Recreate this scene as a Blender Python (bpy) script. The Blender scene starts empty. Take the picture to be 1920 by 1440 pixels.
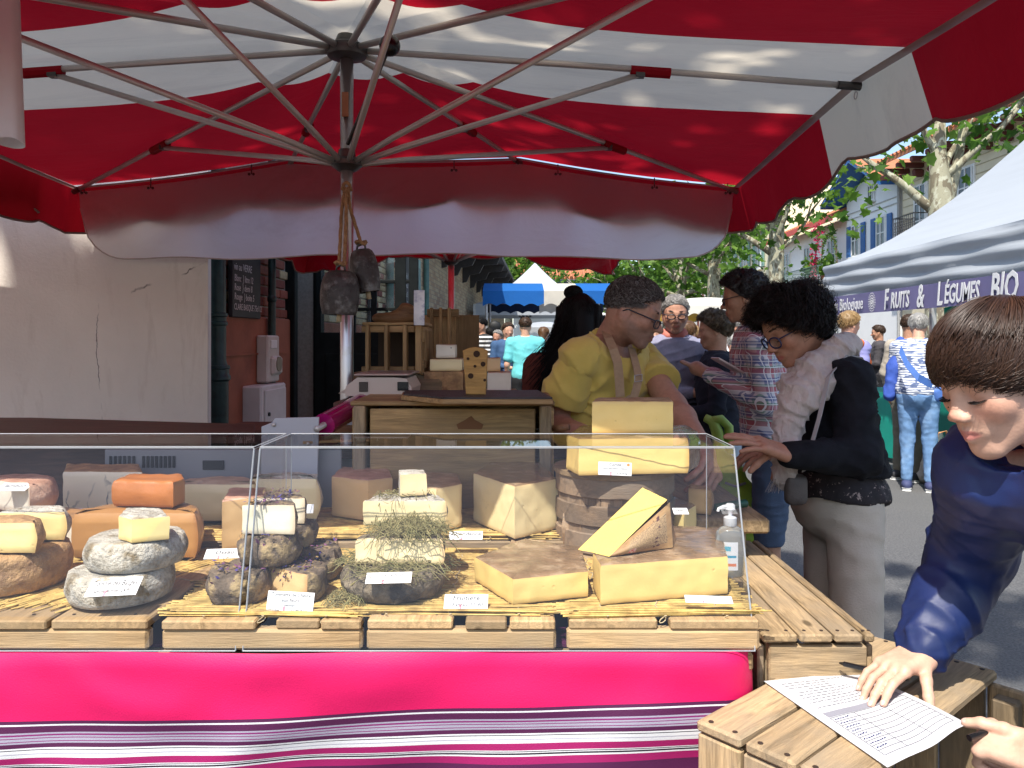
import bpy, math, random
import numpy as np
from mathutils import Vector, Matrix, Euler
sc = bpy.context.scene
# ------------------------------------------------------------------ camera, sky, sun, exposure
CZ, F, HZ = 1.36, 1440.0, 640.0
cam = bpy.data.cameras.new('camera'); camo = bpy.data.objects.new('camera', cam)
sc.collection.objects.link(camo); sc.camera = camo
camo.location = (0, 0, CZ); camo.rotation_euler = (math.radians(90), 0, 0)
cam.sensor_width = 36; cam.lens = 27.0; cam.shift_y = -(720-HZ)/1920
cam.clip_start = 0.05; cam.clip_end = 600
SUN = Vector((-.27, -.58, 1)).normalized()
w = bpy.data.worlds.new('World'); sc.world = w; w.use_nodes = True
nt = w.node_tree; bg = nt.nodes['Background']
sky = nt.nodes.new('ShaderNodeTexSky'); sky.sky_type = 'NISHITA'; sky.sun_disc = False
sky.sun_elevation = math.asin(SUN.z); sky.sun_rotation = math.atan2(SUN.x, SUN.y)
sky.air_density = 1.0; sky.dust_density = 1.5; sky.ozone_density = 1.0
nt.links.new(sky.outputs[0], bg.inputs[0]); bg.inputs[1].default_value = 0.15
sl = bpy.data.lights.new('sun', 'SUN'); sl.energy = 4.2; sl.angle = math.radians(.53); sl.color = (1, .95, .87)
slo = bpy.data.objects.new('sun', sl); sc.collection.objects.link(slo)
slo.rotation_euler = SUN.to_track_quat('Z', 'Y').to_euler(); slo.location = (-3, -6, 12)
vs = sc.view_settings; vs.view_transform = 'Standard'; vs.look = 'None'; vs.gamma = 1; vs.exposure = 0.82
sc.cycles.max_bounces = 8; sc.cycles.transparent_max_bounces = 16
sc.cycles.diffuse_bounces = 3; sc.cycles.glossy_bounces = 3; sc.cycles.transmission_bounces = 4
sc.cycles.use_denoising = True; sc.cycles.caustics_reflective = False; sc.cycles.caustics_refractive = False
sc.cycles.sample_clamp_indirect = 6

# ------------------------------------------------------------------ helpers
rnd = random.Random(7); R = math.radians; PI = math.pi
V = Vector
C = sc.collection
def P(px, py, Y): return V(((px-960)/F*Y, Y, CZ-(py-HZ)/F*Y))     # a point of the place at distance Y along a sight line
def Pz(px, py, z):
    Y = (CZ-z)*F/(py-HZ); return V(((px-960)/F*Y, Y, z))
def Xp(px, Y): return (px-960)/F*Y
def Zp(py, Y): return CZ-(py-HZ)/F*Y
def tag(o, label=None, cat=None, group=None, kind=None):
    if label: o['label'] = label
    if cat: o['category'] = cat
    if group: o['group'] = group
    if kind: o['kind'] = kind
    return o
def thing(name, label, cat, loc=(0,0,0), rz=0, group=None):
    o = bpy.data.objects.new(name, None); C.objects.link(o); o.empty_display_size = .05
    o.location = loc; o.rotation_euler = (0, 0, rz); return tag(o, label, cat, group)
def wm(o):
    m = Matrix.Translation(o.location) @ o.rotation_euler.to_matrix().to_4x4() @ Matrix.Diagonal((*o.scale, 1))
    return wm(o.parent) @ o.matrix_parent_inverse @ m if o.parent else m
def link(name, me, parent=None, world=False, loc=None, rot=None):
    o = bpy.data.objects.new(name, me); C.objects.link(o)
    if loc is not None: o.location = loc
    if rot is not None: o.rotation_euler = rot
    if parent:
        o.parent = parent
        if world: o.matrix_parent_inverse = wm(parent).inverted()
    return o
def copy_tree(o, parent=None):
    c = o.copy(); C.objects.link(c); c.parent = parent
    for ch in o.children: 
        if ch.parent == o: copy_tree(ch, c)
    return c
def smooth_mesh(me, ang=None):
    me.polygons.foreach_set('use_smooth', [True]*len(me.polygons))
    if ang: me.set_sharp_from_angle(angle=R(ang))
def mesh(name, v, f, mat=None, smooth=None):
    me = bpy.data.meshes.new(name); me.from_pydata([tuple(p) for p in v], [], f); me.update()
    if mat: me.materials.append(mat)
    if smooth: smooth_mesh(me, None if smooth is True else smooth)
    return me
def frame(d, up=V((0,0,1))):
    d = V(d).normalized(); s = d.cross(up)
    if s.length < 1e-4: s = d.cross(V((1,0,0)))
    s.normalize(); return s, s.cross(d).normalized(), d
class MB:
    def __init__(s): s.v = []; s.f = []; s.m = []; s.uv = None
    def add(s, v, f, mi=0):
        o = len(s.v); s.v += [tuple(p) for p in v]; s.f += [tuple(i+o for i in q) for q in f]; s.m += [mi]*len(f); return s
    def box(s, c, d, rz=0, bev=0, mi=0, M=None):
        hx, hy, hz = d[0]/2, d[1]/2, d[2]/2
        m = M if M else Matrix.Rotation(rz, 3, 'Z'); c = V(c)
        if bev <= 0:
            v = [V((x,y,z)) for x in (-hx,hx) for y in (-hy,hy) for z in (-hz,hz)]
            f = [(0,1,3,2),(4,6,7,5),(0,4,5,1),(2,3,7,6),(0,2,6,4),(1,5,7,3)]
        else:
            v, f = chbox(hx, hy, hz, min(bev, hx*.9, hy*.9, hz*.9))
        return s.add([m @ V(p) + c for p in v], f, mi)
    def tube(s, pts, r, n=8, cap=True, mi=0):
        pts = [V(p) for p in pts]; k = len(pts); rr = r if isinstance(r, (list, tuple)) else [r]*k
        v = []; pu = None
        for i, p in enumerate(pts):
            d = (pts[min(i+1,k-1)]-pts[max(i-1,0)])
            if d.length < 1e-9: d = V((0,0,1))
            d.normalize()
            if pu is None: a, b, _ = frame(d)
            else:
                a = pu - d*pu.dot(d)
                if a.length < 1e-6: a, b, _ = frame(d)
                a.normalize(); b = d.cross(a)
            pu = a
            b = d.cross(a)
            for j in range(n):
                t = 2*PI*j/n; v.append(p + (a*math.cos(t)+b*math.sin(t))*rr[i])
        f = [(i*n+j, i*n+(j+1)%n, (i+1)*n+(j+1)%n, (i+1)*n+j) for i in range(k-1) for j in range(n)]
        if cap: f += [tuple(range(n-1,-1,-1)), tuple(range((k-1)*n, k*n))]
        return s.add(v, f, mi)
    def lathe(s, prof, n=24, c=(0,0,0), mi=0, sx=1, sy=1):
        v = []; c = V(c); k = len(prof)
        for r, z in prof:
            for j in range(n):
                t = 2*PI*j/n; v.append(c+V((r*math.cos(t)*sx, r*math.sin(t)*sy, z)))
        f = [(i*n+j, i*n+(j+1)%n, (i+1)*n+(j+1)%n, (i+1)*n+j) for i in range(k-1) for j in range(n)]
        f += [tuple(range(n-1,-1,-1)), tuple(range((k-1)*n, k*n))]
        return s.add(v, f, mi)
    def prism(s, poly, z0, z1, bev=0, mi=0, M=None):
        n = len(poly); cx = sum(p[0] for p in poly)/n; cy = sum(p[1] for p in poly)/n
        def ring(z, ins):
            o = []
            for i in range(n):
                p = V(poly[i]).to_2d() if len(poly[i])>2 else V((poly[i][0],poly[i][1]))
                if ins:
                    a = (p-V((poly[i-1][0],poly[i-1][1]))); b = (V((poly[(i+1)%n][0],poly[(i+1)%n][1]))-p)
                    a.normalize(); b.normalize(); na = V((-a.y,a.x)); nb = V((-b.y,b.x)); q = na+nb
                    d = q.length; q = q/d if d>1e-6 else na
                    p = p+q*min(ins/max(.35, q.dot(na)), ins*2.2)
                o.append(V((p.x,p.y,z)))
            return o
        rings = [ring(z0,bev), ring(z0+bev,0), ring(z1-bev,0), ring(z1,bev)] if bev>0 else [ring(z0,0), ring(z1,0)]
        v = [p for r in rings for p in r]; k = len(rings)
        f = [(i*n+j, i*n+(j+1)%n, (i+1)*n+(j+1)%n, (i+1)*n+j) for i in range(k-1) for j in range(n)]
        f += [tuple(range(n-1,-1,-1)), tuple(range((k-1)*n, k*n))]
        if M: v = [M @ p for p in v]
        return s.add(v, f, mi)
    def ball(s, c, r, nu=12, nv=8, M=None, mi=0):
        r = r if isinstance(r,(tuple,list)) else (r,r,r); c = V(c); v = []; f = []
        for i in range(nv+1):
            a = PI*i/nv
            for j in range(nu):
                b = 2*PI*j/nu; p = V((r[0]*math.sin(a)*math.cos(b), r[1]*math.sin(a)*math.sin(b), r[2]*math.cos(a)))
                v.append((M @ p if M else p)+c)
        for i in range(nv):
            for j in range(nu): f.append((i*nu+j, (i+1)*nu+j, (i+1)*nu+(j+1)%nu, i*nu+(j+1)%nu))
        return s.add(v, f, mi)
    def grid(s, fn, nu, nv, mi=0):
        v = [fn(i/nu, j/nv) for j in range(nv+1) for i in range(nu+1)]; a = nu+1
        if s.uv is None: s.uv = []
        s.uv += [(i/nu, j/nv) for j in range(nv+1) for i in range(nu+1)]
        return s.add(v, [(j*a+i, j*a+i+1, (j+1)*a+i+1, (j+1)*a+i) for j in range(nv) for i in range(nu)], mi)
    def build(s, name, mat=None, parent=None, smooth=None, world=False, loc=None, rot=None, solid=0):
        mats = mat if isinstance(mat, (list,tuple)) else [mat]
        me = bpy.data.meshes.new(name); me.from_pydata(s.v, [], s.f); 
        for m in mats:
            if m: me.materials.append(m)
        if len(mats) > 1: me.polygons.foreach_set('material_index', s.m)
        if s.uv and len(s.uv) == len(s.v):
            u = me.uv_layers.new(name='UVMap'); li = np.zeros(len(me.loops), dtype=np.int32); me.loops.foreach_get('vertex_index', li)
            u.data.foreach_set('uv', np.array(s.uv, dtype=np.float32)[li].ravel())
        me.update()
        if smooth: smooth_mesh(me, None if smooth is True else smooth)
        o = link(name, me, parent, world, loc, rot)
        if solid:
            md = o.modifiers.new('solid', 'SOLIDIFY'); md.thickness = solid; md.offset = 0
        return o
def chbox(hx, hy, hz, b):
    v = []; idx = {}
    for x in (-1,1):
        for y in (-1,1):
            for z in (-1,1):
                for ax in range(3):
                    p = [x*(hx-b), y*(hy-b), z*(hz-b)]; p[ax] = (x*hx, y*hy, z*hz)[ax]
                    idx[(x,y,z,ax)] = len(v); v.append(tuple(p))
    f = []
    def o(q):
        a = [V(v[i]) for i in q]; c = sum(a, V())/len(a); n = (a[1]-a[0]).cross(a[2]-a[1])
        f.append(tuple(q) if n.dot(c) > 0 else tuple(reversed(q)))
    for ax in range(3):
        for sg in (-1,1):
            q = []
            for a, b_ in ((-1,-1),(1,-1),(1,1),(-1,1)):
                k = [0,0,0]; k[ax] = sg; k[(ax+1)%3] = a; k[(ax+2)%3] = b_; q.append(idx[(*k,ax)])
            o(q)
    for ax in range(3):
        a1, a2 = (ax+1)%3, (ax+2)%3
        for s1 in (-1,1):
            for s2 in (-1,1):
                k0 = [0,0,0]; k1 = [0,0,0]; k0[ax] = -1; k1[ax] = 1
                for k in (k0,k1): k[a1] = s1; k[a2] = s2
                o([idx[(*k0,a1)], idx[(*k1,a1)], idx[(*k1,a2)], idx[(*k0,a2)]])
    for x in (-1,1):
        for y in (-1,1):
            for z in (-1,1): o([idx[(x,y,z,0)], idx[(x,y,z,1)], idx[(x,y,z,2)]])
    return v, f
# ------------------------------------------------------------------ materials
MC = {}
def nodes(name):
    m = bpy.data.materials.new(name); m.use_nodes = True; t = m.node_tree
    return m, t, t.nodes['Principled BSDF'], lambda k, **kw: mk(t, k, kw), t.links.new
def mk(t, k, kw):
    n = t.nodes.new('ShaderNode'+k)
    for a, b in kw.items():
        if a.startswith('i_'):
            key = a[2:]; key = int(key) if key.isdigit() else key
            n.inputs[key].default_value = b
        else: setattr(n, a, b)
    return n
def mixc(N, L, fac, a, b, blend='MIX'):
    n = N('MixRGB', blend_type=blend)
    for i, x in enumerate((fac, a, b)):
        if hasattr(x, 'links') or hasattr(x, 'is_linked'): L(x, n.inputs[i])
        elif isinstance(x, (int, float)): n.inputs[i].default_value = x if i == 0 else (x,x,x,1)
        else: n.inputs[i].default_value = (*x, 1) if len(x)==3 else x
    return n.outputs[0]
def ramp(N, L, src, a=.4, b=.6, ca=(0,0,0), cb=(1,1,1)):
    r = N('ValToRGB'); e = r.color_ramp.elements; e[0].position = a; e[1].position = b
    e[0].color = (*ca,1); e[1].color = (*cb,1); L(src, r.inputs[0]); return r.outputs[0]
def noise(N, L, co, scale, detail=4, rough=.55, dist=0, vec_scale=None):
    n = N('TexNoise'); n.inputs['Scale'].default_value = scale; n.inputs['Detail'].default_value = detail
    n.inputs['Roughness'].default_value = rough; n.inputs['Distortion'].default_value = dist
    if co is not None:
        if vec_scale:
            mp = N('Mapping'); mp.inputs['Scale'].default_value = vec_scale; L(co, mp.inputs[0]); co = mp.outputs[0]
        L(co, n.inputs['Vector'])
    return n.outputs[0]
def M(name, col, rough=.6, var=.15, scale=12, col2=None, c2=(.5,.62), s2=6, bump=0, bscale=60, metal=0, trans=0, spec=.4, sss=0, coat=0, vs=None, objrand=0, sheen=0, fold=0):
    if name in MC: return MC[name]
    m, t, B, N, L = nodes(name); tc = N('TexCoord'); co = tc.outputs['Object']
    a = tuple(min(1, c*(1-var)) for c in col); b = tuple(min(1, c*(1+var)) for c in col)
    cc = ramp(N, L, noise(N, L, co, scale, 5, vec_scale=vs), .3, .7, a, b)
    if col2 is not None: cc = mixc(N, L, ramp(N, L, noise(N, L, co, s2, 6, .65), *c2), cc, col2)
    if objrand:
        oi = N('ObjectInfo'); mr = N('MapRange', i_3=1-objrand, i_4=1+objrand); L(oi.outputs['Random'], mr.inputs[0])
        cc = mixc(N, L, 1.0, cc, mr.outputs[0], 'MULTIPLY')
    L(cc, B.inputs['Base Color']); B.inputs['Roughness'].default_value = rough; B.inputs['Metallic'].default_value = metal
    B.inputs['Specular IOR Level'].default_value = spec
    if sss: B.inputs['Subsurface Weight'].default_value = sss; B.inputs['Subsurface Radius'].default_value = (.01,.005,.003); B.inputs['Subsurface Scale'].default_value = .5
    if coat: B.inputs['Coat Weight'].default_value = coat; B.inputs['Coat Roughness'].default_value = .15
    if sheen: B.inputs['Sheen Weight'].default_value = sheen
    if bump:
        bp = N('Bump', i_Strength=bump, i_Distance=.01); L(noise(N, L, co, bscale, 6, .6, vec_scale=vs), bp.inputs['Height']); L(bp.outputs[0], B.inputs['Normal'])
    if fold:
        wv = N('TexNoise', noise_type='RIDGED_MULTIFRACTAL'); wv.inputs['Scale'].default_value = fold; wv.inputs['Detail'].default_value = 2.5; wv.inputs['Distortion'].default_value = .9; L(co, wv.inputs['Vector'])
        b2 = N('Bump', i_Strength=.55, i_Distance=.018); L(wv.outputs[0], b2.inputs['Height'])
        if bump: L(bp.outputs[0], b2.inputs['Normal'])
        L(b2.outputs[0], B.inputs['Normal'])
    if trans:
        tr = N('BsdfTranslucent'); L(cc, tr.inputs[0]); mx = N('MixShader', i_0=trans)
        L(B.outputs[0], mx.inputs[1]); L(tr.outputs[0], mx.inputs[2]); L(mx.outputs[0], t.nodes['Material Output'].inputs[0])
    MC[name] = m; return m
def wood(name, col, dark=.45, rough=.7, grain=1.0, knots=True, grey=None):
    """weathered board: grain along the board's own x axis, every board different"""
    if name in MC: return MC[name]
    m, t, B, N, L = nodes(name); tc = N('TexCoord'); oi = N('ObjectInfo')
    mul = N('VectorMath', operation='SCALE'); cx = N('CombineXYZ'); L(oi.outputs['Random'], cx.inputs[0]); L(oi.outputs['Random'], cx.inputs[2]); L(cx.outputs[0], mul.inputs[0]); mul.inputs['Scale'].default_value = 17
    ad = N('VectorMath', operation='ADD'); L(tc.outputs['Object'], ad.inputs[0]); L(mul.outputs[0], ad.inputs[1]); co = ad.outputs[0]
    g = noise(N, L, co, 6*grain, 6, .6, 1.2, (1, 11, 11)); g2 = noise(N, L, co, 30*grain, 4, .6, 0, (1, 18, 18)); g3 = noise(N, L, co, 5, 4, .6)
    d = tuple(c*dark for c in col); l = tuple(min(1, c*1.18) for c in col)
    cc = ramp(N, L, g, .33, .62, d, l)
    cc = mixc(N, L, ramp(N, L, g2, .35, .75, (0,0,0), (.45,.45,.45)), cc, tuple(c*dark*.8 for c in col))
    cc = mixc(N, L, ramp(N, L, g3, .40, .66, (0,0,0), (.85,.85,.85)), cc, grey if grey else tuple(c*.62 for c in col))
    if knots:
        vo = N('TexVoronoi'); vo.inputs['Scale'].default_value = 9; mp = N('Mapping'); mp.inputs['Scale'].default_value = (.7,1.5,1.5); L(co, mp.inputs[0]); L(mp.outputs[0], vo.inputs['Vector'])
        cc = mixc(N, L, ramp(N, L, vo.outputs['Distance'], .07, .13, (.85,.85,.85), (0,0,0)), cc, tuple(c*.18 for c in col))
    mr = N('MapRange', i_3=.62, i_4=1.16); L(oi.outputs['Random'], mr.inputs[0]); cc = mixc(N, L, 1.0, cc, mr.outputs[0], 'MULTIPLY')
    L(cc, B.inputs['Base Color']); B.inputs['Roughness'].default_value = rough; B.inputs['Specular IOR Level'].default_value = .25
    bp = N('Bump', i_Strength=.35, i_Distance=.004); L(g2, bp.inputs['Height']); L(bp.outputs[0], B.inputs['Normal'])
    MC[name] = m; return m
def attr_mat(name, rough=.5, sss=.15, var=.1, bump=.12, bscale=220, spec=.35, attr='Col', nscale=70, sheen=0):
    """colour from a vertex colour layer (skin: lips, stubble; cheese: rind and paste), broken up by noise"""
    if name in MC: return MC[name]
    m, t, B, N, L = nodes(name); tc = N('TexCoord'); at = N('VertexColor', layer_name=attr)
    nz = noise(N, L, tc.outputs['Object'], nscale, 6, .65)
    cc = mixc(N, L, 1.0, at.outputs[0], ramp(N, L, nz, .3, .7, (1-var,)*3, (1+var*.6,)*3), 'MULTIPLY')
    L(cc, B.inputs['Base Color']); B.inputs['Roughness'].default_value = rough; B.inputs['Specular IOR Level'].default_value = spec
    if sss: B.inputs['Subsurface Weight'].default_value = sss; B.inputs['Subsurface Radius'].default_value = (.009,.004,.002); B.inputs['Subsurface Scale'].default_value = .6
    if sheen: B.inputs['Sheen Weight'].default_value = sheen
    bp = N('Bump', i_Strength=bump, i_Distance=.003); L(noise(N, L, tc.outputs['Object'], bscale, 4, .6), bp.inputs['Height']); L(bp.outputs[0], B.inputs['Normal'])
    MC[name] = m; return m
def plain(name, col, rough=.5, metal=0, spec=.4, emit=0):
    if name in MC: return MC[name]
    m, t, B, N, L = nodes(name); B.inputs['Base Color'].default_value = (*col,1); B.inputs['Roughness'].default_value = rough
    B.inputs['Metallic'].default_value = metal; B.inputs['Specular IOR Level'].default_value = spec
    MC[name] = m; return m
def acrylic(name, tint=(.96,.97,.98), refl=1.0, dust=.004):
    if name in MC: return MC[name]
    m, t, B, N, L = nodes(name); t.nodes.remove(B); out = t.nodes['Material Output']
    tr = N('BsdfTransparent'); tr.inputs[0].default_value = (*tint,1); gl = N('BsdfGlossy'); gl.inputs['Roughness'].default_value = .02
    fr = N('LayerWeight', i_Blend=.5); pw = N('Math', operation='POWER', i_1=5.0); L(fr.outputs['Facing'], pw.inputs[0]); mx = N('MixShader'); mu = N('Math', operation='MULTIPLY_ADD', i_1=.85*refl, i_2=.032*refl); L(pw.outputs[0], mu.inputs[0]); L(mu.outputs[0], mx.inputs[0])
    di = N('BsdfDiffuse'); di.inputs[0].default_value = (.8,.82,.86,1); tc = N('TexCoord')
    ds = ramp(N, L, noise(N, L, tc.outputs['Object'], 9, 8, .7, .4), .45, .8, (dust*.35,)*3, (dust*2.6,)*3)
    m2 = N('MixShader'); L(ds, m2.inputs[0]); L(tr.outputs[0], m2.inputs[1]); L(di.outputs[0], m2.inputs[2])
    L(m2.outputs[0], mx.inputs[1]); L(gl.outputs[0], mx.inputs[2]); L(mx.outputs[0], out.inputs[0])
    MC[name] = m; return m
def hairmat(name, col, col2=None, rough=.45, spec=.35):
    if name in MC: return MC[name]
    m, t, B, N, L = nodes(name); at = N('VertexColor', layer_name='Col'); sp = N('SeparateColor'); L(at.outputs[0], sp.inputs[0])
    c = mixc(N, L, 1.0, mixc(N, L, sp.outputs[1], col, col2 or tuple(min(1,x*1.7+.004) for x in col)), sp.outputs[0], 'MULTIPLY')
    L(c, B.inputs['Base Color']); B.inputs['Roughness'].default_value = rough; B.inputs['Specular IOR Level'].default_value = spec; MC[name] = m; return m
FONT = None
def text(s, size, mat, name='lettering', parent=None, M4=None, world=True, shear=0, bold=0, align='CENTER', sx=1.0, depth=.0004, res=2):
    cu = bpy.data.curves.new(name, 'FONT'); cu.body = s; cu.size = size; cu.align_x = align; cu.align_y = 'CENTER'
    cu.shear = shear; cu.offset = bold; cu.extrude = depth; cu.resolution_u = res
    o = bpy.data.objects.new('tmp', cu); C.objects.link(o); dg = bpy.context.evaluated_depsgraph_get()
    me = bpy.data.meshes.new_from_object(o.evaluated_get(dg)); bpy.data.objects.remove(o); bpy.data.curves.remove(cu)
    me.transform(Matrix.Diagonal((sx,1,1,1)))
    if M4 is not None: me.transform(M4)
    me.name = name; me.materials.clear(); me.materials.append(mat)
    return link(name, me, parent, world)
def basis(o, x, y, z): 
    m = Matrix.Identity(4)
    for i, a in enumerate((x, y, z, o)):
        for j in range(3): m[j][i] = a[j]
    return m
def board(size, mat, name='plank', parent=None, loc=(0,0,0), rot=(0,0,0), bev=None, world=False):
    """a board whose local x runs along its length; alike boards share their mesh"""
    key = ('board', tuple(round(s,4) for s in size), mat.name)
    if key not in MC:
        b = min(size)*.14 if bev is None else bev
        v, f = chbox(size[0]/2, size[1]/2, size[2]/2, b); MC[key] = mesh(name, v, f, mat)
    return link(name, MC[key], parent, world, loc, rot)
# ------------------------------------------------------------------ organic shapes: signed distance fields meshed by surface nets
def vnoise(p, seed=0):
    i = np.floor(p).astype(np.int64); f = p-i; f = f*f*(3-2*f); out = 0
    for dx in (0,1):
        for dy in (0,1):
            for dz in (0,1):
                h = (i[...,0]+dx)*374761393+(i[...,1]+dy)*668265263+(i[...,2]+dz)*2147483647+seed*1442695
                h = (h^(h>>13))*1274126177 & 0x7fffffff
                h = ((h^(h>>16)) & 0xffff)/65535.0
                out = out+h*(f[...,0] if dx else 1-f[...,0])*(f[...,1] if dy else 1-f[...,1])*(f[...,2] if dz else 1-f[...,2])
    return out*2-1
class SDF:
    def __init__(s, h): s.h = h; s.pr = []
    def cone(s, a, b, ra, rb, k=.02, col=None, sub=False): s.pr.append(('c', np.array(a,float), np.array(b,float), ra, rb, k, col, sub)); return s
    def chain(s, pts, rr, k=.02, col=None):
        for i in range(len(pts)-1): s.cone(pts[i], pts[i+1], rr[i], rr[i+1], k, col)
        return s
    def ell(s, c, r, k=.02, Rm=None, col=None, sub=False):
        r = (r,r,r) if isinstance(r,(int,float)) else r
        s.pr.append(('e', np.array(c,float), np.array(r,float), np.array(Rm if Rm is not None else Matrix.Identity(3)), 0, k, col, sub)); return s
    def box(s, c, d, rd, k=.01, Rm=None, col=None, sub=False):
        s.pr.append(('b', np.array(c,float), np.array(d,float)/2, np.array(Rm if Rm is not None else Matrix.Identity(3)), rd, k, col, sub)); return s
    def dist(s, q, p):
        if q[0] == 'c':
            a, b, ra, rb = q[1:5]; ba = b-a; L2 = max(ba@ba, 1e-12); pa = p-a
            t = np.clip((pa@ba)/L2, 0, 1); return np.linalg.norm(pa-t[...,None]*ba, axis=-1)-(ra+(rb-ra)*t)
        if q[0] == 'e':
            l = (p-q[1])@q[3]; r = q[2]; k0 = np.linalg.norm(l/r, axis=-1); k1 = np.linalg.norm(l/(r*r), axis=-1)
            return np.where(k1 < 1e-9, -r.min(), k0*(k0-1)/np.maximum(k1,1e-9))
        l = np.abs((p-q[1])@q[3])-q[2]+q[4]
        return np.linalg.norm(np.maximum(l,0), axis=-1)+np.minimum(l.max(axis=-1),0)-q[4]
    def bounds(s, q):
        if q[0] == 'c': return np.minimum(q[1]-q[3], q[2]-q[4]), np.maximum(q[1]+q[3], q[2]+q[4])
        e = np.abs(q[3])@q[2]; return q[1]-e, q[1]+e
    def mesh(s, disp=None, cut=None, base=None, colr=None):
        h = s.h; lo = np.min([s.bounds(q)[0] for q in s.pr if not q[7]], axis=0)-4*h; hi = np.max([s.bounds(q)[1] for q in s.pr if not q[7]], axis=0)+4*h
        n = np.ceil((hi-lo)/h).astype(int)+1; D = np.full(n, 1.0)
        ax = [lo[i]+h*np.arange(n[i]) for i in range(3)]
        for q in s.pr:
            k = q[5]; a, b = s.bounds(q); mg = max(k, .0)+4*h
            i0 = np.clip(np.floor((a-mg-lo)/h).astype(int), 0, n); i1 = np.clip(np.ceil((b+mg-lo)/h).astype(int)+1, 0, n)
            if (i1<=i0).any(): continue
            sl = tuple(slice(i0[j], i1[j]) for j in range(3))
            g = np.stack(np.meshgrid(*[ax[j][sl[j]] for j in range(3)], indexing='ij'), -1)
            d = s.dist(q, g); A = D[sl]
            if q[7]:
                d = -d; hh = np.maximum(k-np.abs(A-d),0)/max(k,1e-9); D[sl] = np.maximum(A,d)+hh*hh*k/4
            else:
                hh = np.maximum(k-np.abs(A-d),0)/max(k,1e-9); D[sl] = np.minimum(A,d)-hh*hh*k/4
        if disp is not None or cut is not None:
            near = np.abs(D) < .05
            ii = np.argwhere(near); pts = lo+ii*h
            if disp is not None: D[near] += disp(pts)
            if cut is not None: D[near] = np.maximum(D[near], cut(pts))
        v, f = nets(D, lo, h)
        s.col = None
        if base is not None:
            cols = np.tile(np.array(base,float), (len(v),1)); 
            for q in s.pr:
                if q[6] is not None and not q[7]:
                    c, soft = q[6]; wgt = np.clip(1-(s.dist(q, v)-h*.3)/soft, 0, 1)[:,None]; cols = cols*(1-wgt)+np.array(c)*wgt
            if colr is not None: cols = colr(v, cols)
            s.col = cols
        return v, f
    def build(s, name, mat, parent=None, world=True, disp=None, cut=None, base=None, colr=None, smooth=True):
        v, f = s.mesh(disp, cut, base, colr); me = fast_mesh(name, v, f, mat, smooth)
        if s.col is not None: vcol(me, s.col)
        return link(name, me, parent, world)
def fast_mesh(name, v, f, mat=None, smooth=True):
    me = bpy.data.meshes.new(name); me.vertices.add(len(v)); me.vertices.foreach_set('co', np.asarray(v,np.float32).ravel())
    f = np.asarray(f, np.int32); k = f.shape[1]; me.loops.add(f.size); me.loops.foreach_set('vertex_index', f.ravel())
    me.polygons.add(len(f)); me.polygons.foreach_set('loop_start', np.arange(0, f.size, k, dtype=np.int32))
    if smooth: me.polygons.foreach_set('use_smooth', np.ones(len(f), bool))
    if mat: me.materials.append(mat)
    me.update(calc_edges=True); me.validate(); return me
def vcol(me, cols):
    a = me.color_attributes.new('Col', 'FLOAT_COLOR', 'POINT'); c = np.ones((len(cols),4), np.float32); c[:,:3] = np.clip(cols,0,2)
    a.data.foreach_set('color', c.ravel())
def nets(D, lo, h):
    S = D < 0; n = np.array(D.shape); c = S[:-1,:-1,:-1].astype(np.int8); cnt = np.zeros(n-1, np.int8)
    for dx in (0,1):
        for dy in (0,1):
            for dz in (0,1): cnt += S[dx:n[0]-1+dx, dy:n[1]-1+dy, dz:n[2]-1+dz]
    act = (cnt>0)&(cnt<8); ids = np.argwhere(act); idx = np.full(n-1, -1, np.int64); idx[act] = np.arange(len(ids))
    acc = np.zeros((len(ids),3)); num = np.zeros(len(ids))
    cor = [(x,y,z) for x in (0,1) for y in (0,1) for z in (0,1)]
    for a in cor:
        for b in cor:
            d = [b[i]-a[i] for i in range(3)]
            if sum(d) != 1 or min(d) < 0: continue
            da = D[ids[:,0]+a[0], ids[:,1]+a[1], ids[:,2]+a[2]]; db = D[ids[:,0]+b[0], ids[:,1]+b[1], ids[:,2]+b[2]]
            m = (da<0)!=(db<0); t = np.where(m, da/np.where(m, da-db, 1), 0)
            acc[m] += (np.array(a)+t[:,None]*np.array(d))[m]; num[m] += 1
    v = lo+h*(ids+acc/np.maximum(num,1)[:,None]); fs = []
    for axx in range(3):
        sl0 = [slice(None)]*3; sl1 = [slice(None)]*3; sl0[axx] = slice(0,-1); sl1[axx] = slice(1,None)
        s0 = S[tuple(sl0)]; s1 = S[tuple(sl1)]; e = np.argwhere(s0!=s1); u, w_ = (axx+1)%3, (axx+2)%3
        ok = (e[:,u]>0)&(e[:,w_]>0)&(e[:,u]<n[u]-1)&(e[:,w_]<n[w_]-1); e = e[ok]; fl = s0[e[:,0],e[:,1],e[:,2]]
        def g(du,dw):
            q = e.copy(); q[:,u] -= du; q[:,w_] -= dw; return idx[q[:,0],q[:,1],q[:,2]]
        Q = np.stack([g(1,1), g(0,1), g(0,0), g(1,0)], 1); Q[~fl] = Q[~fl][:,::-1]; fs.append(Q)
    return v, np.concatenate(fs)
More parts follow.
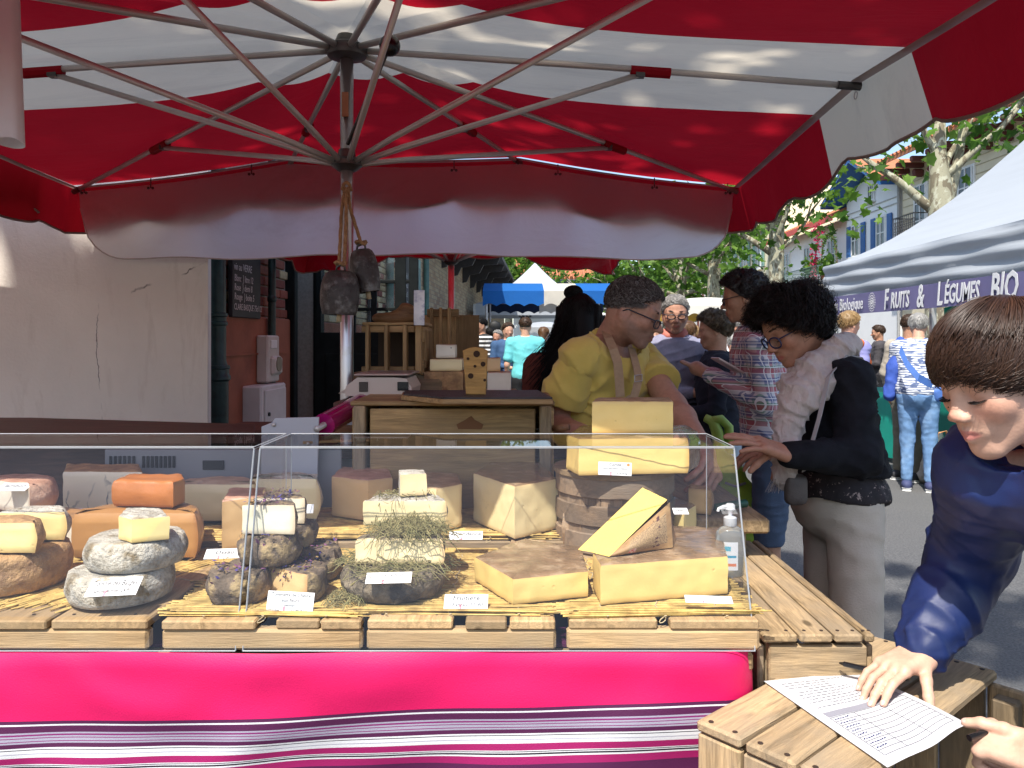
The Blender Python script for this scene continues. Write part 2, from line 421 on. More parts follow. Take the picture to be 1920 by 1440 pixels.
# ------------------------------------------------------------------ strands (hair, hay, straw): thin three-sided tapered fibres
STRK = {}
def strands(paths, rad, taper=.25):
    """paths: (n, k, 3)"""
    paths = np.asarray(paths, float); n, k, _ = paths.shape; rad = np.broadcast_to(np.asarray(rad, float), (n,))
    d = np.gradient(paths, axis=1); d /= np.maximum(np.linalg.norm(d,axis=-1,keepdims=True),1e-9)
    up = np.where(np.abs(d[...,2:3])>.9, np.array([1.,0,0]), np.array([0,0,1.])); a = np.cross(d, up); a /= np.maximum(np.linalg.norm(a,axis=-1,keepdims=True),1e-9); b = np.cross(d,a)
    t = np.linspace(0,1,k); pr = (1-(1-taper)*t)[None,:,None]*rad[:,None,None]
    vs_ = [paths+pr*(a*math.cos(q)+b*math.sin(q)) for q in (0, 2.094, 4.189)]
    v = np.stack(vs_, 2).reshape(-1,3); STRK[id(v)] = (n, k*3, v)
    base = (np.arange(n)*k*3)[:,None,None]+(np.arange(k-1)*3)[None,:,None]
    f = []
    for j in range(3):
        j2 = (j+1)%3; f.append(np.stack([base+j, base+j2, base+3+j2, base+3+j], -1).reshape(-1,4))
    return v, np.concatenate(f)
def join_vf(parts):
    vs_, fs, o = [], [], 0
    for v, f in parts:
        vs_.append(np.asarray(v)); fs.append(np.asarray(f)+o); o += len(v)
    return np.concatenate(vs_), np.concatenate(fs)
# ------------------------------------------------------------------ the setting
def asphalt():
    m, t, B, N, L = nodes('asphalt'); co = N('TexCoord').outputs['Object']
    big = noise(N, L, co, .35, 5, .6); fine = noise(N, L, co, 70, 4, .75); vo = N('TexVoronoi'); vo.inputs['Scale'].default_value = 95; L(co, vo.inputs['Vector'])
    c = ramp(N, L, fine, .3, .75, (.045,.046,.05), (.17,.168,.165)); c = mixc(N, L, ramp(N, L, big, .4, .62, (0,0,0), (.6,.6,.6)), c, (.125,.122,.115))
    c = mixc(N, L, ramp(N, L, vo.outputs['Distance'], .0, .55, (.75,.75,.75), (0,0,0)), c, (.06,.06,.062))
    L(c, B.inputs['Base Color']); B.inputs['Roughness'].default_value = .85
    bp = N('Bump', i_Strength=.7, i_Distance=.006); L(vo.outputs['Distance'], bp.inputs['Height']); L(bp.outputs[0], B.inputs['Normal']); return m
mb = MB(); mb.add([(-300,-200,0),(300,-200,0),(300,500,0),(-300,500,0)], [(0,1,2,3)])
tag(mb.build('ground', asphalt()), kind='structure')

def plaster(name, col, crack=True, stain=(.36,.27,.2)):
    if name in MC: return MC[name]
    m, t, B, N, L = nodes(name); co = N('TexCoord').outputs['Object']
    a = noise(N, L, co, 1.3, 6, .6); b = noise(N, L, co, 3, 8, .7, .5, (3,3,.7)); g = noise(N, L, co, 60, 5, .6)
    c = ramp(N, L, a, .3, .7, tuple(x*.88 for x in col), tuple(min(1,x*1.06) for x in col))
    c = mixc(N, L, ramp(N, L, b, .54, .8, (0,0,0), (.4,.4,.4)), c, stain)
    h = g
    if crack:
        ds = noise(N, L, co, 3, 5, .6); mx = N('MixRGB', i_0=.14); L(co, mx.inputs[1]); L(ds, mx.inputs[2])
        vo = N('TexVoronoi', feature='DISTANCE_TO_EDGE'); vo.inputs['Scale'].default_value = 1.1; mp = N('Mapping'); mp.inputs['Scale'].default_value = (1.2,1.2,.55); L(mx.outputs[0], mp.inputs[0]); L(mp.outputs[0], vo.inputs['Vector'])
        msk = ramp(N, L, noise(N, L, co, 2.6, 3), .5, .56)
        k = mixc(N, L, 1.0, ramp(N, L, vo.outputs['Distance'],   .0, .0022, (1,1,1), (0,0,0)), msk, 'MULTIPLY')
        c = mixc(N, L, k, c, (.09,.07,.06))
    L(c, B.inputs['Base Color']); B.inputs['Roughness'].default_value = .9; B.inputs['Specular IOR Level'].default_value = .15
    bp = N('Bump', i_Strength=.25, i_Distance=.01); L(h, bp.inputs['Height']); L(bp.outputs[0], B.inputs['Normal']); MC[name] = m; return m
GREEN = M('dark_green_paint', (.012,.03,.028), .35, .5, 14, (.05,.07,.065), (.66,.8), bump=.25, bscale=40)
# white rendered wall at the left, facing the stall
t = thing('plaster_wall', 'pale rendered wall with fine cracks at the left behind the cheese counter', 'wall', (-3.595,4.18,0))
mb = MB(); mb.grid(lambda u,v: V((-2.6+4.6*u, -.15+.006*math.sin(9*u+4*v)*math.sin(7*v), 3.6*v)), 40, 30)
x1 = 2.0
mb.add([(x1,-.15,0),(x1,-.11,0),(x1,-.11,3.6),(x1,-.15,3.6)], [(0,1,2,3)]); mb.add([(-2.6,-.15,3.6),(x1,-.15,3.6),(x1,-.11,3.6),(-2.6,-.11,3.6)], [(0,1,2,3)])
mb.uv = None; mb.build('render_coat', plaster('white_render', (.80,.73,.65)), t)
# cast iron drainpipe at the corner
t = thing('drainpipe', 'dark green cast iron drainpipe with a socket joint at the corner of the pale wall', 'drainpipe', (Xp(408,4.42),4.42,0))
mb = MB(); mb.lathe([(.056,1.22),(.047,1.25),(.047,1.45),(.056,1.455),(.056,1.47),(.049,1.475),(.049,1.5),(.056,1.505),(.056,1.52),(.045,1.525),(.045,3.4)], 20); mb.build('upper_pipe', GREEN, t, 40)
mb = MB(); mb.lathe([(.06,0),(.06,1.13),(.072,1.14),(.072,1.16),(.064,1.17),(.064,1.2),(.07,1.205),(.066,1.221)], 20); mb.build('lower_pipe', GREEN, t, 40)

# brick market hall on the left, running away from us
X0, SL = -2.1, .042; HALL = math.atan(SL)
hall = thing('market_hall', 'red and cream brick market hall with terracotta base along the left side', 'building', (X0,0,0), -HALL)
def wall_x(Y): return X0+SL*Y
mortar = M('mortar', (.30,.27,.23), .95, .15, 40, bump=.3)
def bricktex():
    m, t, B, N, L = nodes('far_brickwork'); co = N('TexCoord').outputs['Object']; sp = N('SeparateXYZ'); L(co, sp.inputs[0]); cb = N('CombineXYZ'); L(sp.outputs[1], cb.inputs[0]); L(sp.outputs[2], cb.inputs[1])
    b = N('TexBrick'); L(cb.outputs[0], b.inputs[0]); b.inputs['Scale'].default_value = 1; b.inputs['Brick Width'].default_value = .232; b.inputs['Row Height'].default_value = .077; b.inputs['Mortar Size'].default_value = .006
    b.inputs['Color1'].default_value = (.46,.36,.22,1); b.inputs['Color2'].default_value = (.24,.10,.06,1); b.inputs['Bias'].default_value = -.35; b.inputs['Mortar'].default_value = (.2,.18,.15,1)
    c = mixc(N, L, ramp(N, L, noise(N, L, cb.outputs[0], 9, 4), .4, .7, (0,0,0), (.5,.5,.5)), b.outputs[0], (.33,.24,.15))
    L(c, B.inputs['Base Color']); B.inputs['Roughness'].default_value = .9; return m
mb = MB()
for y0, y1 in ((4.4,6.32),(6.98,12.2)): mb.box((-.2,(y0+y1)/2,2.2), (.4,y1-y0,4.4))
mb.box((-.2,6.65,3.55), (.4,.66,1.7)); mb.build('wall_core', mortar, hall)
mb = MB(); mb.box((-.2,26.1,2.2), (.428,27.8,4.4)); mb.build('far_wall', bricktex(), hall)
DADO = M('terracotta_paint', (.27,.085,.045), .7, .2, 5, (.18,.05,.03), (.55,.75), 3, bump=.2, bscale=20)
mb = MB()
for y0, y1 in ((4.45,6.3),(7.0,40)): mb.box((.01,(y0+y1)/2,.77), (.06,y1-y0,1.54), bev=.012)
mb.build('base_course', DADO, hall)
mb = MB(); mb.box((.03,5.3,1.27), (.05,1.7,.012)); mb.build('base_moulding', DADO, hall)
bred = [M('brick_red_%d'%i, c, .85, .22, 30, objrand=.25, bump=.35, bscale=90) for i, c in enumerate(((.24,.07,.045),(.19,.055,.04),(.29,.10,.06)))]
bcre = [M('brick_cream_%d'%i, c, .85, .2, 30, objrand=.22, bump=.35, bscale=90) for i, c in enumerate(((.47,.36,.2),(.38,.28,.16),(.52,.42,.27)))]
bm = {}
def brick(y, z, red):
    m = rnd.choice(bred if red else bcre)
    if m.name not in bm:
        v, f = chbox(.016, .110, .0325, .006); bm[m.name] = mesh('brick', v, f, m)
    link('brick', bm[m.name], hall, False, (.003+rnd.uniform(-.003,.004), y, z))
nb = 0
for row in range(22):
    z = 1.58+.077*row
    for k in range(60):
        y = 4.55+.232*k+(row%2)*.116
        zt = 1.36+.118*y
        if z > zt: continue
        if 4.3 < y < 6.22: brick(y, z, rnd.random() > .13); nb += 1
        elif 7.12 < y < 12.1 and nb < 300: brick(y, z, rnd.random() < .22); nb += 1
# open dark doorway and glazed leaf
DARK = M('black_green_paint', (.007,.009,.009), .6, .4, 10, bump=.15, spec=.15)
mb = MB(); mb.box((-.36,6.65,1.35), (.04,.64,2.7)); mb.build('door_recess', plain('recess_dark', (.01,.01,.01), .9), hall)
mb = MB(); mb.box((.03,6.27,1.5), (.1,.08,3.0), bev=.008); mb.box((.03,7.03,1.5), (.1,.08,3.0), bev=.008); mb.build('door_frame', DARK, hall)
leaf = thing('glazed_door', 'tall black glazed door leaf standing open in front of the brick wall', 'door', (wall_x(6.95)+.03,6.95,0))
Lw = .93
mb = MB(); mb.box((Lw/2,0,.72), (Lw,.05,1.44), bev=.004); mb.box((Lw/2,-.03,.75), (Lw-.2,.012,1.0), bev=.004); mb.build('lower_panel', DARK, leaf)
mb = MB()
for x in (.03,.34,.53,Lw-.16): mb.box((x,0,1.95), (.05 if x<.6 else .1,.045,1.02), bev=.004)
mb.box((Lw-.04,0,1.95), (.08,.055,1.02), bev=.004)
for z in (1.65,1.9,2.15,2.42): mb.box((Lw/2,0.001,z), (Lw,.04,.03), bev=.004)
mb.build('glazing_bars', DARK, leaf)
PANE = acrylic('window_glass', (.8,.84,.84), 1.3, .02)
for i, (a, b) in enumerate(((.055,.315),(.365,.505),(.555,.77))):
    for z0, z1 in ((1.44,1.635),(1.665,1.885),(1.915,2.135),(2.165,2.4)):
        mb = MB(); mb.box(((a+b)/2,0,(z0+z1)/2), (b-a+.004,.006,z1-z0+.004)); mb.build('pane', PANE, leaf)
# chalkboards, pipes on the facade, meter boxes, teal door
CHALK = plain('chalk', (.6,.6,.58), .9); SLATE = M('blackboard', (.018,.018,.02), .55, .4, 8)
def hallP(y, z, x=0): return Matrix.Translation((X0,0,0)) @ Matrix.Rotation(-HALL,4,'Z') @ V((x,y,z))
hx = Matrix.Rotation(-HALL,3,'Z') @ V((1,0,0)); hy = Matrix.Rotation(-HALL,3,'Z') @ V((0,1,0)); hz = V((0,0,1))
def chalkboard(y0, y1, z0, z1, lines, label):
    o = hallP((y0+y1)/2, z0, .05); t = thing('chalkboard', label, 'chalkboard', o, -HALL)
    mb = MB(); mb.box((0,0,(z1-z0)/2), (.03,y1-y0,z1-z0), bev=.004); mb.build('slate', SLATE, t)
    for s, fy, fz, sz in lines:
        text(s, sz, CHALK, 'chalk_writing', t, basis(hallP(y0+(y1-y0)*fy, z0+(z1-z0)*fz, .068), hy, hz, hx), align='LEFT', shear=.1, sx=.8)
chalkboard(5.02, 5.52, 1.52, 2.2, [('LIMONADE BIERE',.06,.93,.06),('Cidre Basque',.06,.82,.06),('DEVAUTZANE Yasu',.06,.73,.055),('Menu',.06,.64,.06),('vin au VERRE',.04,.49,.07),('Blanc  } litre 12',.05,.38,.065),('Rose  } demi 8',.05,.29,.065),('Rouge  } boite 5',.05,.20,.065),('CLARE BASQUE 75cl 12',.04,.10,.06)], 'black chalkboard with white handwritten drinks prices on red brick wall by the drainpipe')
chalkboard(9.0, 9.35, 1.58, 2.8, [('Menu',.1,.5,.1),('jambon',.1,.4,.09),('salade',.1,.31,.09),('12',.3,.2,.1),('vin 3',.1,.12,.09),('pain',.1,.6,.09)], 'tall narrow chalkboard on cream brick wall just past the glazed door')
chalkboard(11.2, 11.7, 1.75, 2.9, [('cafe 1',.1,.5,.12),('the 2',.1,.38,.12),('jus 3',.1,.26,.12),('the 2',.1,.14,.12)], 'small distant chalkboard further along the cream brick wall')
for y, r, z0, lab in ((5.72,.028,1.05,'thin dark green pipe between chalkboard and red bricks'),(10.1,.05,0,'green downpipe on cream bricks between the two distant chalkboards'),(13.2,.05,0,'green downpipe further along the brick hall beside the teal door')):
    p = hallP(y, z0, .075); t = thing('wall_pipe', lab, 'pipe', p); mb = MB(); mb.tube([(0,0,0),(0,0,3.0)], r, 10)
    for z in (.6,1.7): mb.lathe([(r,z),(r*1.25,z+.01),(r*1.25,z+.04),(r,z+.05)], 10)
    mb.build('pipe', GREEN if r<.04 else M('green_pipe_paint', (.06,.13,.115), .5, .3, 8), t, 40)
p = hallP(12.4, 0, .03); t = thing('teal_door', 'pale teal panelled door in the far brick wall', 'door', p, -HALL)
mb = MB(); mb.box((0,0,1.35), (.06,.62,2.7), bev=.01); mb.build('leaf', M('teal_paint', (.16,.3,.28), .5, .2, 6), t)
mb = MB()
for z, h in ((.7,.8),(1.7,.7),(2.35,.4)): mb.box((.035,0,z), (.02,.44,h), bev=.006)
mb.build('panel', M('teal_paint2', (.10,.2,.19), .5, .2, 6), t)
# meter boxes on the terracotta base
BOXG = M('beige_plastic', (.55,.5,.45), .5, .08, 6)
p = hallP(5.62, Zp(716,5.62), .08); t = thing('socket_box', 'beige wall socket box with round cover on the terracotta base', 'socket box', p, -HALL)
mb = MB(); mb.box((0,0,.17), (.09,.24,.34), bev=.012); mb.build('housing', BOXG, t, 30); mb = MB(); mb.box((.05,.02,.12), (.05,.19,.14), bev=.02); mb.build('socket_cover', BOXG, t, 30)
mb = MB(); mb.tube([(.07,.02,.13),(.082,.02,.13)], .055, 16); mb.build('round_plug', M('plug_ring', (.25,.23,.16), .5), t, 30); mb = MB(); mb.box((.048,-.01,.275), (.01,.12,.06), bev=.004); mb.build('label_window', plain('label_white', (.75,.75,.74), .4), t)
p = hallP(5.5, Zp(812,5.5), .1); t = thing('meter_cabinet', 'off white meter cabinet standing below the socket box', 'cabinet', p, -HALL)
CABW = M('cabinet_white', (.62,.58,.55), .45, .08, 5)
mb = MB(); mb.box((0,0,.17), (.14,.5,.36), bev=.012); mb.build('housing', CABW, t, 30); mb = MB(); mb.box((.075,0.01,.165), (.016,.42,.31), bev=.01); mb.build('door', CABW, t, 30)
mb = MB(); mb.tube([(.085,-.15,.15),(.095,-.15,.15)], .014, 10); mb.build('lock', plain('black_plastic', (.012,.012,.013), .4), t)
# eaves of the hall further down
ev = thing('hall_eaves', 'dark overhanging eave on scalloped brackets at the far end of the brick hall', 'eaves', hallP(13,3.3,0), -HALL)
SLT = M('slate_grey_roof', (.09,.095,.11), .6, .2, 3)
mb = MB(); mb.add([(0,0,.35),(1.0,0,.22),(1.0,27,.22),(0,27,.35),(0,0,.42),(1.02,0,.28),(1.02,27,.28),(0,27,.42)], [(0,1,2,3),(7,6,5,4),(1,5,6,2),(0,4,5,1),(3,2,6,7),(0,3,7,4)]); mb.build('roof_slab', SLT, ev)
for k in range(13):
    mb = MB(); mb.prism([(0,-.45),(.12,-.42),(.2,-.25),(.45,-.2),(.55,0),(.9,.02),(.98,.2),(0,.34)], 0, .09, M=Matrix(((1,0,0,0),(0,0,1,.6+k*2),(0,1,0,0),(0,0,0,1)))); mb.build('bracket', M('bracket_paint', (.05,.045,.045), .6), ev)

# ------------------------------------------------------------------ houses across the square
ROOF = M('roof_tile', (.42,.16,.075), .85, .3, 2.5, (.28,.13,.08), (.5,.7), 5, bump=.5, bscale=6)
GLZ = plain('far_glass', (.05,.06,.065), .08, 0, .6); WHITE = M('white_paint', (.72,.72,.70), .6, .05, 4)
def win(parent, Xf, y, z, wy, hz_, shutter=None, frame=WHITE, cols=2, rows=3, open_=True, nrm=-1):
    """window on a facade that faces -x (towards the square)"""
    wv = MB(); wv.box((Xf-.03,y,z), (.08,wy+.16,hz_+.16), bev=.01); w_ = wv.build('window', frame, parent, world=True)
    g = MB(); g.box((Xf-.072,y,z), (.012,wy,hz_)); g.build('pane', GLZ, w_, world=True)
    fr = MB(); fr.box((Xf-.085,y,z), (.03,.06,hz_)); 
    for k in range(1, rows): fr.box((Xf-.085,y,z-hz_/2+hz_*k/rows), (.028,wy,.045))
    for s in (-1,1): fr.box((Xf-.085,y+s*(wy/2-.03),z), (.029,.06,hz_))
    fr.build('sash', frame, w_, world=True)
    sl_ = MB(); sl_.box((Xf-.08,y,z-hz_/2-.12), (.2,wy+.3,.08), bev=.01); sl_.build('sill', frame, w_, world=True)
    if shutter:
        for s in (-1,1):
            sh = MB(); sh.box((Xf-.06,y+s*(wy*.75+.13),z), (.05,wy*.5,hz_+.12), bev=.01); o = sh.build('shutter', shutter, parent, world=True)
            sb = MB()
            for k in range(7): sb.box((Xf-.092,y+s*(wy*.75+.13),z-hz_/2+hz_*(k+.5)/7), (.012,wy*.4,.06))
            sb.build('slats', shutter, o, world=True)
    return w_
def balcony(parent, Xf, y0, y1, z, depth=.8, mat=None, scroll=False):
    IR = mat or plain('wrought_iron', (.03,.03,.032), .5); s = MB(); s.box((Xf-depth/2,(y0+y1)/2,z), (depth,y1-y0,.14), bev=.02); b = s.build('balcony', M('stone_cream', (.6,.55,.46), .8, .08, 3), parent, world=True)
    r = MB()
    for zz in (z+.15,z+.95):
        r.box((Xf-depth+.04,(y0+y1)/2,zz), (.04,y1-y0,.035)); 
        for ye in (y0+.03,y1-.03): r.box((Xf-depth/2,ye,zz), (depth,.04,.035))
    n = int((y1-y0)/.13)
    for k in range(n+1):
        y = y0+(y1-y0)*k/n; r.tube([(Xf-depth+.04,y,z+.07),(Xf-depth+.04,y,z+.95)], .012, 4)
        if scroll and k < n:
            for zz in (.3,.5,.7): r.tube([(Xf-depth+.04,y+.065+.05*math.cos(a),z+zz+.09*math.sin(a)) for a in np.linspace(0,6.28,8)], .012, 4)
    r.build('railing', IR, b, world=True)
def house_shell(t, Xf, y0, y1, h, wallm, depth=8, eave=.7, roof='side', ridge=2.2, roofm=ROOF, tiles=True, bars=None):
    mb = MB(); mb.box((Xf+depth/2,(y0+y1)/2,h/2), (depth,y1-y0,h)); mb.build('wall', wallm, t, world=True)
    if roof == 'side':
        mb = MB(); e = eave; X1 = Xf+depth/2; a = [(Xf-e,y0-.1,h-.12),(X1,y0-.1,h+ridge),(X1,y1+.1,h+ridge),(Xf-e,y1+.1,h-.12)]
        mb.add(a+[(p[0],p[1],p[2]+.12) for p in a], [(3,2,1,0),(4,5,6,7),(0,1,5,4),(2,3,7,6),(0,4,7,3)])
        o = mb.build('roof', roofm, t, world=True)
        tb = MB(); n = int((y1-y0)/.28)
        for k in range(n):
            y = y0+(k+.5)*(y1-y0)/n; tb.tube([(Xf-e-.03,y,h+.03),(X1,y,h+ridge+.15)], .085, 6)
        tb.build('tile_rows', roofm, o, world=True)
        return o
# cream house with scrolled balcony, nearest
HX = 15.0
t = thing('cream_house', 'cream boarded house with dark eave brackets and scrolled iron balcony behind the big plane tree', 'house', (HX,26,0))
CR = M('cream_wall', (.68,.60,.44), .8, .06, 2)
o = house_shell(t, HX, 20.5, 29.5, 8.1, CR, eave=1.1)
for k in range(9):
    mb = MB(); mb.box((HX-.5,21+k*1.0,7.78), (1.0,.16,.2), bev=.04); mb.box((HX-.2,21+k*1.0,7.5), (.4,.18,.3), bev=.06); mb.build('eave_bracket', M('oxblood_wood', (.12,.035,.03), .6), t, world=True)
for z in np.arange(3.4, 7.7, .28):
    mb = MB(); mb.box((HX-.012,25,z), (.03,8.9,.02)); mb.build('board_line', M('cream_line', (.5,.43,.3), .8), t, world=True)
for y in (22.6,25.3,28.1): win(t, HX, y, 6.1, .8, 1.9)
for y in (22.6,25.3,28.1): balcony(t, HX, y-.75, y+.75, 5.0, .7, scroll=True)
mb = MB(); mb.tube([(HX-.1,29.6,0),(HX-.1,29.6,7.7),(HX-.9,29.6,8.0)], .06, 8); mb.build('downpipe', M('zinc', (.3,.3,.3), .5), t, world=True)
mb = MB(); mb.box((HX+2.5,24.5,10.2), (.9,1.2,1.6)); mb.box((HX+2.5,24.5,11.05), (1.1,1.4,.12)); mb.build('chimney', WHITE, t, world=True)
# white gabled house with blue shutters
t = thing('blue_shutter_house', 'narrow white gabled house with blue shutters and blue bargeboards', 'house', (HX,32,0)); BL = M('basque_blue', (.03,.12,.33), .5, .1, 4); WW = M('bright_white_wall', (.82,.82,.82), .75, .03, 2)
y0, y1, ym, ze, za = 29.7, 34.4, 32.0, 7.5, 8.75
mb = MB(); mb.prism([(y0,0),(y1,0),(y1,ze),(ym,za),(y0,ze)], 0, 8, M=Matrix(((0,0,1,HX),(1,0,0,0),(0,1,0,0),(0,0,0,1)))); mb.build('wall', WW, t, world=True)
for s, ya in ((1,y1+.5),(-1,y0-.4)):
    zz = ze-.16; a = [(HX-1.0,ym,za+.05),(HX-1.0,ya,zz),(HX+8,ya,zz),(HX+8,ym,za+.05)]
    mb = MB(); mb.add(a+[(p[0],p[1],p[2]+.14) for p in a], [(0,1,2,3),(7,6,5,4),(0,4,5,1),(1,5,6,2)]); o = mb.build('roof', BL if s>0 else BL, t, world=True)
    tm = MB(); a = [(HX-1.02,ym,za+.22),(HX-1.02,ya,zz+.16),(HX+8,ya,zz+.16),(HX+8,ym,za+.22)]; tm.add(a, [(3,2,1,0)] if s>0 else [(0,1,2,3)]); tm.build('tiles', ROOF, o, world=True)
for yy in (33.4,31.1): win(t, HX, yy, 5.75, .75, 1.25, BL, rows=2)
win(t, HX, 32.0, 7.55, .45, .55, None, rows=1)
for z in (6.75,7.0): 
    mb = MB(); mb.box((HX-.02,32,z), (.06,4.6,.03)); mb.build('string_course', M('grey_line', (.5,.5,.5), .8), t, world=True)
# white house with bougainvillea
t = thing('balcony_house', 'white house with red roof trim and planted balcony under climbing flowers', 'house', (HX,39,0)); RT = M('red_trim', (.5,.06,.035), .5, .1, 4)
o = house_shell(t, HX+.3, 34.6, 45, 7.0, WW, eave=.9, ridge=2)
mb = MB(); mb.box((HX-.62,39.7,6.93), (.06,10.4,.28), bev=.01); mb.build('fascia', RT, t, world=True)
for y in (36.6,39.6,42.6): win(t, HX+.3, y, 5.2, .9, 1.9, None, rows=3)
for y in (36.6,39.6,42.6): win(t, HX+.3, y, 1.9, 1.2, 2.2, None, rows=2)
balcony(t, HX+.3, 35.2, 44.4, 3.9, 1.3, mat=M('green_iron', (.1,.17,.15), .5))
LEAFM = [M('leaf_%d'%i, c, .5, .25, 3, trans=.55, spec=.3) for i, c in enumerate(((.075,.17,.02),(.12,.24,.03),(.05,.12,.018),(.16,.28,.045)))]
def leafblob(mb, c, r, n, size, rg, flat=1.0):
    for _ in range(n):
        while True:
            p = V((rg.uniform(-1,1), rg.uniform(-1,1), rg.uniform(-1,1)))
            if .25 < p.length < 1: break
        q = V(c)+V((p.x*r[0],p.y*r[1],p.z*r[2])); leaf1(mb, q, size*rg.uniform(.6,1.2), rg)
LOBE = [(0,-.5),(.22,-.34),(.5,-.25),(.36,.0),(.52,.22),(.2,.2),(0,.55),(-.2,.2),(-.52,.22),(-.36,0),(-.5,-.25),(-.22,-.34)]
def leaf1(mb, q, s, rg, lobes=True, mi=None):
    n = V((rg.gauss(0,.6), rg.gauss(0,.6), rg.uniform(.25,1))).normalized(); a, b, _ = frame(n); th = rg.uniform(0,6.28); u = a*math.cos(th)+b*math.sin(th); w_ = n.cross(u)
    pts = LOBE if lobes else [(0,-.5),(.25,0),(0,.5),(-.25,0)]
    v = [q+u*(x*s)+w_*(y*s)-n*(abs(x)*s*.35) for x, y in pts]
    mb.add(v, [tuple(range(len(pts)))], rg.randrange(len(LEAFM)) if mi is None else mi)
rg = random.Random(3)
b = thing('bougainvillea', 'magenta flowering climber trailing down the white house front', 'climber', (HX-.6,36.0,3.95)); mb = MB()
for k in range(420):
    z = rg.uniform(0,2.9); leaf1(mb, V((-.15+rg.gauss(0,.12), .25*math.sin(z*2)+rg.gauss(0,.14), z)), .13, rg, False, 0)
mb.build('blossom', M('magenta_petal', (.62,.01,.11), .6, .2, 4, trans=.3), b); mb = MB(); mb.tube([(-.15,.25*math.sin(z*2),z) for z in np.linspace(0,2.9,10)], .03, 5); mb.build('stem', M('vine_stem', (.12,.08,.05), .8), b)
for nm, y, lab, hh in (('potted_palm',37.2,'spiky potted palm on the balcony left of the magenta climber',1.2),('potted_shrub',35.3,'yellow green potted shrub on the balcony right of the magenta climber',.9)):
    b = thing(nm, lab, 'potted plant', (HX-.55,y,3.97)); mb = MB(); mb.lathe([(.16,0),(.22,.35),(.24,.36),(.24,.4),(.2,.4)], 12); mb.build('pot', M('terracotta_pot', (.42,.15,.07), .8), b, 40); mb = MB()
    leafblob(mb, (0,0,.4+hh/2), (.45,.45,hh/2), 160, .2, rg); mb.build('foliage', LEAFM, b)
b = thing('rose_arch', 'loose climbing rose arching over the balcony corner of the white house', 'climber', (HX-.7,35.0,3.97)); mb = MB()
for k in range(260):
    a = rg.uniform(0,3.1); leaf1(mb, V((0,-.35+.9*math.cos(a)+rg.gauss(0,.1), 2.2*math.sin(a)**.6+rg.gauss(0,.1))), .15, rg, False)
mb.build('foliage', LEAFM, b)
mb = MB(); mb.tube([(0,-.35+.9*math.cos(a),2.2*math.sin(a)**.6) for a in np.linspace(0,3.1,12)], .025, 5); mb.build('stem', MC['vine_stem'], b)
# cream apartment house with long balcony
t = thing('apartment_house', 'cream apartment house with green shutters and a long iron balcony seen between trunks', 'house', (HX,51,0)); GS = M('pale_green_shutter', (.2,.34,.28), .6, .1, 3); CR2 = M('warm_cream_wall', (.78,.70,.50), .8, .05, 2)
house_shell(t, HX+.2, 45.4, 58, 11, CR2, eave=.6)
for z in (3.1,6.4,9.2):
    for y in (47.2,50,52.8,55.6): win(t, HX+.2, y, z+.6, .95, 2.2, GS, rows=3)
balcony(t, HX+.2, 46, 57.4, 4.9, .9); balcony(t, HX+.2, 46, 57.4, 8.1, .9)
t = thing('terrace_house', 'distant white half timbered terrace house at the end of the tree row', 'house', (HX,68,0))
house_shell(t, HX+.1, 58.3, 84, 8.5, M('timber_white', (.7,.66,.58), .8, .06, 2), eave=.6)
for k in range(16):
    mb = MB(); mb.box((HX+.05,59+k*1.55,4.6), (.12,.3,7.6)); mb.build('timber_post', MC['oxblood_wood'] if k%3 else M('grey_wood_far', (.2,.19,.18), .8), t, world=True)
# house closing the view
t = thing('tiled_house', 'white walled building with orange tiled roof and dark gutter closing the view', 'house', (4,46,0))
mb = MB(); mb.box((3.2,50,2.45), (6.2,8,4.9)); mb.build('wall', WW, t, world=True)
mb = MB(); a = [(-.3,45.4,4.95),(6.6,45.4,4.95),(6.6,50,6.9),(-.3,50,6.9)]; mb.add(a+[(p[0],p[1],p[2]+.15) for p in a], [(0,1,5,4),(4,5,6,7),(0,4,7,3),(1,2,6,5),(3,2,1,0)]); o = mb.build('roof', ROOF, t, world=True)
mb = MB()
for k in range(26): mb.tube([(-.2+k*.265,45.35,5.13),(-.2+k*.265,50,7.08)], .1, 6)
mb.build('tile_rows', ROOF, o, world=True)
mb = MB(); mb.box((3.15,45.32,4.9), (7.0,.16,.22), bev=.03); mb.build('gutter', M('dark_gutter', (.03,.045,.07), .5), t, world=True)
mb = MB(); mb.box((2.3,46.6,5.75), (.9,.1,.55), M=Matrix.Rotation(R(23),3,'X')); mb.build('skylight', GLZ, t, world=True)
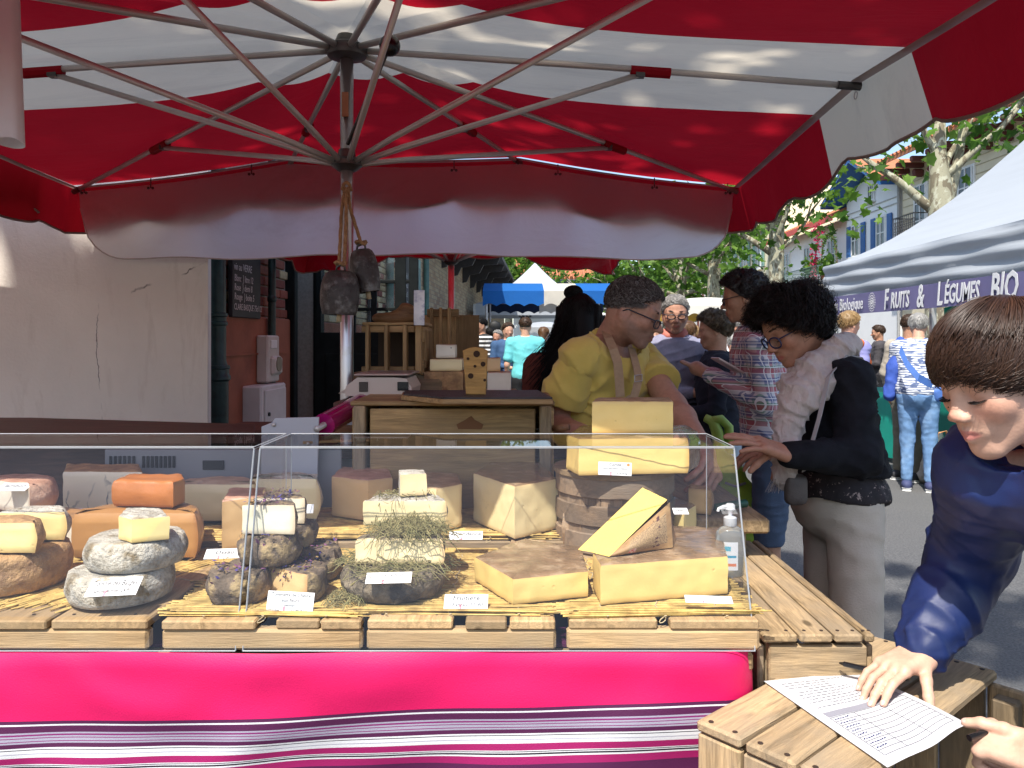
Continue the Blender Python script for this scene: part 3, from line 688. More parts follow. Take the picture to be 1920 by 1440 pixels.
# hedge of far trees behind everything is made of single trees below
def bark():
    m, t, B, N, L = nodes('plane_bark'); co = N('TexCoord').outputs['Object']
    a = noise(N, L, co, 5, 4, .6, .8, (1,1,.6)); b = noise(N, L, co, 9, 4, .6, .5, (1,1,.7))
    c = mixc(N, L, ramp(N, L, a, .5, .53), (.30,.285,.2), (.155,.13,.085)); c = mixc(N, L, ramp(N, L, b, .56, .59), c, (.40,.395,.30)); c = mixc(N, L, ramp(N, L, noise(N, L, co, 30, 4), .55, .75, (0,0,0), (.5,.5,.5)), c, (.14,.12,.08))
    L(c, B.inputs['Base Color']); B.inputs['Roughness'].default_value = .85; bp = N('Bump', i_Strength=.5, i_Distance=.02); L(a, bp.inputs['Height']); L(bp.outputs[0], B.inputs['Normal']); return m
BARK = bark()
def tree(x, y, label, seed, tr=.22, fork=3.6, limbs=(), nleaf=1500, lsize=.2, crown=None, group='plane trees along the square'):
    """pollarded plane: mottled trunk, crooked limbs, leaves on twigs around the limb ends"""
    g = random.Random(seed); t = thing('plane_tree', label, 'tree', (x,y,0), 0, group); mb = MB()
    mb.tube([(0,0,0),(.03,0,.4),(0,.03,fork*.5),(.03,-.02,fork),(.0,.04,fork+.8),(.05,.03,fork+1.7)], [tr*1.35,tr*1.1,tr,tr*.95,tr*.62,tr*.3], 14); mb.build('trunk', BARK, t, True)
    ends = []
    for (az, el, ln, r0, z0) in limbs:
        d = V((math.cos(R(az))*math.cos(R(el)), math.sin(R(az))*math.cos(R(el)), math.sin(R(el)))); p = V((0,0,z0)); pts = [p.copy()]
        for k in range(5):
            d = (d+V((g.gauss(0,.14),g.gauss(0,.14),g.gauss(.05,.12)))).normalized(); p = p+d*ln/5; pts.append(p.copy())
        mb = MB(); mb.tube(pts, [r0*(1-.13*k) for k in range(6)], 9)
        ends += [pts[3], pts[4], pts[5]]
        for q in (pts[3], pts[4], pts[5], pts[5]):
            d2 = (d+V((g.gauss(0,.7),g.gauss(0,.7),g.gauss(.25,.4)))).normalized(); e = q+d2*ln*g.uniform(.25,.5); mb.tube([q, (q+e)/2+V((0,0,.06)), e], [r0*.4,r0*.28,r0*.12], 6); ends += [e, (q+e)/2]
        mb.build('limb', BARK, t, True)
    mb = MB(); pts = ends if crown is None else ends
    for k in range(nleaf):
        c = g.choice(pts); rr = lsize*2.6
        leaf1(mb, c+V((g.gauss(0,rr),g.gauss(0,rr),g.gauss(.05,rr*.7))), lsize*g.uniform(.55,1.25), g)
    if crown:
        for (c, r, n) in crown: leafblob(mb, c, r, n, lsize, g)
    mb.build('crown', LEAFM, t)
    return t
tree(7.9,14.2,'big mottled plane tree rising behind the white banner tent', 11, .23, 4.0, [(165,42,2.0,.10,3.7),(15,55,2.2,.12,3.7),(-20,48,2.2,.08,4.3),(60,55,2.0,.08,4.3),(200,68,2.0,.07,4.7)], 520, .24)
tree(7.55,22,'plane tree with pale trunk beside the planted balcony of the white house', 12, .22, 4.6, [(190,38,2.2,.10,3.8),(-10,30,1.6,.07,3.9),(150,55,2.2,.09,4.4),(260,50,2.0,.09,4.2),(90,65,1.8,.08,4.7)], 680, .27)
tree(7.6,29,'plane tree whose trunk stands left of the cream apartment balcony', 13, .24, 4.3, [(185,32,2.2,.09,3.8),(0,45,1.6,.08,4.0),(270,40,2.2,.09,3.8),(90,50,2.0,.09,4.2),(225,50,2.2,.08,4.2)], 800, .3)
tree(7.75,35.5,'slimmer plane tree farther along the row left of two trunks', 14, .24, 4.2, [(200,20,2.8,.12,3.4),(20,25,2.6,.12,3.5),(270,30,2.6,.12,3.4),(100,45,2.4,.12,4),(160,40,2.4,.1,4)], 1000, .32)
tree(5.2,40,'leafy plane tree in front of the orange tiled roof, right part', 15, .22, 3.2, [(180,20,2.2,.12,2.8),(0,20,2.4,.12,2.8),(270,30,2,.1,2.8),(60,50,2,.1,3.2)], 500, .3, [((0.4,0,4.3),(1.6,1.3,1.3),800)])
tree(-.2,44,'green tree behind the peak of the white pagoda tent', 16, .22, 3.6, [(180,30,2.4,.12,3.2),(0,30,2.4,.12,3.2),(270,40,2,.1,3.2)], 700, .3, [((0,0,5.2),(2.6,1.8,1.9),1600)])
tree(9.6,48,'farthest plane tree closing the row beside the terrace house', 17, .22, 3.6, [(180,30,2.4,.12,3.2),(0,30,2.4,.12,3.2),(270,40,2,.1,3.2)], 700, .32, [((0,0,5.0),(3.0,1.8,2.0),1500)])
# ------------------------------------------------------------------ market parasols
def canvas(name, ca, cb=None, half=.328, trans=.42, dirt=(.35,.3,.26)):
    """awning canvas: one colour, or a band of ca (|y| < half) between cb"""
    if name in MC: return MC[name]
    m, t, B, N, L = nodes(name); co = N('TexCoord').outputs['Object']; out = t.nodes['Material Output']
    c = mixc(N, L, ramp(N, L, noise(N, L, co, 2.2, 8, .7, .6, (.5,2.5,1)), .52, .8, (0,0,0), (.45,.45,.45)), ca, dirt)
    if cb:
        cr = ramp(N, L, noise(N, L, co, 3, 5), .3, .7, tuple(x*.85 for x in cb), cb)
        sp = N('SeparateXYZ'); L(co, sp.inputs[0]); ab = N('Math', operation='ABSOLUTE'); L(sp.outputs[1], ab.inputs[0]); gt = N('Math', operation='GREATER_THAN', i_1=half); L(ab.outputs[0], gt.inputs[0])
        c = mixc(N, L, gt.outputs[0], c, cr)
    L(c, B.inputs['Base Color']); B.inputs['Roughness'].default_value = .75; B.inputs['Specular IOR Level'].default_value = .2
    bp = N('Bump', i_Strength=.35, i_Distance=.02); L(noise(N, L, co, 4, 6, .6, 1.0, (.6,2,1)), bp.inputs['Height']); L(bp.outputs[0], B.inputs['Normal'])
    tr = N('BsdfTranslucent'); L(c, tr.inputs[0]); L(bp.outputs[0], tr.inputs['Normal']); mx = N('MixShader', i_0=trans)
    L(B.outputs[0], mx.inputs[1]); L(tr.outputs[0], mx.inputs[2]); L(mx.outputs[0], out.inputs[0]); MC[name] = m; return m
STRIPE = canvas('striped_canvas', (.74,.66,.53), (.42,.008,.02))
WHITEC = canvas('white_canvas', (.92,.92,.94), trans=.85); REDC = canvas('red_canvas', (.42,.008,.02), trans=.4)
TAPE = M('hem_tape', (.36,.27,.23), .8, .15, 10, trans=.3); ALU = M('aluminium_tube', (.50,.46,.43), .38, .12, 6, metal=.35)
DKM = M('dark_cast_metal', (.09,.085,.08), .4, .3, 20, metal=.7); POLE = M('galvanised_pole', (.52,.47,.47), .28, .1, 5, (.4,.33,.25), (.55,.75), 9, metal=.8); KNOB = plain('black_knob', (.006,.006,.007), .25)
def umbrella(label, loc, hx=1.69, hy=1.39, full=True, fabric=None, group='red and white market parasols'):
    fabric = fabric or STRIPE
    t = thing('market_parasol', label, 'parasol', loc, 0, group)
    zc, zt, zm, zh = 2.142, 2.286, 2.217, 2.343
    rim = [(hx,-hy,zc),(hx,0,zm),(hx,hy,zc),(.587*hx/1.69,hy,zt),(-.587*hx/1.69,hy,zt),(-hx,hy,zc),(-hx,0,zm),(-hx,-hy,zc),(-.587*hx/1.69,-hy,zt),(.587*hx/1.69,-hy,zt)]
    rim = [V(p) for p in rim]; n = len(rim); per = []
    for i in range(n):
        a, b = rim[i], rim[(i+1)%n]
        for k in range(10):
            f = k/10; p = a.lerp(b, f); s = math.sin(PI*f); c2 = V((p.x,p.y,0)); p = p-c2.normalized()*.022*s; p.z -= .018*s; per.append((p, f, i))
    m = len(per); v = [V((0,0,zh+.03))]; f = []; rings = 9
    for r in range(1, rings+1):
        q = r/rings
        for p, fr, i in per: v.append(V((p.x*q, p.y*q, (zh+.03)*(1-q)+(p.z+.012)*q-.05*math.sin(PI*q)*math.sin(PI*fr)*.6)))
    f += [(0, 1+j, 1+(j+1)%m) for j in range(m)]
    for r in range(rings-1): f += [(1+r*m+j, 1+(r+1)*m+j, 1+(r+1)*m+(j+1)%m, 1+r*m+(j+1)%m) for j in range(m)]
    me = mesh('canopy', v, f, fabric, 40); link('canopy', me, t)
    # hanging scalloped valance
    def fringe(H, sc_amp, off, name, mat, dz=.0, sides=None):
        L_ = 0; v = []; f = []; hem = []; prev = None; cum = []
        for p, fr, i in per+per[:1]:
            if prev is not None: L_ += (p-prev).length
            cum.append(L_); prev = p
        N_ = 260; pl = [p for p, _, _ in per+per[:1]]; j = 0; rows = 6
        for k in range(N_+1):
            s = L_*k/N_
            while j < len(cum)-2 and cum[j+1] < s: j += 1
            a = (s-cum[j])/max(1e-6, cum[j+1]-cum[j]); p = pl[j].lerp(pl[j+1], a); d = (pl[j+1]-pl[j]).normalized(); o = V((d.y,-d.x,0)).normalized()
            if o.dot(V((p.x,p.y,0))) < 0: o = -o
            ph = s/.53; b = H*(1-sc_amp*(1-abs(math.sin(PI*ph))**.7))
            for r in range(rows+1):
                q = r/rows; v.append(p+o*(off+(.05 if abs(o.x) > .5 else .012)*q+.014*q*math.sin(s*14+1.3*math.sin(s*5)))-V((0,0,dz+b*q)))
            hem.append(v[-1])
        R1 = rows+1
        f = [(k*R1+r, (k+1)*R1+r, (k+1)*R1+r+1, k*R1+r+1) for k in range(N_) for r in range(rows)]
        o = link(name, mesh(name, v, f, mat, True), t)
        return hem
    hem = fringe(.235, .2, .006, 'valance', fabric)
    mb = MB(); mb.tube(hem, .006, 5, cap=False); mb.build('hem_piping', TAPE, t, True)
    # hem tape under the rim
    v = []; f = []
    for p, fr, i in per:
        c2 = V((p.x,p.y,0)).normalized(); v += [p+c2*.004-V((0,0,.004)), p-c2*.03+V((0,0,.0015))]
    m2 = len(per); f = [(2*j, 2*((j+1)%m2), 2*((j+1)%m2)+1, 2*j+1) for j in range(m2)]; link('rim_tape', mesh('rim_tape', v, f, TAPE), t)
    # pole, hub, slider
    mb = MB(); mb.tube([(0,0,0),(0,0,zh)], .0215, 18); mb.build('pole', POLE, t, True)
    mb = MB(); mb.lathe([(.03,zh-.06),(.062,zh-.05),(.07,zh-.035),(.07,zh-.02),(.04,zh-.005),(.03,zh+.02)], 20); mb.build('top_hub', DKM, t, 40)
    zs = 1.947; mb = MB(); mb.lathe([(.024,zs-.03),(.03,zs-.028),(.05,zs-.012),(.05,zs+.002),(.03,zs+.014),(.027,zs+.04),(.0222,zs+.042)], 20); mb.build('slider', DKM, t, 40)
    for i, p in enumerate(rim):
        d = V((p.x,p.y,0)).normalized(); a = V((0,0,zh-.03))+d*.06; b = p-V((0,0,.02))-d*.02
        mb = MB(); mb.tube([a, a.lerp(b,.5)+V((0,0,.004)), b], .0105, 10); rb = mb.build('rib', ALU, t, True)
        j = a.lerp(b, .56); q = (b-a).normalized()
        mb = MB(); mb.tube([j-q*.03-V((0,0,.002)), j+q*.1-V((0,0,.002))], .018, 8); mb.build('sleeve', REDC, rb)
        mb = MB(); mb.tube([b-q*.06, b+q*.015], .014, 8); mb.build('end_cap', DKM if i%2 else TAPE, rb)
        if i in (1,3,4,6):
            mb = MB(); c0 = b-V((0,0,.03)); mb.tube([c0+V((.012*math.cos(w_)*d.y,.012*math.cos(w_)*-d.x,.012*math.sin(w_))) for w_ in np.linspace(0,2*PI,13)], .0016, 5, cap=False); mb.build('ring', ALU, rb, True)
        s0 = V((0,0,zs))+d*.045; mb = MB(); mb.tube([s0, s0.lerp(j,.15)+V((0,0,.004)), j-V((0,0,.012))], .0095, 10); st = mb.build('strut', ALU, t, True)
        mb = MB(); mb.box(j-V((0,0,.012)), (.03,.03,.02)); mb.build('joint', DKM, st)
    return t, rim, hem
PX, PY = -.542, 2.52
par, rim, hem = umbrella('large red and white striped parasol spread over the cheese counter', (PX,PY,0))
# crank handle with black knob on the main parasol
mb = MB(); k0 = V((.01,-.03,2.0)); k1 = P(728,92,2.25)-V((PX,PY,0)); mb.tube([k0, k1], .007, 8); o = mb.build('crank_arm', DKM, par, True)
mb = MB(); mb.ball(k1+(k1-k0).normalized()*.012, .031, 20, 14); mb.build('knob', KNOB, o, True)
mb = MB(); mb.box((0,-.024,2.13), (.022,.008,.08), bev=.002); mb.build('lock_plate', M('amber_label', (.35,.16,.08), .5), par)
# inner white weather sheet clipped under the far rim
sh = thing('clip_on_sheet', 'long white canvas sheet clipped inside the far edge of the striped parasol', 'canvas sheet', (PX,PY,0))
def far_rim(x):
    pts = [rim[5], rim[4], rim[3], rim[2]]
    for a, b in zip(pts, pts[1:]):
        if a.x <= x <= b.x+1e-6:
            f = (x-a.x)/(b.x-a.x); return a.z+(b.z-a.z)*f-.018*math.sin(PI*f)
    return rim[5].z
xa, xb = -1.645, 1.66
def shf(u, v):
    x = xa+(xb-xa)*u; zt_ = far_rim(x)-.03; H = (zt_-1.79)+.012*math.sin(u*9)+.006*math.sin(u*31)
    e = min(u, 1-u)*(xb-xa); 
    if e < .22: H *= .25+.75*math.sqrt(max(0, 1-((.22-e)/.22)**2))**(.9)
    y = 1.39-.035+.012*v+.014*math.sin(u*26)*v**.7+.007*math.sin(u*57+v*2)*v+.004*math.sin(u*131+v*5)*v*(1-v)*2
    return V((x, y, zt_-H*v))
mb = MB(); mb.grid(shf, 150, 16); mb.build('sheet', WHITEC, sh, True)
mb = MB()
for i in range(150): pass
mb.tube([shf(i/90,1) for i in range(91)], .0035, 5); mb.build('hem', M('sheet_hem', (.55,.5,.46), .8), sh, True)
for px in (120,275,466,850,1047,1230,1372):
    x = Xp(px, 3.83)-PX; x = min(max(x, xa+.03), xb-.03); u = (x-xa)/(xb-xa); p = shf(u, .045)
    mb = MB()
    for s in (-1,1): mb.ball((p.x+s*.011, p.y-.006, p.z), .007, 8, 6)
    mb.tube([(p.x,p.y-.004,p.z),(p.x,p.y-.002,p.z+.05)], .003, 5); mb.build('clip', DKM, sh)
# second parasol behind; hidden one added at the left to shade the wall
umbrella('red parasol on a slim pole behind the counter, farther down the hall', (Xp(846,5.3),5.3,-.03), 1.15, .72, fabric=REDC)
umbrella('neighbouring striped parasol left of the counter by the pale wall', (-3.93,2.3,.06), 1.6, 1.39)
# corner of a white drape hanging at the extreme left, close to us
dr = thing('hanging_drape', 'folded white drape hanging in the upper left corner close by', 'drape', (-1.05,1.75,1.75))
def drf(u, v):
    a = PI*2*u; x = Xp(18-26*math.cos(a)-60*(1-math.cos(a))*.0, 1.75); base = P(-20+48*math.cos(a)+ (14*v), 275, 1.75); z0 = Zp(268+6*math.sin(a*2), 1.75); z1 = 2.3
    return V((base.x, 1.75+.035*math.sin(a)+.004*math.sin(a*5), z0+(z1-z0)*(1-v)))
mb = MB(); mb.grid(drf, 40, 12); mb.build('fabric', M('near_white_cloth', (.72,.70,.69), .8, .06, 8, trans=.3), dr, True, world=True)
# shading plane tree whose trunk stands out of view at the left
tree(-4.4,-2.0,'tall plane tree spreading over the parasols, trunk out of view at the left', 21, .25, 8.6, [(14,22,2.4,.10,8.7),(40,26,2.4,.10,8.8),(5,34,2.4,.09,9.0),(75,34,2.2,.09,8.8),(125,40,2,.09,8.8)], 0, .32, [((1.8,.05,10.0),(2.9,1.3,.7),620),((.3,.4,10.2),(1.6,1.5,.7),400)])
# ------------------------------------------------------------------ counter, pallets, mats
K = 1.15; ZT = CZ-.443*K; ZD = .910            # table top, display level
YF = 1.105*K
def D(px, py, z=None): return Pz(px, py, ZD if z is None else z)
OAK = wood('pallet_oak', (.50,.33,.165), .55, .75, grey=(.40,.29,.17)); OLD = wood('crate_wood', (.47,.33,.18), .42, .8, grey=(.30,.235,.16)); PINE = wood('warm_pine', (.44,.27,.12), .5, .6); DARKW = wood('dark_plank', (.16,.075,.05), .5, .5, knots=False)
tb = thing('trestle_table', 'long trestle table hidden under the pink striped cloth', 'table', (-.9,YF+.35,0))
mb = MB(); mb.box((-.75,YF+.40,ZT-.022), (2.3,.8,.03), bev=.004); mb.build('top', OAK, tb, world=True)
for x in (-1.7,.2):
    for y in (YF+.12,YF+.7):
        mb = MB(); mb.tube([(x,y,0),(x,y,ZT-.03)], .02, 8); mb.build('leg', DKM, tb, world=True)
def clothmat():
    m, t, B, N, L = nodes('basque_stripe_cloth'); uv = N('UVMap'); sp = N('SeparateXYZ'); L(uv.outputs[0], sp.inputs[0])
    pk = (.62,.008,.10); dk = (.075,.012,.055); wh = (.64,.64,.64); lv = (.32,.30,.37); mg = (.30,.012,.10); bk = (.02,.015,.025); pu = (.19,.02,.12)
    st = [(0,pk),(.088,dk),(.093,wh),(.0957,dk),(.105,lv),(.1075,pu),(.109,lv),(.112,pu),(.1135,lv),(.1165,pu),(.118,lv),(.1205,dk),(.126,wh),(.1285,bk),(.1295,wh),(.134,lv),(.1358,wh),(.1395,mg),(.149,wh),(.1505,bk),(.152,wh),(.1535,bk),(.155,wh),(.158,mg),(.168,dk),(.19,wh),(.193,dk),(.2,lv),(.205,mg),(.225,pk)]
    r = N('ValToRGB'); cr = r.color_ramp; cr.interpolation = 'CONSTANT'
    for i, (p, c) in enumerate(st):
        e = cr.elements[i] if i < 2 else cr.elements.new(p/.3); e.position = p/.3; e.color = (*c,1)
    mu = N('Math', operation='MULTIPLY', i_1=1/.3/K); L(sp.outputs[1], mu.inputs[0]); L(mu.outputs[0], r.inputs[0])
    co = N('TexCoord').outputs['Object']; c = mixc(N, L, 1.0, r.outputs[0], ramp(N, L, noise(N, L, co, 8, 5), .3, .7, (.9,.9,.9), (1.05,1.05,1.05)), 'MULTIPLY')
    L(c, B.inputs['Base Color']); B.inputs['Roughness'].default_value = .55; B.inputs['Specular IOR Level'].default_value = .3
    bp = N('Bump', i_Strength=.2, i_Distance=.002); wv = noise(N, L, co, 420, 2, .5); L(wv, bp.inputs['Height'])
    rd = N('TexNoise', noise_type='RIDGED_MULTIFRACTAL'); rd.inputs['Scale'].default_value = 3.2; rd.inputs['Detail'].default_value = 3; rd.inputs['Distortion'].default_value = 1.2; L(co, rd.inputs['Vector']); b2 = N('Bump', i_Strength=.5, i_Distance=.02); L(rd.outputs[0], b2.inputs['Height']); L(bp.outputs[0], b2.inputs['Normal']); L(b2.outputs[0], B.inputs['Normal']); return m
XR = Xp(1424,1.09*K)
def cloth(u, v):
    # u: along the table incl. the right end turn; v: down
    L1 = XR+2.1; s = u*(L1+.5); d = v*.62
    wob = .006*math.sin(s*3.1+.6)+.003*math.sin(s*7.7+d*6)
    fold = d*(.05*math.sin(s*5.3+1+d*2)+.03*math.sin(s*11.7+d*9)+.02*math.sin(s*2.1)+.012*math.sin(s*29+d*25))+.0022*math.sin(s*23+d*45)*math.sin(s*4.1)+.0015*math.sin(s*9-d*60)
    dep = .012*math.exp(-((s-1.75)**2+((d-.06)/.5)**2)*14)
    if s < L1-.06: x, y = -2.1+s, 1.085*K-fold-dep
    else:
        a = min(1, (s-L1+.06)/.1)*PI/2; x = XR-.06+.06*math.sin(a)+d*.05*math.sin(a); y = 1.085*K+.06*(1-math.cos(a))+max(0, s-L1-.04)-fold*(1-a/1.6)
    z = ZT+.003-d
    if d < .015: y += (.015-d)*.6
    return V((x, y, z))
mb = MB(); mb.grid(cloth, 260, 50); L1 = XR+2.1
nu, nv = 260, 50
mb.uv = [(i/nu, j/nv*.62-.012*max(0,(i/nu*(L1+.5)-1.0))+.006*math.sin(i/nu*(L1+.5)*3.1+.6)+.02*max(0,i/nu*(L1+.5)-1.0)**1.6) for j in range(nv+1) for i in range(nu+1)]
o = mb.build('striped_tablecloth', clothmat(), None, True); tag(o, 'hot pink tablecloth with purple and white stripes hanging from the cheese counter', 'tablecloth')
mb = MB(); mb.box(((XR-.012-1.9)/2,YF+.41,ZT-.002), (XR-.012+1.9,.78,.005)); c2 = mb.build('cloth_top', plain('purple_cloth_top', (.075,.012,.05), .6), o)
NAIL = plain('rusty_nail', (.04,.025,.018), .6)
def pallet(px0, px1, slats, label):
    x0, x1 = Xp(px0,YF), Xp(px1,YF); w_ = x1-x0; t = thing('wooden_pallet', label, 'pallet', ((x0+x1)/2,YF+.3,ZT+.003), 0, 'small wooden pallets carrying the cheeses')
    h = ZD-.006-.0155-ZT-.003
    for y in (-.303,.0,.3): board((w_,.024,h), OAK, 'bearer', t, (0,y,h/2), (0,0,0), .005)
    for a, b in slats:
        xa_, xb_ = Xp(a,YF), Xp(b,YF); ww = xb_-xa_; sl_ = board((.62,ww,.0155), OAK, 'slat', t, ((xa_+xb_)/2-(x0+x1)/2,-.006+rnd.uniform(-.003,.003),h+.0079), (0,0,R(90)), .0025)
        n = MB()
        for dx in (-.35,.3): n.lathe([(.0028,0),(.0028,.0012),(.001,.0016)], 7, ((xa_+xb_)/2-(x0+x1)/2+dx*ww,-.29,h+.0157))
        n.build('nail', NAIL, t)['kind'] = 'stuff'
pallet(-330,285,[(-330,-130),(-110,98),(106,284)],'small wooden pallet at the left under the two grey tomme wheels')
pallet(310,682,[(312,485),(522,602),(606,680)],'small wooden pallet under the flower rind cheeses and their price card')
pallet(690,1042,[(692,850),(874,950),(956,1040)],'small wooden pallet under the hay cheeses, third from the left')
pallet(1062,1420,[(1066,1230),(1254,1418)],'small wooden pallet under the large golden cheese blocks')
STRAW = M('straw', (.58,.40,.13), .7, .4, 30, (.34,.21,.07), (.5,.66), 40); TWINE = M('twine', (.45,.36,.22), .9, .2, 40)
def mat(px0, px1, y0, y1, ang, n, label, seed, z_=0):
    g = np.random.default_rng(seed); x0, x1 = Xp(px0,YF), Xp(px1,YF); t = thing('straw_mat', label, 'straw mat', ((x0+x1)/2,(y0+y1)/2,ZD-.010+z_), 0, 'straw mats under the cheeses')
    c, s = math.cos(ang), math.sin(ang); L_ = (x1-x0) if abs(c) > .8 else (y1-y0)/abs(s)
    a = g.uniform(0,1,n); b = g.normal(0,.035,n)
    if abs(c) > .8: cx = (x0+x1)/2+b*L_; cy = y0+(y1-y0)*a
    else: cx = x0+(x1-x0)*a; cy = (y0+y1)/2+b*L_*.6
    th = ang+g.normal(0,.035,n); ln = L_*g.uniform(.9,1.02,n)/2; k = 4; p = np.zeros((n,k,3)); z = g.uniform(.001,.0075,n)+(.010*np.exp(-(cy-y0)/.02)*g.uniform(0,1,n) if abs(c) > .8 else 0)
    for j, f in enumerate(np.linspace(-1,1,k)):
        p[:,j,0] = cx+np.cos(th)*ln*f-(x0+x1)/2+g.normal(0,.0012,n); p[:,j,1] = cy+np.sin(th)*ln*f-(y0+y1)/2+g.normal(0,.0012,n); p[:,j,2] = z+g.normal(0,.0008,n)
    v, f = strands(p, g.uniform(.0013,.0025,n), .8); o = link('straws', fast_mesh('straws', v, f, STRAW), t); o['kind'] = 'stuff'
    mb = MB()
    for q in (.2,.5,.82):
        if abs(c) > .8: 
            xx = (x1-x0)*(q-.5); mb.tube([(xx+.004*math.sin(i*1.7), (y1-y0)*(i/24-.5), .009+.002*math.sin(i*2.1)) for i in range(25)]+[(xx,(y1-y0)/2,.0)], .0011, 5)
            mb.tube([(xx+.006*math.cos(w_*1.5), -(y1-y0)/2-.002-.008*abs(math.sin(w_)), .004-.006*math.sin(w_)) for w_ in np.linspace(0,5,10)], .0009, 4)
        else:
            yy = (y1-y0)*(q-.5); mb.tube([((x1-x0)*(i/24-.5), yy+.004*math.sin(i*1.3), .009+.002*math.sin(i*2.1)) for i in range(25)], .0011, 5)
    mb.build('twine', TWINE, t)
mat(-260,300,1.33,1.95,R(62),1100,'straw mat with straws fanning diagonally under the grey wheels at the left',1)
mat(308,676,1.27,1.62,R(-1),640,'straw mat whose bundle ends stick out under the flower rind cheeses',2)
mat(640,1040,1.28,1.62,R(-1.5),640,'straw mat under the hay covered cheese',3)
mat(1062,1420,1.27,1.6,R(1.5),640,'straw mat under the large golden block at the right end',4)
mat(180,1060,1.69,2.02,R(2),620,'shaded straw mat farther back under the tall wedges',5,.022)
mat(300,900,1.55,1.70,R(-2),330,'narrow straw mat between the front and back rows of cheese',6)
# ------------------------------------------------------------------ cheeses
from mathutils import noise as mnoise
def pastem(name, col, holes=.35, sss=.35, rough=.42, hs=45, specks=None):
    if name in MC: return MC[name]
    m, t, B, N, L = nodes(name); co = N('TexCoord').outputs['Object']
    c = ramp(N, L, noise(N, L, co, 9, 5), .3, .7, tuple(x*.93 for x in col), tuple(min(1,x*1.05) for x in col))
    c = mixc(N, L, ramp(N, L, noise(N, L, co, 22, 6, .7), .6, .8, (0,0,0), (.25,.25,.25)), c, tuple(x*.8 for x in col))
    vo = N('TexVoronoi'); vo.inputs['Scale'].default_value = hs; vo.inputs['Randomness'].default_value = 1; L(co, vo.inputs['Vector'])
    sel = ramp(N, L, noise(N, L, co, 14, 2), .58, .62); hole = mixc(N, L, 1.0, ramp(N, L, vo.outputs['Distance'], .08, .14, (1,1,1), (0,0,0)), sel, 'MULTIPLY')
    c = mixc(N, L, mixc(N, L, 1.0, hole, holes, 'MULTIPLY'), c, specks if specks else tuple(x*.55 for x in col))
    at = N('VertexColor', layer_name='Col'); c = mixc(N, L, at.outputs[0], c, tuple(x*y for x, y in zip(col, (.62,.50,.42))))
    L(c, B.inputs['Base Color']); B.inputs['Roughness'].default_value = rough
    bp = N('Bump', i_Strength=.4, i_Distance=.003); L(mixc(N, L, .5, noise(N, L, co, 45, 7, .7), mixc(N, L, 1.0, (1,1,1), hole, 'SUBTRACT')), bp.inputs['Height']); L(bp.outputs[0], B.inputs['Normal']); MC[name] = m; return m
PA = {'comte': pastem('comte_paste', (.82,.60,.21)), 'yellow': pastem('yellow_paste', (.84,.67,.28)), 'pale': pastem('pale_paste', (.84,.70,.38)), 'cream': pastem('cream_paste', (.88,.72,.40), .2), 'gold': pastem('gold_paste', (.86,.62,.16), .15), 'white': pastem('white_paste', (.88,.80,.58), .4), 'orange': pastem('gouda_paste', (.46,.23,.07), .5), 'tan': pastem('tan_paste', (.74,.50,.24), .3), 'pepper': pastem('pepper_paste', (.76,.64,.36), 1.0, hs=60, specks=(.06,.06,.05)), 'grey': pastem('grey_paste', (.6,.55,.45), .2), 'roque': pastem('blue_paste', (.78,.72,.58), 1.0, hs=38, specks=(.08,.09,.1))}
RI = {'brown': M('brown_rind', (.30,.19,.10), .6, .35, 25, (.46,.34,.2), (.45,.65), 18, bump=.5, bscale=70), 'tan': M('tan_rind', (.42,.25,.11), .65, .35, 35, (.25,.14,.07), (.5,.64), 20, bump=.7, bscale=110), 'grey': M('grey_tomme_rind', (.52,.48,.40), .95, .32, 45, (.24,.19,.12), (.5,.64), 26, bump=1.0, bscale=110), 'dark': M('flower_rind', (.13,.095,.065), .9, .6, 40, (.36,.26,.13), (.52,.6), 22, bump=1.0, bscale=45), 'hay': M('hay_rind', (.19,.15,.10), .9, .5, 50, (.07,.06,.05), (.5,.65), 30, bump=1.0, bscale=60), 'orange': M('orange_rind', (.42,.145,.035), .4, .2, 8, bump=.15, coat=.3), 'gouda': M('gouda_rind', (.36,.18,.06), .35, .15, 6, bump=.1, coat=.4), 'pink': M('pink_rind', (.45,.25,.17), .6, .3, 18, (.6,.42,.3), (.5,.65), 9, bump=.4), 'wrap': M('film_over_rind', (.26,.165,.09), .2, .35, 22, (.44,.32,.2), (.52,.66), 20, bump=.6, bscale=35, coat=.6), 'print': M('printed_rind', (.46,.31,.16), .6, .2, 25, bump=.3), 'roque': M('blue_cheese_rind', (.42,.30,.2), .7, .3, 20, (.25,.2,.16), (.55,.7), 20, bump=.4)}
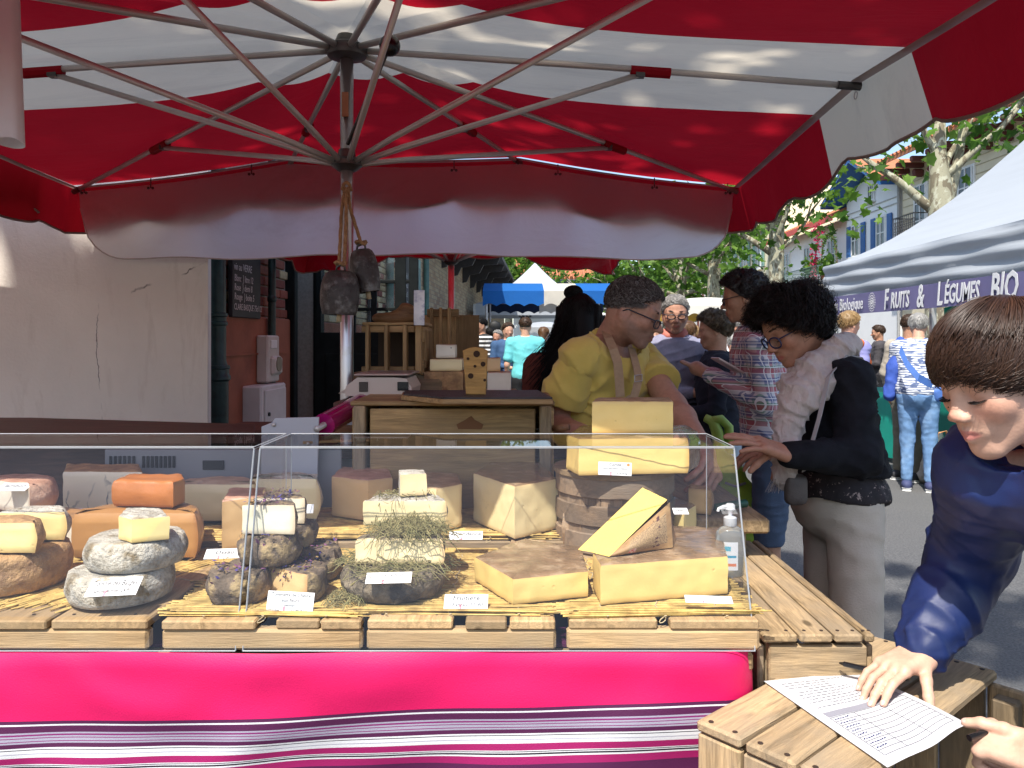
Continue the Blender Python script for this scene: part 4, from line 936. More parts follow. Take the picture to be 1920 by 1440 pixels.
def cheese(name, label, poly, flags, z0, h, rind, paste, bev=.005, bulge=0, amp=.0015, group=None, M4=None, seg=.009, cat='cheese', top='r'):
    """poly: footprint (counter-clockwise xy); flags: per edge 'r' rind or 'c' cut face"""
    A = sum(poly[i-1][0]*poly[i][1]-poly[i][0]*poly[i-1][1] for i in range(len(poly)))
    if A < 0: poly = poly[::-1]; flags = flags[::-1]; flags = flags[1:]+flags[:1]
    pts, fl = [], []; n = len(poly)
    for i in range(n):
        a, b = V(poly[i][:2]), V(poly[(i+1)%n][:2]); k = max(1, int((b-a).length/seg))
        for j in range(k): pts.append(a.lerp(b, j/k)); fl.append(flags[i])
    m = len(pts); cen = sum(pts, V((0,0)))/m; nor = []
    for i in range(m):
        d = pts[(i+1)%m]-pts[i-1]; nor.append(V((d.y,-d.x)).normalized())
    hs = max(2, int(h/.008)); prof = [(-bev,0),(-bev*.3,bev*.3)]+[(bulge*math.sin(PI*j/hs), bev+(h-2*bev)*j/hs) for j in range(hs+1)]+[(-bev*.3,h-bev*.3),(-bev,h)]
    v = []; f = []; mi = []; seed = V((rnd.uniform(0,50),rnd.uniform(0,50),0))
    for q, z in prof:
        for i in range(m):
            p = pts[i]+nor[i]*(q if (q < 0 or fl[i]=='r') else 0); w_ = V((p.x,p.y,z)); e = amp*(mnoise.noise(w_*55+seed)+.6*mnoise.noise(w_*18+seed))*(1.6 if fl[i]=='r' else 1.0)
            p = p+nor[i]*e; v.append(V((p.x,p.y,z0+z+(.8*e if z > h*.5 else 0))))
    k = len(prof); rset = [i for i in range(m) if fl[i] == 'r' and (fl[(i+1)%m] != 'r' or fl[i-1] != 'r')]
    for r in range(k-1):
        for i in range(m): f.append((r*m+i, r*m+(i+1)%m, (r+1)*m+(i+1)%m, (r+1)*m+i)); mi.append(0 if (fl[i]=='r' or (r >= k-2 and top=='r') or r == 0) else 1)
    base = (k-1)*m; last = [base+i for i in range(m)]
    for sc_ in (.8,.55,.3):
        cur = []
        for i in range(m):
            p = cen+(V(v[base+i]).to_2d()-cen)*sc_; w_ = V((p.x,p.y,0)); cur.append(len(v)); v.append(V((p.x,p.y,z0+h+amp*1.4*mnoise.noise(w_*30+seed))))
        f += [(last[i], last[(i+1)%m], cur[(i+1)%m], cur[i]) for i in range(m)]; mi += [0 if top=='r' else 1]*m; last = cur
    v.append(V((cen.x,cen.y,z0+h))); c0 = len(v)-1; f += [(last[i], last[(i+1)%m], c0) for i in range(m)]; mi += [0 if top=='r' else 1]*m
    f.append(tuple(range(m-1,-1,-1))); mi.append(0)
    if M4 is not None: v = [M4 @ p for p in v]
    cc = sum(v[:m], V())/m; t = thing(name, label, cat, cc, 0, group)
    for idx, nm, mt in ((0,'rind',RI.get(rind) or rind),(1,'cut_face',PA.get(paste) or paste)):
        ff = [q for q, w_ in zip(f, mi) if w_ == idx]
        if not ff: continue
        used = sorted({i for q in ff for i in q}); mp = {i: j for j, i in enumerate(used)}
        me = mesh(nm, [v[i]-cc for i in used], [tuple(mp[i] for i in q) for q in ff], mt, 50); link(nm, me, t)
        if idx == 1:
            ec = np.zeros((len(used),3))
            for j, i in enumerate(used):
                if i < k*m: z = prof[i//m][1]; e = min(z, h-z); a = i%m; run = min([abs(a-q) if abs(a-q) < m/2 else m-abs(a-q) for q in rset] or [99])*seg; ec[j] = max(math.exp(-e/.0045), math.exp(-run/.006) if rset else 0)*.85
            vcol(me, ec)
    return t
def circ(c, r, n=28, a0=0, a1=2*PI, rx=1, ry=1): return [(c[0]+r*rx*math.cos(a0+(a1-a0)*i/n), c[1]+r*ry*math.sin(a0+(a1-a0)*i/n)) for i in range(n if abs(a1-a0) > 6.28 else n+1)]
def wheel(name, label, c, r, z0, h, rind, amp=.003, group=None, bev=.012):
    p = circ(c, r, 36); return cheese(name, label, p, ['r']*36, z0, h, rind, 'pale', bev, .004, amp, group)
def half(name, label, c, r, ang, z0, h, rind, paste, span=PI, bev=.006, bulge=.006, amp=.0015, M4=None, inner=0):
    """a cut sector of a wheel: cut faces meet at c, arc is rind; ang = direction of its middle"""
    p = circ(c, r, 18, ang-span/2, ang+span/2); fl = ['r']*18+['c']; 
    if span < PI*.98: p.append(c); fl = ['r']*18+['c','c']
    return cheese(name, label, p, fl, z0, h, rind, paste, bev, bulge, amp, M4=M4)
def bp_(pts, z=None): return [tuple(D(x, y, z))[:2] for x, y in pts]
def hgt(py_base, py_top, Y): return (py_base-py_top)/F*Y
Z0 = ZD; ZR = ZD+.024
board((1.62,.36,.022), OLD, 'display_riser', None, (-.42,1.86,ZD+.001), (0,0,0)); tag(bpy.data.objects['display_riser'], 'low wooden board raising the back row of cheeses', 'riser')
# --- right: golden blocks
cheese('cheese_block', 'large golden alpine cheese block with brown rind at the right end of the display', bp_([(1112,1108),(1126,1136),(1364,1115),(1352,1052),(1150,1042)]), ['c','c','c','c','r'], Z0, .060*K, 'wrap', 'comte', .004)
zc_ = Z0+.060*K+.002
a, b, c3 = P(1088,1035,1.53), P(1160,1043,1.44), P(1258,1022,1.52)
# wedge leaning on the block: thin end low at the left, thick printed heel at the right
t = thing('printed_wedge', 'golden cheese wedge with printed rind and red emblem leaning on the big block', 'cheese', (P(1180,1040,1.5).x,1.5,zc_))
A0, A1 = P(1084,1030,1.41), P(1142,1044,1.351); T0, T1 = P(1205,914,1.515), P(1251,937,1.445); B0, B1 = P(1268,1008,1.48), P(1262,1026,1.414)
def quadgrid(p00, p10, p11, p01, bow=V((0,0,0)), n=14, jit=.0007):
    def fn(u, v): 
        q = p00.lerp(p10,u).lerp(p01.lerp(p11,u),v)+bow*(4*u*(1-u)*(1-v)*4*v); return q+V((1,1,1))*jit*mnoise.noise(q*80)
    return fn
mb = MB(); mb.grid(quadgrid(A0,A1,T1,T0), 10, 20); o = mb.build('cut_face', PA['gold'], t, True, world=True)
def printmat():
    m, t, B, N, L = nodes('printed_label_rind'); uv = N('UVMap').outputs[0]; sp = N('SeparateXYZ'); L(uv, sp.inputs[0])
    c = ramp(N, L, noise(N, L, uv, 9, 6), .3, .7, (.30,.17,.07), (.42,.26,.11))
    wv = N('TexWave', bands_direction='Y'); wv.inputs['Scale'].default_value = 9; wv.inputs['Distortion'].default_value = .3; L(uv, wv.inputs[0]); lines = ramp(N, L, wv.outputs['Fac'], .55, .7)
    ch = ramp(N, L, noise(N, L, uv, 34, 2, .5, 0, (1.4,.7,1)), .46, .52); lt = mixc(N, L, 1.0, lines, ch, 'MULTIPLY')
    def band(x, a, b_):
        g = N('Math', operation='COMPARE', i_1=a, i_2=b_); L(x, g.inputs[0]); return g.outputs[0]
    zone = mixc(N, L, 1.0, band(sp.outputs[0], .58, .33), band(sp.outputs[1], .5, .36), 'MULTIPLY'); c = mixc(N, L, mixc(N, L, 1.0, zone, .35, 'MULTIPLY'), c, (.50,.38,.22)); c = mixc(N, L, mixc(N, L, 1.0, zone, lt, 'MULTIPLY'), c, (.06,.035,.02))
    vo = N('TexVoronoi'); vo.inputs['Scale'].default_value = 11; L(uv, vo.inputs['Vector'])
    fl = mixc(N, L, 1.0, ramp(N, L, vo.outputs['Distance'], .35, .42, (1,1,1), (0,0,0)), mixc(N, L, 1.0, band(sp.outputs[0], .72, .06), band(sp.outputs[1], .5, .42), 'MULTIPLY'), 'MULTIPLY'); c = mixc(N, L, fl, c, (.09,.035,.03))
    red = mixc(N, L, 1.0, band(sp.outputs[0], .33, .055), band(sp.outputs[1], .2, .13), 'MULTIPLY'); rc = mixc(N, L, ramp(N, L, noise(N, L, uv, 26, 1), .5, .53), (.55,.04,.025), (.7,.65,.55)); c = mixc(N, L, red, c, rc)
    L(c, B.inputs['Base Color']); B.inputs['Roughness'].default_value = .55; bp = N('Bump', i_Strength=.3, i_Distance=.002); L(noise(N, L, uv, 40, 5), bp.inputs['Height']); L(bp.outputs[0], B.inputs['Normal']); return m
mb = MB(); mb.grid(quadgrid(A1,B1,T1+V((.004,-.004,-.004)),A1.lerp(T1,.12), V((0,-.018,0))), 16, 16); o = mb.build('printed_rind', printmat(), t, True, world=True)
mb = MB(); mb.add([A0,A1,B1,B0,T0,T1], [(0,4,3),(3,4,5,2),(0,3,2,1)]); mb.build('back_rind', RI['tan'], t, world=True)
mb = MB(); q = quadgrid(A1,B1,T1,A1.lerp(T1,.12), V((0,-.018,0)))
cheese('cheese_wedge', 'low golden wedge with brown rind left of the big block on the mat', bp_([(890,1090),(962,1136),(1103,1120),(1090,1068),(985,1052)]), ['c','c','c','c','r'], Z0, .040*K, 'wrap', 'comte', .004, 0, .002)
cheese('cheese_wedge', 'small grey rinded wedge standing behind the low golden wedge', bp_([(946,1052),(1032,1052),(1025,1030),(960,1024)]), ['c','c','r','r'], Z0, .017*K, 'brown', 'tan', .003)
cheese('cheese_block', 'pale yellow block behind the printed wedge, on its left', bp_([(1056,1026),(1168,1036),(1180,1000),(1072,992)]), ['r','c','c','c'], Z0, .066*K, 'wrap', 'yellow', .006, .003)
cheese('cheese_block', 'pale yellow block with a card on top behind the printed wedge, on its right', bp_([(1240,1012),(1282,1030),(1306,1010),(1262,990)]), ['c','c','c','c'], Z0, .068*K, 'wrap', 'yellow', .004)
# --- drum and comte
Yd = 1.74; dc = (Xp(1152,Yd), Yd); zdt = Zp(890,Yd-.12)
t = thing('cheese_drum', 'round wooden stave drum carrying the big pale cheese halves', 'drum', (dc[0],dc[1],Z0-.01), 0)
rD = 107/F*Yd; hD = zdt-Z0+.01; n = 18
STV = wood('drum_stave', (.30,.20,.12), .5, .8, grey=(.24,.19,.14))
for k in range(n):
    a = 2*PI*k/n; board((hD-.02,2*PI*rD/n*.985,.012), STV, 'stave', t, ((rD-.008)*math.cos(a),(rD-.008)*math.sin(a),hD/2-.008), (0,-PI/2,a) if False else Euler((0,R(90),a)), .002)
for zz in (hD-.03,.03,hD*.5):
    mb = MB(); mb.lathe([(rD+.001,zz-.022),(rD+.004,zz-.02),(rD+.004,zz+.02),(rD+.001,zz+.022)], 36); mb.build('hoop', STV, t, 40)
mb = MB(); mb.lathe([(rD+.006,hD-.012),(rD+.008,hD-.01),(rD+.008,hD),(0,hD+.001)], 36); mb.build('lid', wood('drum_lid', (.45,.31,.17), .6, .8), t, 40)
zl = zdt+.003
cheese('half_cheese', 'lower big pale cheese half resting on the wooden drum behind a price card', [tuple(P(1062,880,Yd-.08))[:2], tuple(P(1085,885,Yd-.16))[:2], tuple(P(1290,885,Yd-.13))[:2], tuple(P(1310,870,Yd-.03))[:2], tuple(P(1290,860,Yd+.1))[:2], tuple(P(1090,860,Yd+.1))[:2]], ['c','c','r','r','r','r'], zl, .078, 'wrap', 'comte', .006, .004)
cheese('cheese_piece', 'upper pale yellow cheese piece standing on top of the lower half', [tuple(P(1110,0,Yd-.09))[:2], tuple(P(1262,0,Yd-.10))[:2], tuple(P(1255,0,Yd+.02))[:2], tuple(P(1120,0,Yd+.02))[:2]], ['c','c','c','c'], zl+.080, Zp(752,Yd-.09)-zl-.080, 'brown', 'comte', .003)
half('small_cheese_piece', 'small tan cheese end beside the vendor hand behind the guard', (Xp(1288,1.82),1.80), .052, R(25), .957, .060, 'tan', 'tan', PI*.6)
# --- centre blocks
cheese('tall_wedge', 'tall pale wedge half in sunlight with its corner towards us', bp_([(888,978),(965,1012),(1046,992),(1012,950),(925,945)], ZR), ['c','c','c','r','r'], ZR, .100*K, 'wrap', 'pale', .004)
cheese('cheese_block', 'pale block with brown top left of the tall sunlit wedge', bp_([(757,985),(818,1000),(866,988),(858,962),(772,955)], ZR), ['c','c','r','c','r'], ZR, .086*K, 'brown', 'pale', .004)
cheese('cheese_block', 'pinkish tan upright block behind the hay cheese', bp_([(622,968),(690,978),(736,970),(728,948),(640,944)], ZR), ['c','c','c','r','r'], ZR, .085*K, 'pink', 'tan', .004)
# --- left group
zt1 = Z0; yw = 1.335
wheel('tomme_wheel', 'grey white tomme wheel, lower of the stack of two, with a price card', (Xp(227,1.36),1.362), .0845, Z0, .046*K, 'grey', .0012, 'grey tomme wheels', .008)
wheel('tomme_wheel', 'grey white tomme wheel, upper of the stack of two, under a small wedge', (Xp(256,1.375),1.375), .081, Z0+.046*K+.002, .043*K, 'grey', .0012, 'grey tomme wheels', .008)
zz = Z0+.089*K+.004
cheese('cheese_wedge', 'small yellow wedge on top of the two grey tomme wheels', [tuple(P(x,0,y))[:2] for x, y in ((222,1.33),(247,1.305),(318,1.33),(300,1.39),(235,1.40))], ['c','c','c','r','r'], zz, .036*K, 'grey', 'yellow', .003)
half('gouda_half', 'large orange brown gouda half with glossy rounded rind under an orange wedge', (Xp(298,1.68),1.57), .128, R(90), Z0, .090*K, 'gouda', 'orange', PI, .022, .006, .001)
cheese('orange_wedge', 'bright orange wedge lying on the gouda half', [tuple(P(x,0,y))[:2] for x, y in ((212,1.60),(325,1.58),(347,1.63),(342,1.68),(240,1.68))], ['r','c','c','r','r'], Z0+.092*K, .048*K, 'orange', 'orange', .007, .004)
def veinmat():
    m, t, B, N, L = nodes('veined_paste'); co = N('TexCoord').outputs['Object']; nz = noise(N, L, co, 16, 5); mx = N('MixRGB', i_0=.06); L(co, mx.inputs[1]); L(nz, mx.inputs[2])
    vo = N('TexVoronoi', feature='DISTANCE_TO_EDGE'); vo.inputs['Scale'].default_value = 17; mp = N('Mapping'); mp.inputs['Scale'].default_value = (1.3,1,.55); L(mx.outputs[0], mp.inputs[0]); L(mp.outputs[0], vo.inputs['Vector'])
    c = mixc(N, L, mixc(N, L, 1.0, ramp(N, L, vo.outputs['Distance'], .01, .05, (1,1,1), (0,0,0)), ramp(N, L, noise(N, L, co, 12, 2), .45, .55), 'MULTIPLY'), (.76,.66,.48), (.10,.12,.14)); L(c, B.inputs['Base Color']); B.inputs['Roughness'].default_value = .5; return m
cheese('blue_cheese', 'upright blue veined cheese half at the back left', [tuple(P(x,0,y))[:2] for x, y in ((118,1.84),(268,1.84),(262,1.96),(124,1.96))], ['c','r','r','r'], ZR, .100*K, 'tan', veinmat(), .008)
half('herb_cheese', 'pale speckled half round cheese at the back left of the guard joint', (Xp(415,1.84),1.79), .102, R(90), ZR, .085*K, 'roque', 'pepper', PI, .022)
half('herb_cheese', 'pale speckled half round cheese at the back right of the guard joint', (Xp(540,1.84),1.80), .085, R(90), ZR, .096*K, 'grey', 'pepper', PI, .028)
cheese('tall_wedge', 'tall tan wedge with reddish top standing at the guard joint', bp_([(416,1035),(497,1022),(500,985),(440,975)]), ['c','c','r','r'], Z0, .094*K, 'pink', 'tan', .004)
half('ham_cheese', 'pinkish pressed cheese half at the far left with a card on top', (Xp(10,1.66),1.66), .095, R(60), Z0+.068*K, .062*K, 'pink', 'grey', PI, .014)
half('grey_half', 'pale grey cheese half lying under the pinkish one at the far left', (Xp(45,1.60),1.62), .125, R(80), Z0, .066*K, 'gouda', 'grey', PI, .016)
wheel('tan_wheel', 'tan brown wheel at the left edge under two cut pieces', (Xp(15,1.42),1.43), .098, Z0, .062*K, 'tan', .003)
half('cut_cheese', 'creamy cut half on the tan wheel, front one at the left edge', (Xp(0,1.36),1.355), .066, R(90), Z0+.063*K, .052*K, 'tan', 'yellow', PI, .012)
half('cut_cheese', 'creamy cut half on the tan wheel, the one further back', (Xp(70,1.46),1.44), .062, R(95), Z0+.063*K, .052*K, 'grey', 'yellow', PI, .012)
# --- flower rind group
gR = 'flower rind cheeses'
wheel('flower_cheese', 'dark flower rind cheese at the bottom left of its stack', (Xp(452,1.35),1.352), .053, Z0, .047*K, 'dark', .004, gR, .009)
half('flower_cheese', 'cut dark flower rind cheese behind the flower cheese price card', (Xp(556,1.36),1.355), .052, R(60), Z0, .045*K, 'dark', 'tan', PI*1.25, .006, .002, .003)
wheel('flower_cheese', 'dark flower rind cheese on the mat at the back of the stack', (Xp(588,1.46),1.47), .047, Z0, .05*K, 'dark', .004, gR, .009)
wheel('flower_cheese', 'dark flower rind cheese lying in the middle of the stack', (Xp(505,1.375),1.38), .051, Z0+.048*K, .046*K, 'dark', .004, gR, .009)
half('flower_cheese', 'white cut flower rind cheese crowning the stack', (Xp(502,1.35),1.352), .046, R(90), Z0+.095*K, .046*K, 'dark', 'white', PI, .003, .002, .002)
wheel('flower_cheese', 'dark flower rind cheese under the back white cut one', (Xp(545,1.47),1.475), .045, Z0+.051*K, .04*K, 'dark', .004, gR, .009)
half('flower_cheese', 'white cut flower rind cheese behind the crowning one', (Xp(528,1.46),1.445), .047, R(90), Z0+.092*K, .043*K, 'dark', 'white', PI, .003, .002, .002)
# petals and dried flowers on those rinds
PETS = [M('dried_petal_%d'%i, c, .8, .4, 30) for i, c in enumerate(((.07,.05,.20),(.04,.03,.045),(.28,.18,.07),(.16,.06,.12)))]
# --- hay cheese stack
wheel('hay_cheese', 'dark wheel covered in hay at the bottom of the hay stack', (Xp(737,1.39),1.395), .092, Z0, .044*K, 'hay', .004, None, .012)
half('hay_cheese', 'creamy cut wheel with hay on it in the middle of the hay stack', (Xp(748,1.36),1.36), .078, R(90), Z0+.046*K, .043*K, 'hay', 'cream', PI, .006, .003, .003)
half('hay_cheese', 'pale cut cheese behind and above the hay, third of the stack', (Xp(760,1.46),1.45), .078, R(90), Z0+.088*K, .042*K, 'grey', 'pale', PI, .005, .003, .002)
cheese('cheese_wedge', 'small wedge on top of the hay stack', [tuple(P(x,0,y))[:2] for x, y in ((750,1.47),(800,1.485),(795,1.53),(748,1.52))], ['c','c','r','r'], Z0+.132*K, .038*K, 'grey', 'cream', .003)
def hay(label, c, rx, ry, z, n, ln, seed, spread=.012):
    g = np.random.default_rng(seed); p = np.zeros((n,5,3)); a = g.uniform(0,6.28,n); r = np.sqrt(g.uniform(0,1,n)); th = g.uniform(0,6.28,n); l = ln*g.uniform(.35,1,n); bend = g.normal(0,.5,n); tilt = g.normal(0,.18,n)
    for j, f in enumerate(np.linspace(-.5,.5,5)):
        t_ = th+bend*f; p[:,j,0] = c[0]+rx*r*np.cos(a)+np.cos(t_)*l*f; p[:,j,1] = c[1]+ry*r*np.sin(a)+np.sin(t_)*l*f*.8
        over = np.maximum(0, np.hypot((p[:,j,0]-c[0])/rx,(p[:,j,1]-c[1])/ry)-.9); p[:,j,2] = z+g.normal(0,spread*.2,n)+tilt*l*f+np.abs(g.normal(0,spread,n))*.5-over*.045
    v, f = strands(p-np.array([c[0],c[1],z]), g.uniform(.0005,.0011,n), .5); t = thing('hay_tuft', label, 'hay', (c[0],c[1],z)); o = link('blades', fast_mesh('blades', v, f, HAY), t); o['kind'] = 'stuff'
HAY = M('hay', (.27,.23,.10), .75, .45, 60, (.14,.14,.05), (.5,.65), 50)
hay('thin layer of hay blades hanging over the dark bottom wheel', (Xp(735,1.38),1.385), .10, .09, Z0+.046*K, 330, .09, 5)
hay('thick tuft of hay on the creamy cut cheese in the middle', (Xp(765,1.385),1.395), .07, .055, Z0+.092*K, 300, .085, 6, .02)
hay('loose hay blades fallen on the mat left of the hay stack', (Xp(655,1.33),1.33), .035, .05, Z0+.006, 110, .07, 7)
hay('sparse hay stuck to the pale third cheese', (Xp(760,1.49),1.48), .06, .04, Z0+.133*K, 60, .05, 8, .006)
for i, (px, Yp_, dz, r, hh) in enumerate(((452,1.352,.048,.05,.04),(505,1.38,.095,.048,.04),(502,1.375,.142,.035,.0),(560,1.375,.046,.04,.02),(528,1.47,.137,.036,0),(588,1.47,.051,.044,.045))):
    g = random.Random(40+i); mb = MB()
    for q_ in range(150 if hh else 80):
        a = g.uniform(0,6.28); sd_ = hh and g.random() < .5
        q = r*1.04 if sd_ else r*math.sqrt(g.uniform(0,1)); p = V((q*math.cos(a), q*math.sin(a), -g.uniform(.004,hh) if sd_ else g.uniform(.0005,.004))); d = V((g.gauss(0,1),g.gauss(0,1),g.gauss(0,.35))).normalized()
        if sd_: d = V((-math.sin(a)*g.gauss(0,1), math.cos(a)*g.gauss(0,1), g.gauss(0,1))).normalized()
        s, u, _ = frame(d); l = g.uniform(.004,.013)
        if sd_: s = V((-math.sin(a),math.cos(a),0)).cross(d).cross(d) if False else d.cross(V((math.cos(a),math.sin(a),0))).normalized()
        mb.add([p, p+d*l*.5+s*l*.25, p+d*l+u*l*.1, p+d*l*.5-s*l*.25], [(0,1,2,3)], g.randrange(4))
    o = mb.build('dried_flowers', PETS, None, loc=(Xp(px,Yp_),Yp_,Z0+dz*K+.001)); tag(o, ['purple dried petals on the bottom left flower cheese','purple dried petals on the middle flower cheese','dark dried petals on the crowning white cut cheese','purple dried petals on the cut cheese behind the price card','dark dried petals on the back white cut cheese','dark dried petals on the back mat cheese'][i], 'dried flowers', 'dried flowers on the rinds', 'stuff')
# ------------------------------------------------------------------ clear guards over the cheese
ACR = acrylic('clear_acrylic'); EDGE = M('acrylic_edge', (.50,.53,.56), .25, .05, 5, trans=.4)
YT, YB, YK = 1.19*K, 1.09*K, 1.36*K; ZG = CZ-200/F*YT; ZB = ZT+.004
def guard(label, pxl, pxr, left_side=True):
    xl_b, xr_b = Xp(pxl[1],YB), Xp(pxr[1],YB); xl, xr = Xp(pxl[0],YT), Xp(pxr[0],YT)
    t = thing('acrylic_guard', label, 'display guard', ((xl+xr)/2,YB,ZB), 0, 'clear acrylic guards')
    th = .003; ef = []
    def sheet(name, pts, nrm):
        n = V(nrm).normalized()*th; v = [V(p) for p in pts]; mb = MB(); mb.add(v, [tuple(range(len(v)))]); o = mb.build(name, ACR, t, world=True)
        e = MB(); k = len(v)
        for i in range(k):
            a, b = v[i], v[(i+1)%k]; e.tube([a, b], .0009, 4)
        e.build('edge', EDGE, o, world=True)
    sheet('front_pane', [(xl_b,YB,ZB),(xr_b,YB,ZB),(xr,YT,ZG),(xl,YT,ZG)], (0,-1,.3))
    sheet('top_pane', [(xl,YT+.002,ZG+.002),(xr,YT+.002,ZG+.002),(xr,YK,ZG+.002),(xl,YK,ZG+.002)], (0,0,1))
    for x, xb, on in ((xl,xl_b,left_side),(xr,xr_b,True)):
        if on: sheet('side_pane', [(xb,YB+.004,ZB),(x,YT+.004,ZG-.002),(x,YK,ZG-.002),(x,YK,ZB)], (1,0,0))
guard('long clear acrylic guard over the cheeses, right one ending by the bottle', (487,455), (1377,1416))
guard('clear acrylic guard over the cheeses at the left, cut by the picture edge', (-420,-460), (476,441))
# ------------------------------------------------------------------ price cards
CARD = M('price_card', (.80,.80,.79), .4, .02, 5); INK = plain('print_ink', (.03,.03,.035), .6); PINK = plain('pink_print', (.7,.25,.3), .6); ORG = plain('orange_dot', (.75,.22,.06), .6)
def card(label, px0, px1, py0, py1, Y, lines, tilt=20, yaw=0, roll=0, dot=False):
    w_, h = (px1-px0)/F*Y, (py1-py0)/F*Y/max(.25,math.cos(R(tilt))*1.0 if tilt < 60 else .35); c = P((px0+px1)/2, (py0+py1)/2, Y)
    m = Matrix.Translation(c) @ Matrix.Rotation(R(yaw),4,'Z') @ Matrix.Rotation(R(90-tilt),4,'X') @ Matrix.Rotation(R(roll),4,'Z')
    t = thing('price_card', label, 'price card', c, 0, 'price cards on the cheeses')
    mb = MB(); v, f = chbox(w_/2, h/2, .0006, .0003); mb.add([m @ V(p) for p in v], f); mb.build('card', CARD, t, world=True)
    for s, fx, fy, sz, sh_ in lines:
        text(s, h*sz, INK, 'lettering', t, m @ Matrix.Translation((w_*fx, h*fy, .0008)), shear=sh_, bold=h*sz*.012, sx=min(.95, .92*w_*(1-1.6*abs(fx))/(.52*h*sz*len(s))), depth=.00005)
    mb = MB(); v = [m @ V(p) for p in ((-w_*.14,-h*.5,.0007),(-w_*.10,-h*.5,.0007),(-w_*.09,-h*.2,.0007),(-w_*.15,-h*.25,.0007))]; mb.add(v, [(0,1,2,3)]); mb.build('ribbon_mark', PINK, t, world=True)
    if dot:
        mb = MB(); mb.add([m @ V((w_*.40+h*.12*math.cos(a), h*.33+h*.12*math.sin(a), .0008)) for a in np.linspace(0,2*PI,17)[:-1]], [tuple(range(16))]); mb.build('dot', ORG, t, world=True)
card('white price card reading Tommette de Chevre aux fleurs', 500, 589, 1111, 1147, 1.28, [('Tommette de Chèvre',0,.34,.24,.12),('aux fleurs',0,.08,.24,.12),('«fermier»',.0,-.16,.16,.15),('31.90 €/kg',.2,-.40,.2,.1),('Lait Cru Entier',-.33,-.40,.1,0)], 15, -3, -2)
card('white price card reading Comté on the lower cheese half', 1122, 1184, 867, 891, 1.555, [('Comté',0,.3,.34,.1),('«Extra Petit Réserve Tradition»',0,.02,.2,.1),('26.90 €/kg',.2,-.34,.2,0),('Lait cru entier',-.3,-.34,.14,0)], 12, -2, -2, True)
card('narrow white price card on the lower grey tomme wheel', 168, 260, 1092, 1108, 1.272, [('Tomme des Bauges',0,.18,.42,.1),('Savoie fermier 24.90',0,-.24,.3,.1)], 62, 4, 2)
card('narrow white price card on the hay between the hay cheeses', 686, 772, 1076, 1091, 1.288, [('Tomme de Brebis',0,.2,.42,.1),('au foin 32.90 €/kg',0,-.24,.34,.1)], 50, -4, 3)
card('narrow white price card on the mat left of the low golden wedge', 833, 915, 1122, 1134, 1.295, [('Fruitière',0,.22,.45,.1),('«Extra» 22.90',0,-.24,.36,.1)], 60, 0, 0)
card('small white price card on straw below the pale brown topped block', 842, 905, 1000, 1008, 1.63, [('Abondance',0,.15,.6,.1)], 62, 0, 0)
card('pale price card in shade beside the blue veined cheese', 78, 184, 958, 972, 1.72, [('Bleu de Gex',0,.2,.42,.1),('Haut Jura 25.90',0,-.24,.36,.1)], 66, -5, 0)
card('price card on top of the pinkish cheese at the far left', 0, 55, 908, 918, 1.62, [('Jambon',0,.1,.5,.1)], 70, 0, 0)
card('blank folded card under the tall tan wedge', 386, 455, 1033, 1043, 1.53, [('Ossau',0,.1,.5,.1)], 66, 8, 0)
card('small white card on the mat left of the big golden block', 1045, 1078, 1043, 1052, 1.50, [('Gruyère',0,.1,.5,.1)], 55, 0, 0)
card('thin white card slipped under the big golden block', 1285, 1372, 1120, 1128, 1.28, [], 74, -6, 0)
card('white card lying on the pale block behind the printed wedge', 1262, 1290, 955, 962, 1.58, [('Salers',0,.1,.5,.1)], 68, 0, 0)
card('white price card standing among the herb cheeses', 525, 588, 946, 962, 1.62, [('Gouda',0,.1,.4,.1)], 20, 0, 0)
# ------------------------------------------------------------------ sanitizer bottle
bc = D(1369, 1078); Yb = bc.y; s_ = Yb/F
t = thing('sanitizer_bottle', 'clear pump bottle of hand gel with white pump beside the guard', 'bottle', bc)
GEL = nodes('clear_gel'); gm = GEL[0]; gb = GEL[2]; gb.inputs['Base Color'].default_value = (.80,.86,.84,1); gb.inputs['Roughness'].default_value = .08; gb.inputs['Transmission Weight'].default_value = .72; gb.inputs['IOR'].default_value = 1.2
mb = MB(); q = s_
mb.lathe([(24*q,0),(26.5*q,3*q),(27*q,40*q),(27*q,72*q),(25*q,82*q),(19*q,89*q),(11*q,93*q),(10*q,97*q)], 28, sy=.72); mb.build('body', gm, t, 60)
WP = plain('white_plastic', (.78,.78,.76), .35); mb = MB(); mb.lathe([(11.5*q,93*q),(12*q,94*q),(12*q,108*q),(9*q,110*q),(4*q,111*q),(4*q,122*q)], 20); mb.build('collar', WP, t, 40)
mb = MB(); mb.lathe([(7*q,122*q),(9*q,123*q),(9*q,131*q),(6*q,134*q)], 16); mb.tube([(0,0,128*q),(-13*q,-2*q,128*q),(-22*q,-3*q,125*q),(-24*q,-3*q,120*q)], [4.5*q,4*q,3.2*q,2.6*q], 8); mb.build('pump', WP, t, 50)
def lab(u, v): a = R(195+95*u); return V((27.4*q*math.cos(a), 27.4*q*.72*math.sin(a), (14+52*v-(0 if 1 else 0))*q))
mb = MB(); mb.grid(lab, 12, 8); mb.build('label', plain('bottle_label', (.82,.84,.86), .4), t, True)
for v0, v1, c in ((.44,.52,(.03,.35,.55)),(.14,.24,(.75,.22,.12)),(.68,.84,(.10,.45,.6))):
    mb = MB(); mb.grid(lambda u, v: lab(.12+.8*u if v0 != .68 else .3+.4*u, v0+(v1-v0)*v)*1.006, 10, 2); mb.build('label_stripe', plain('label_ink_%d'%int(v0*100), c, .5), t, True)
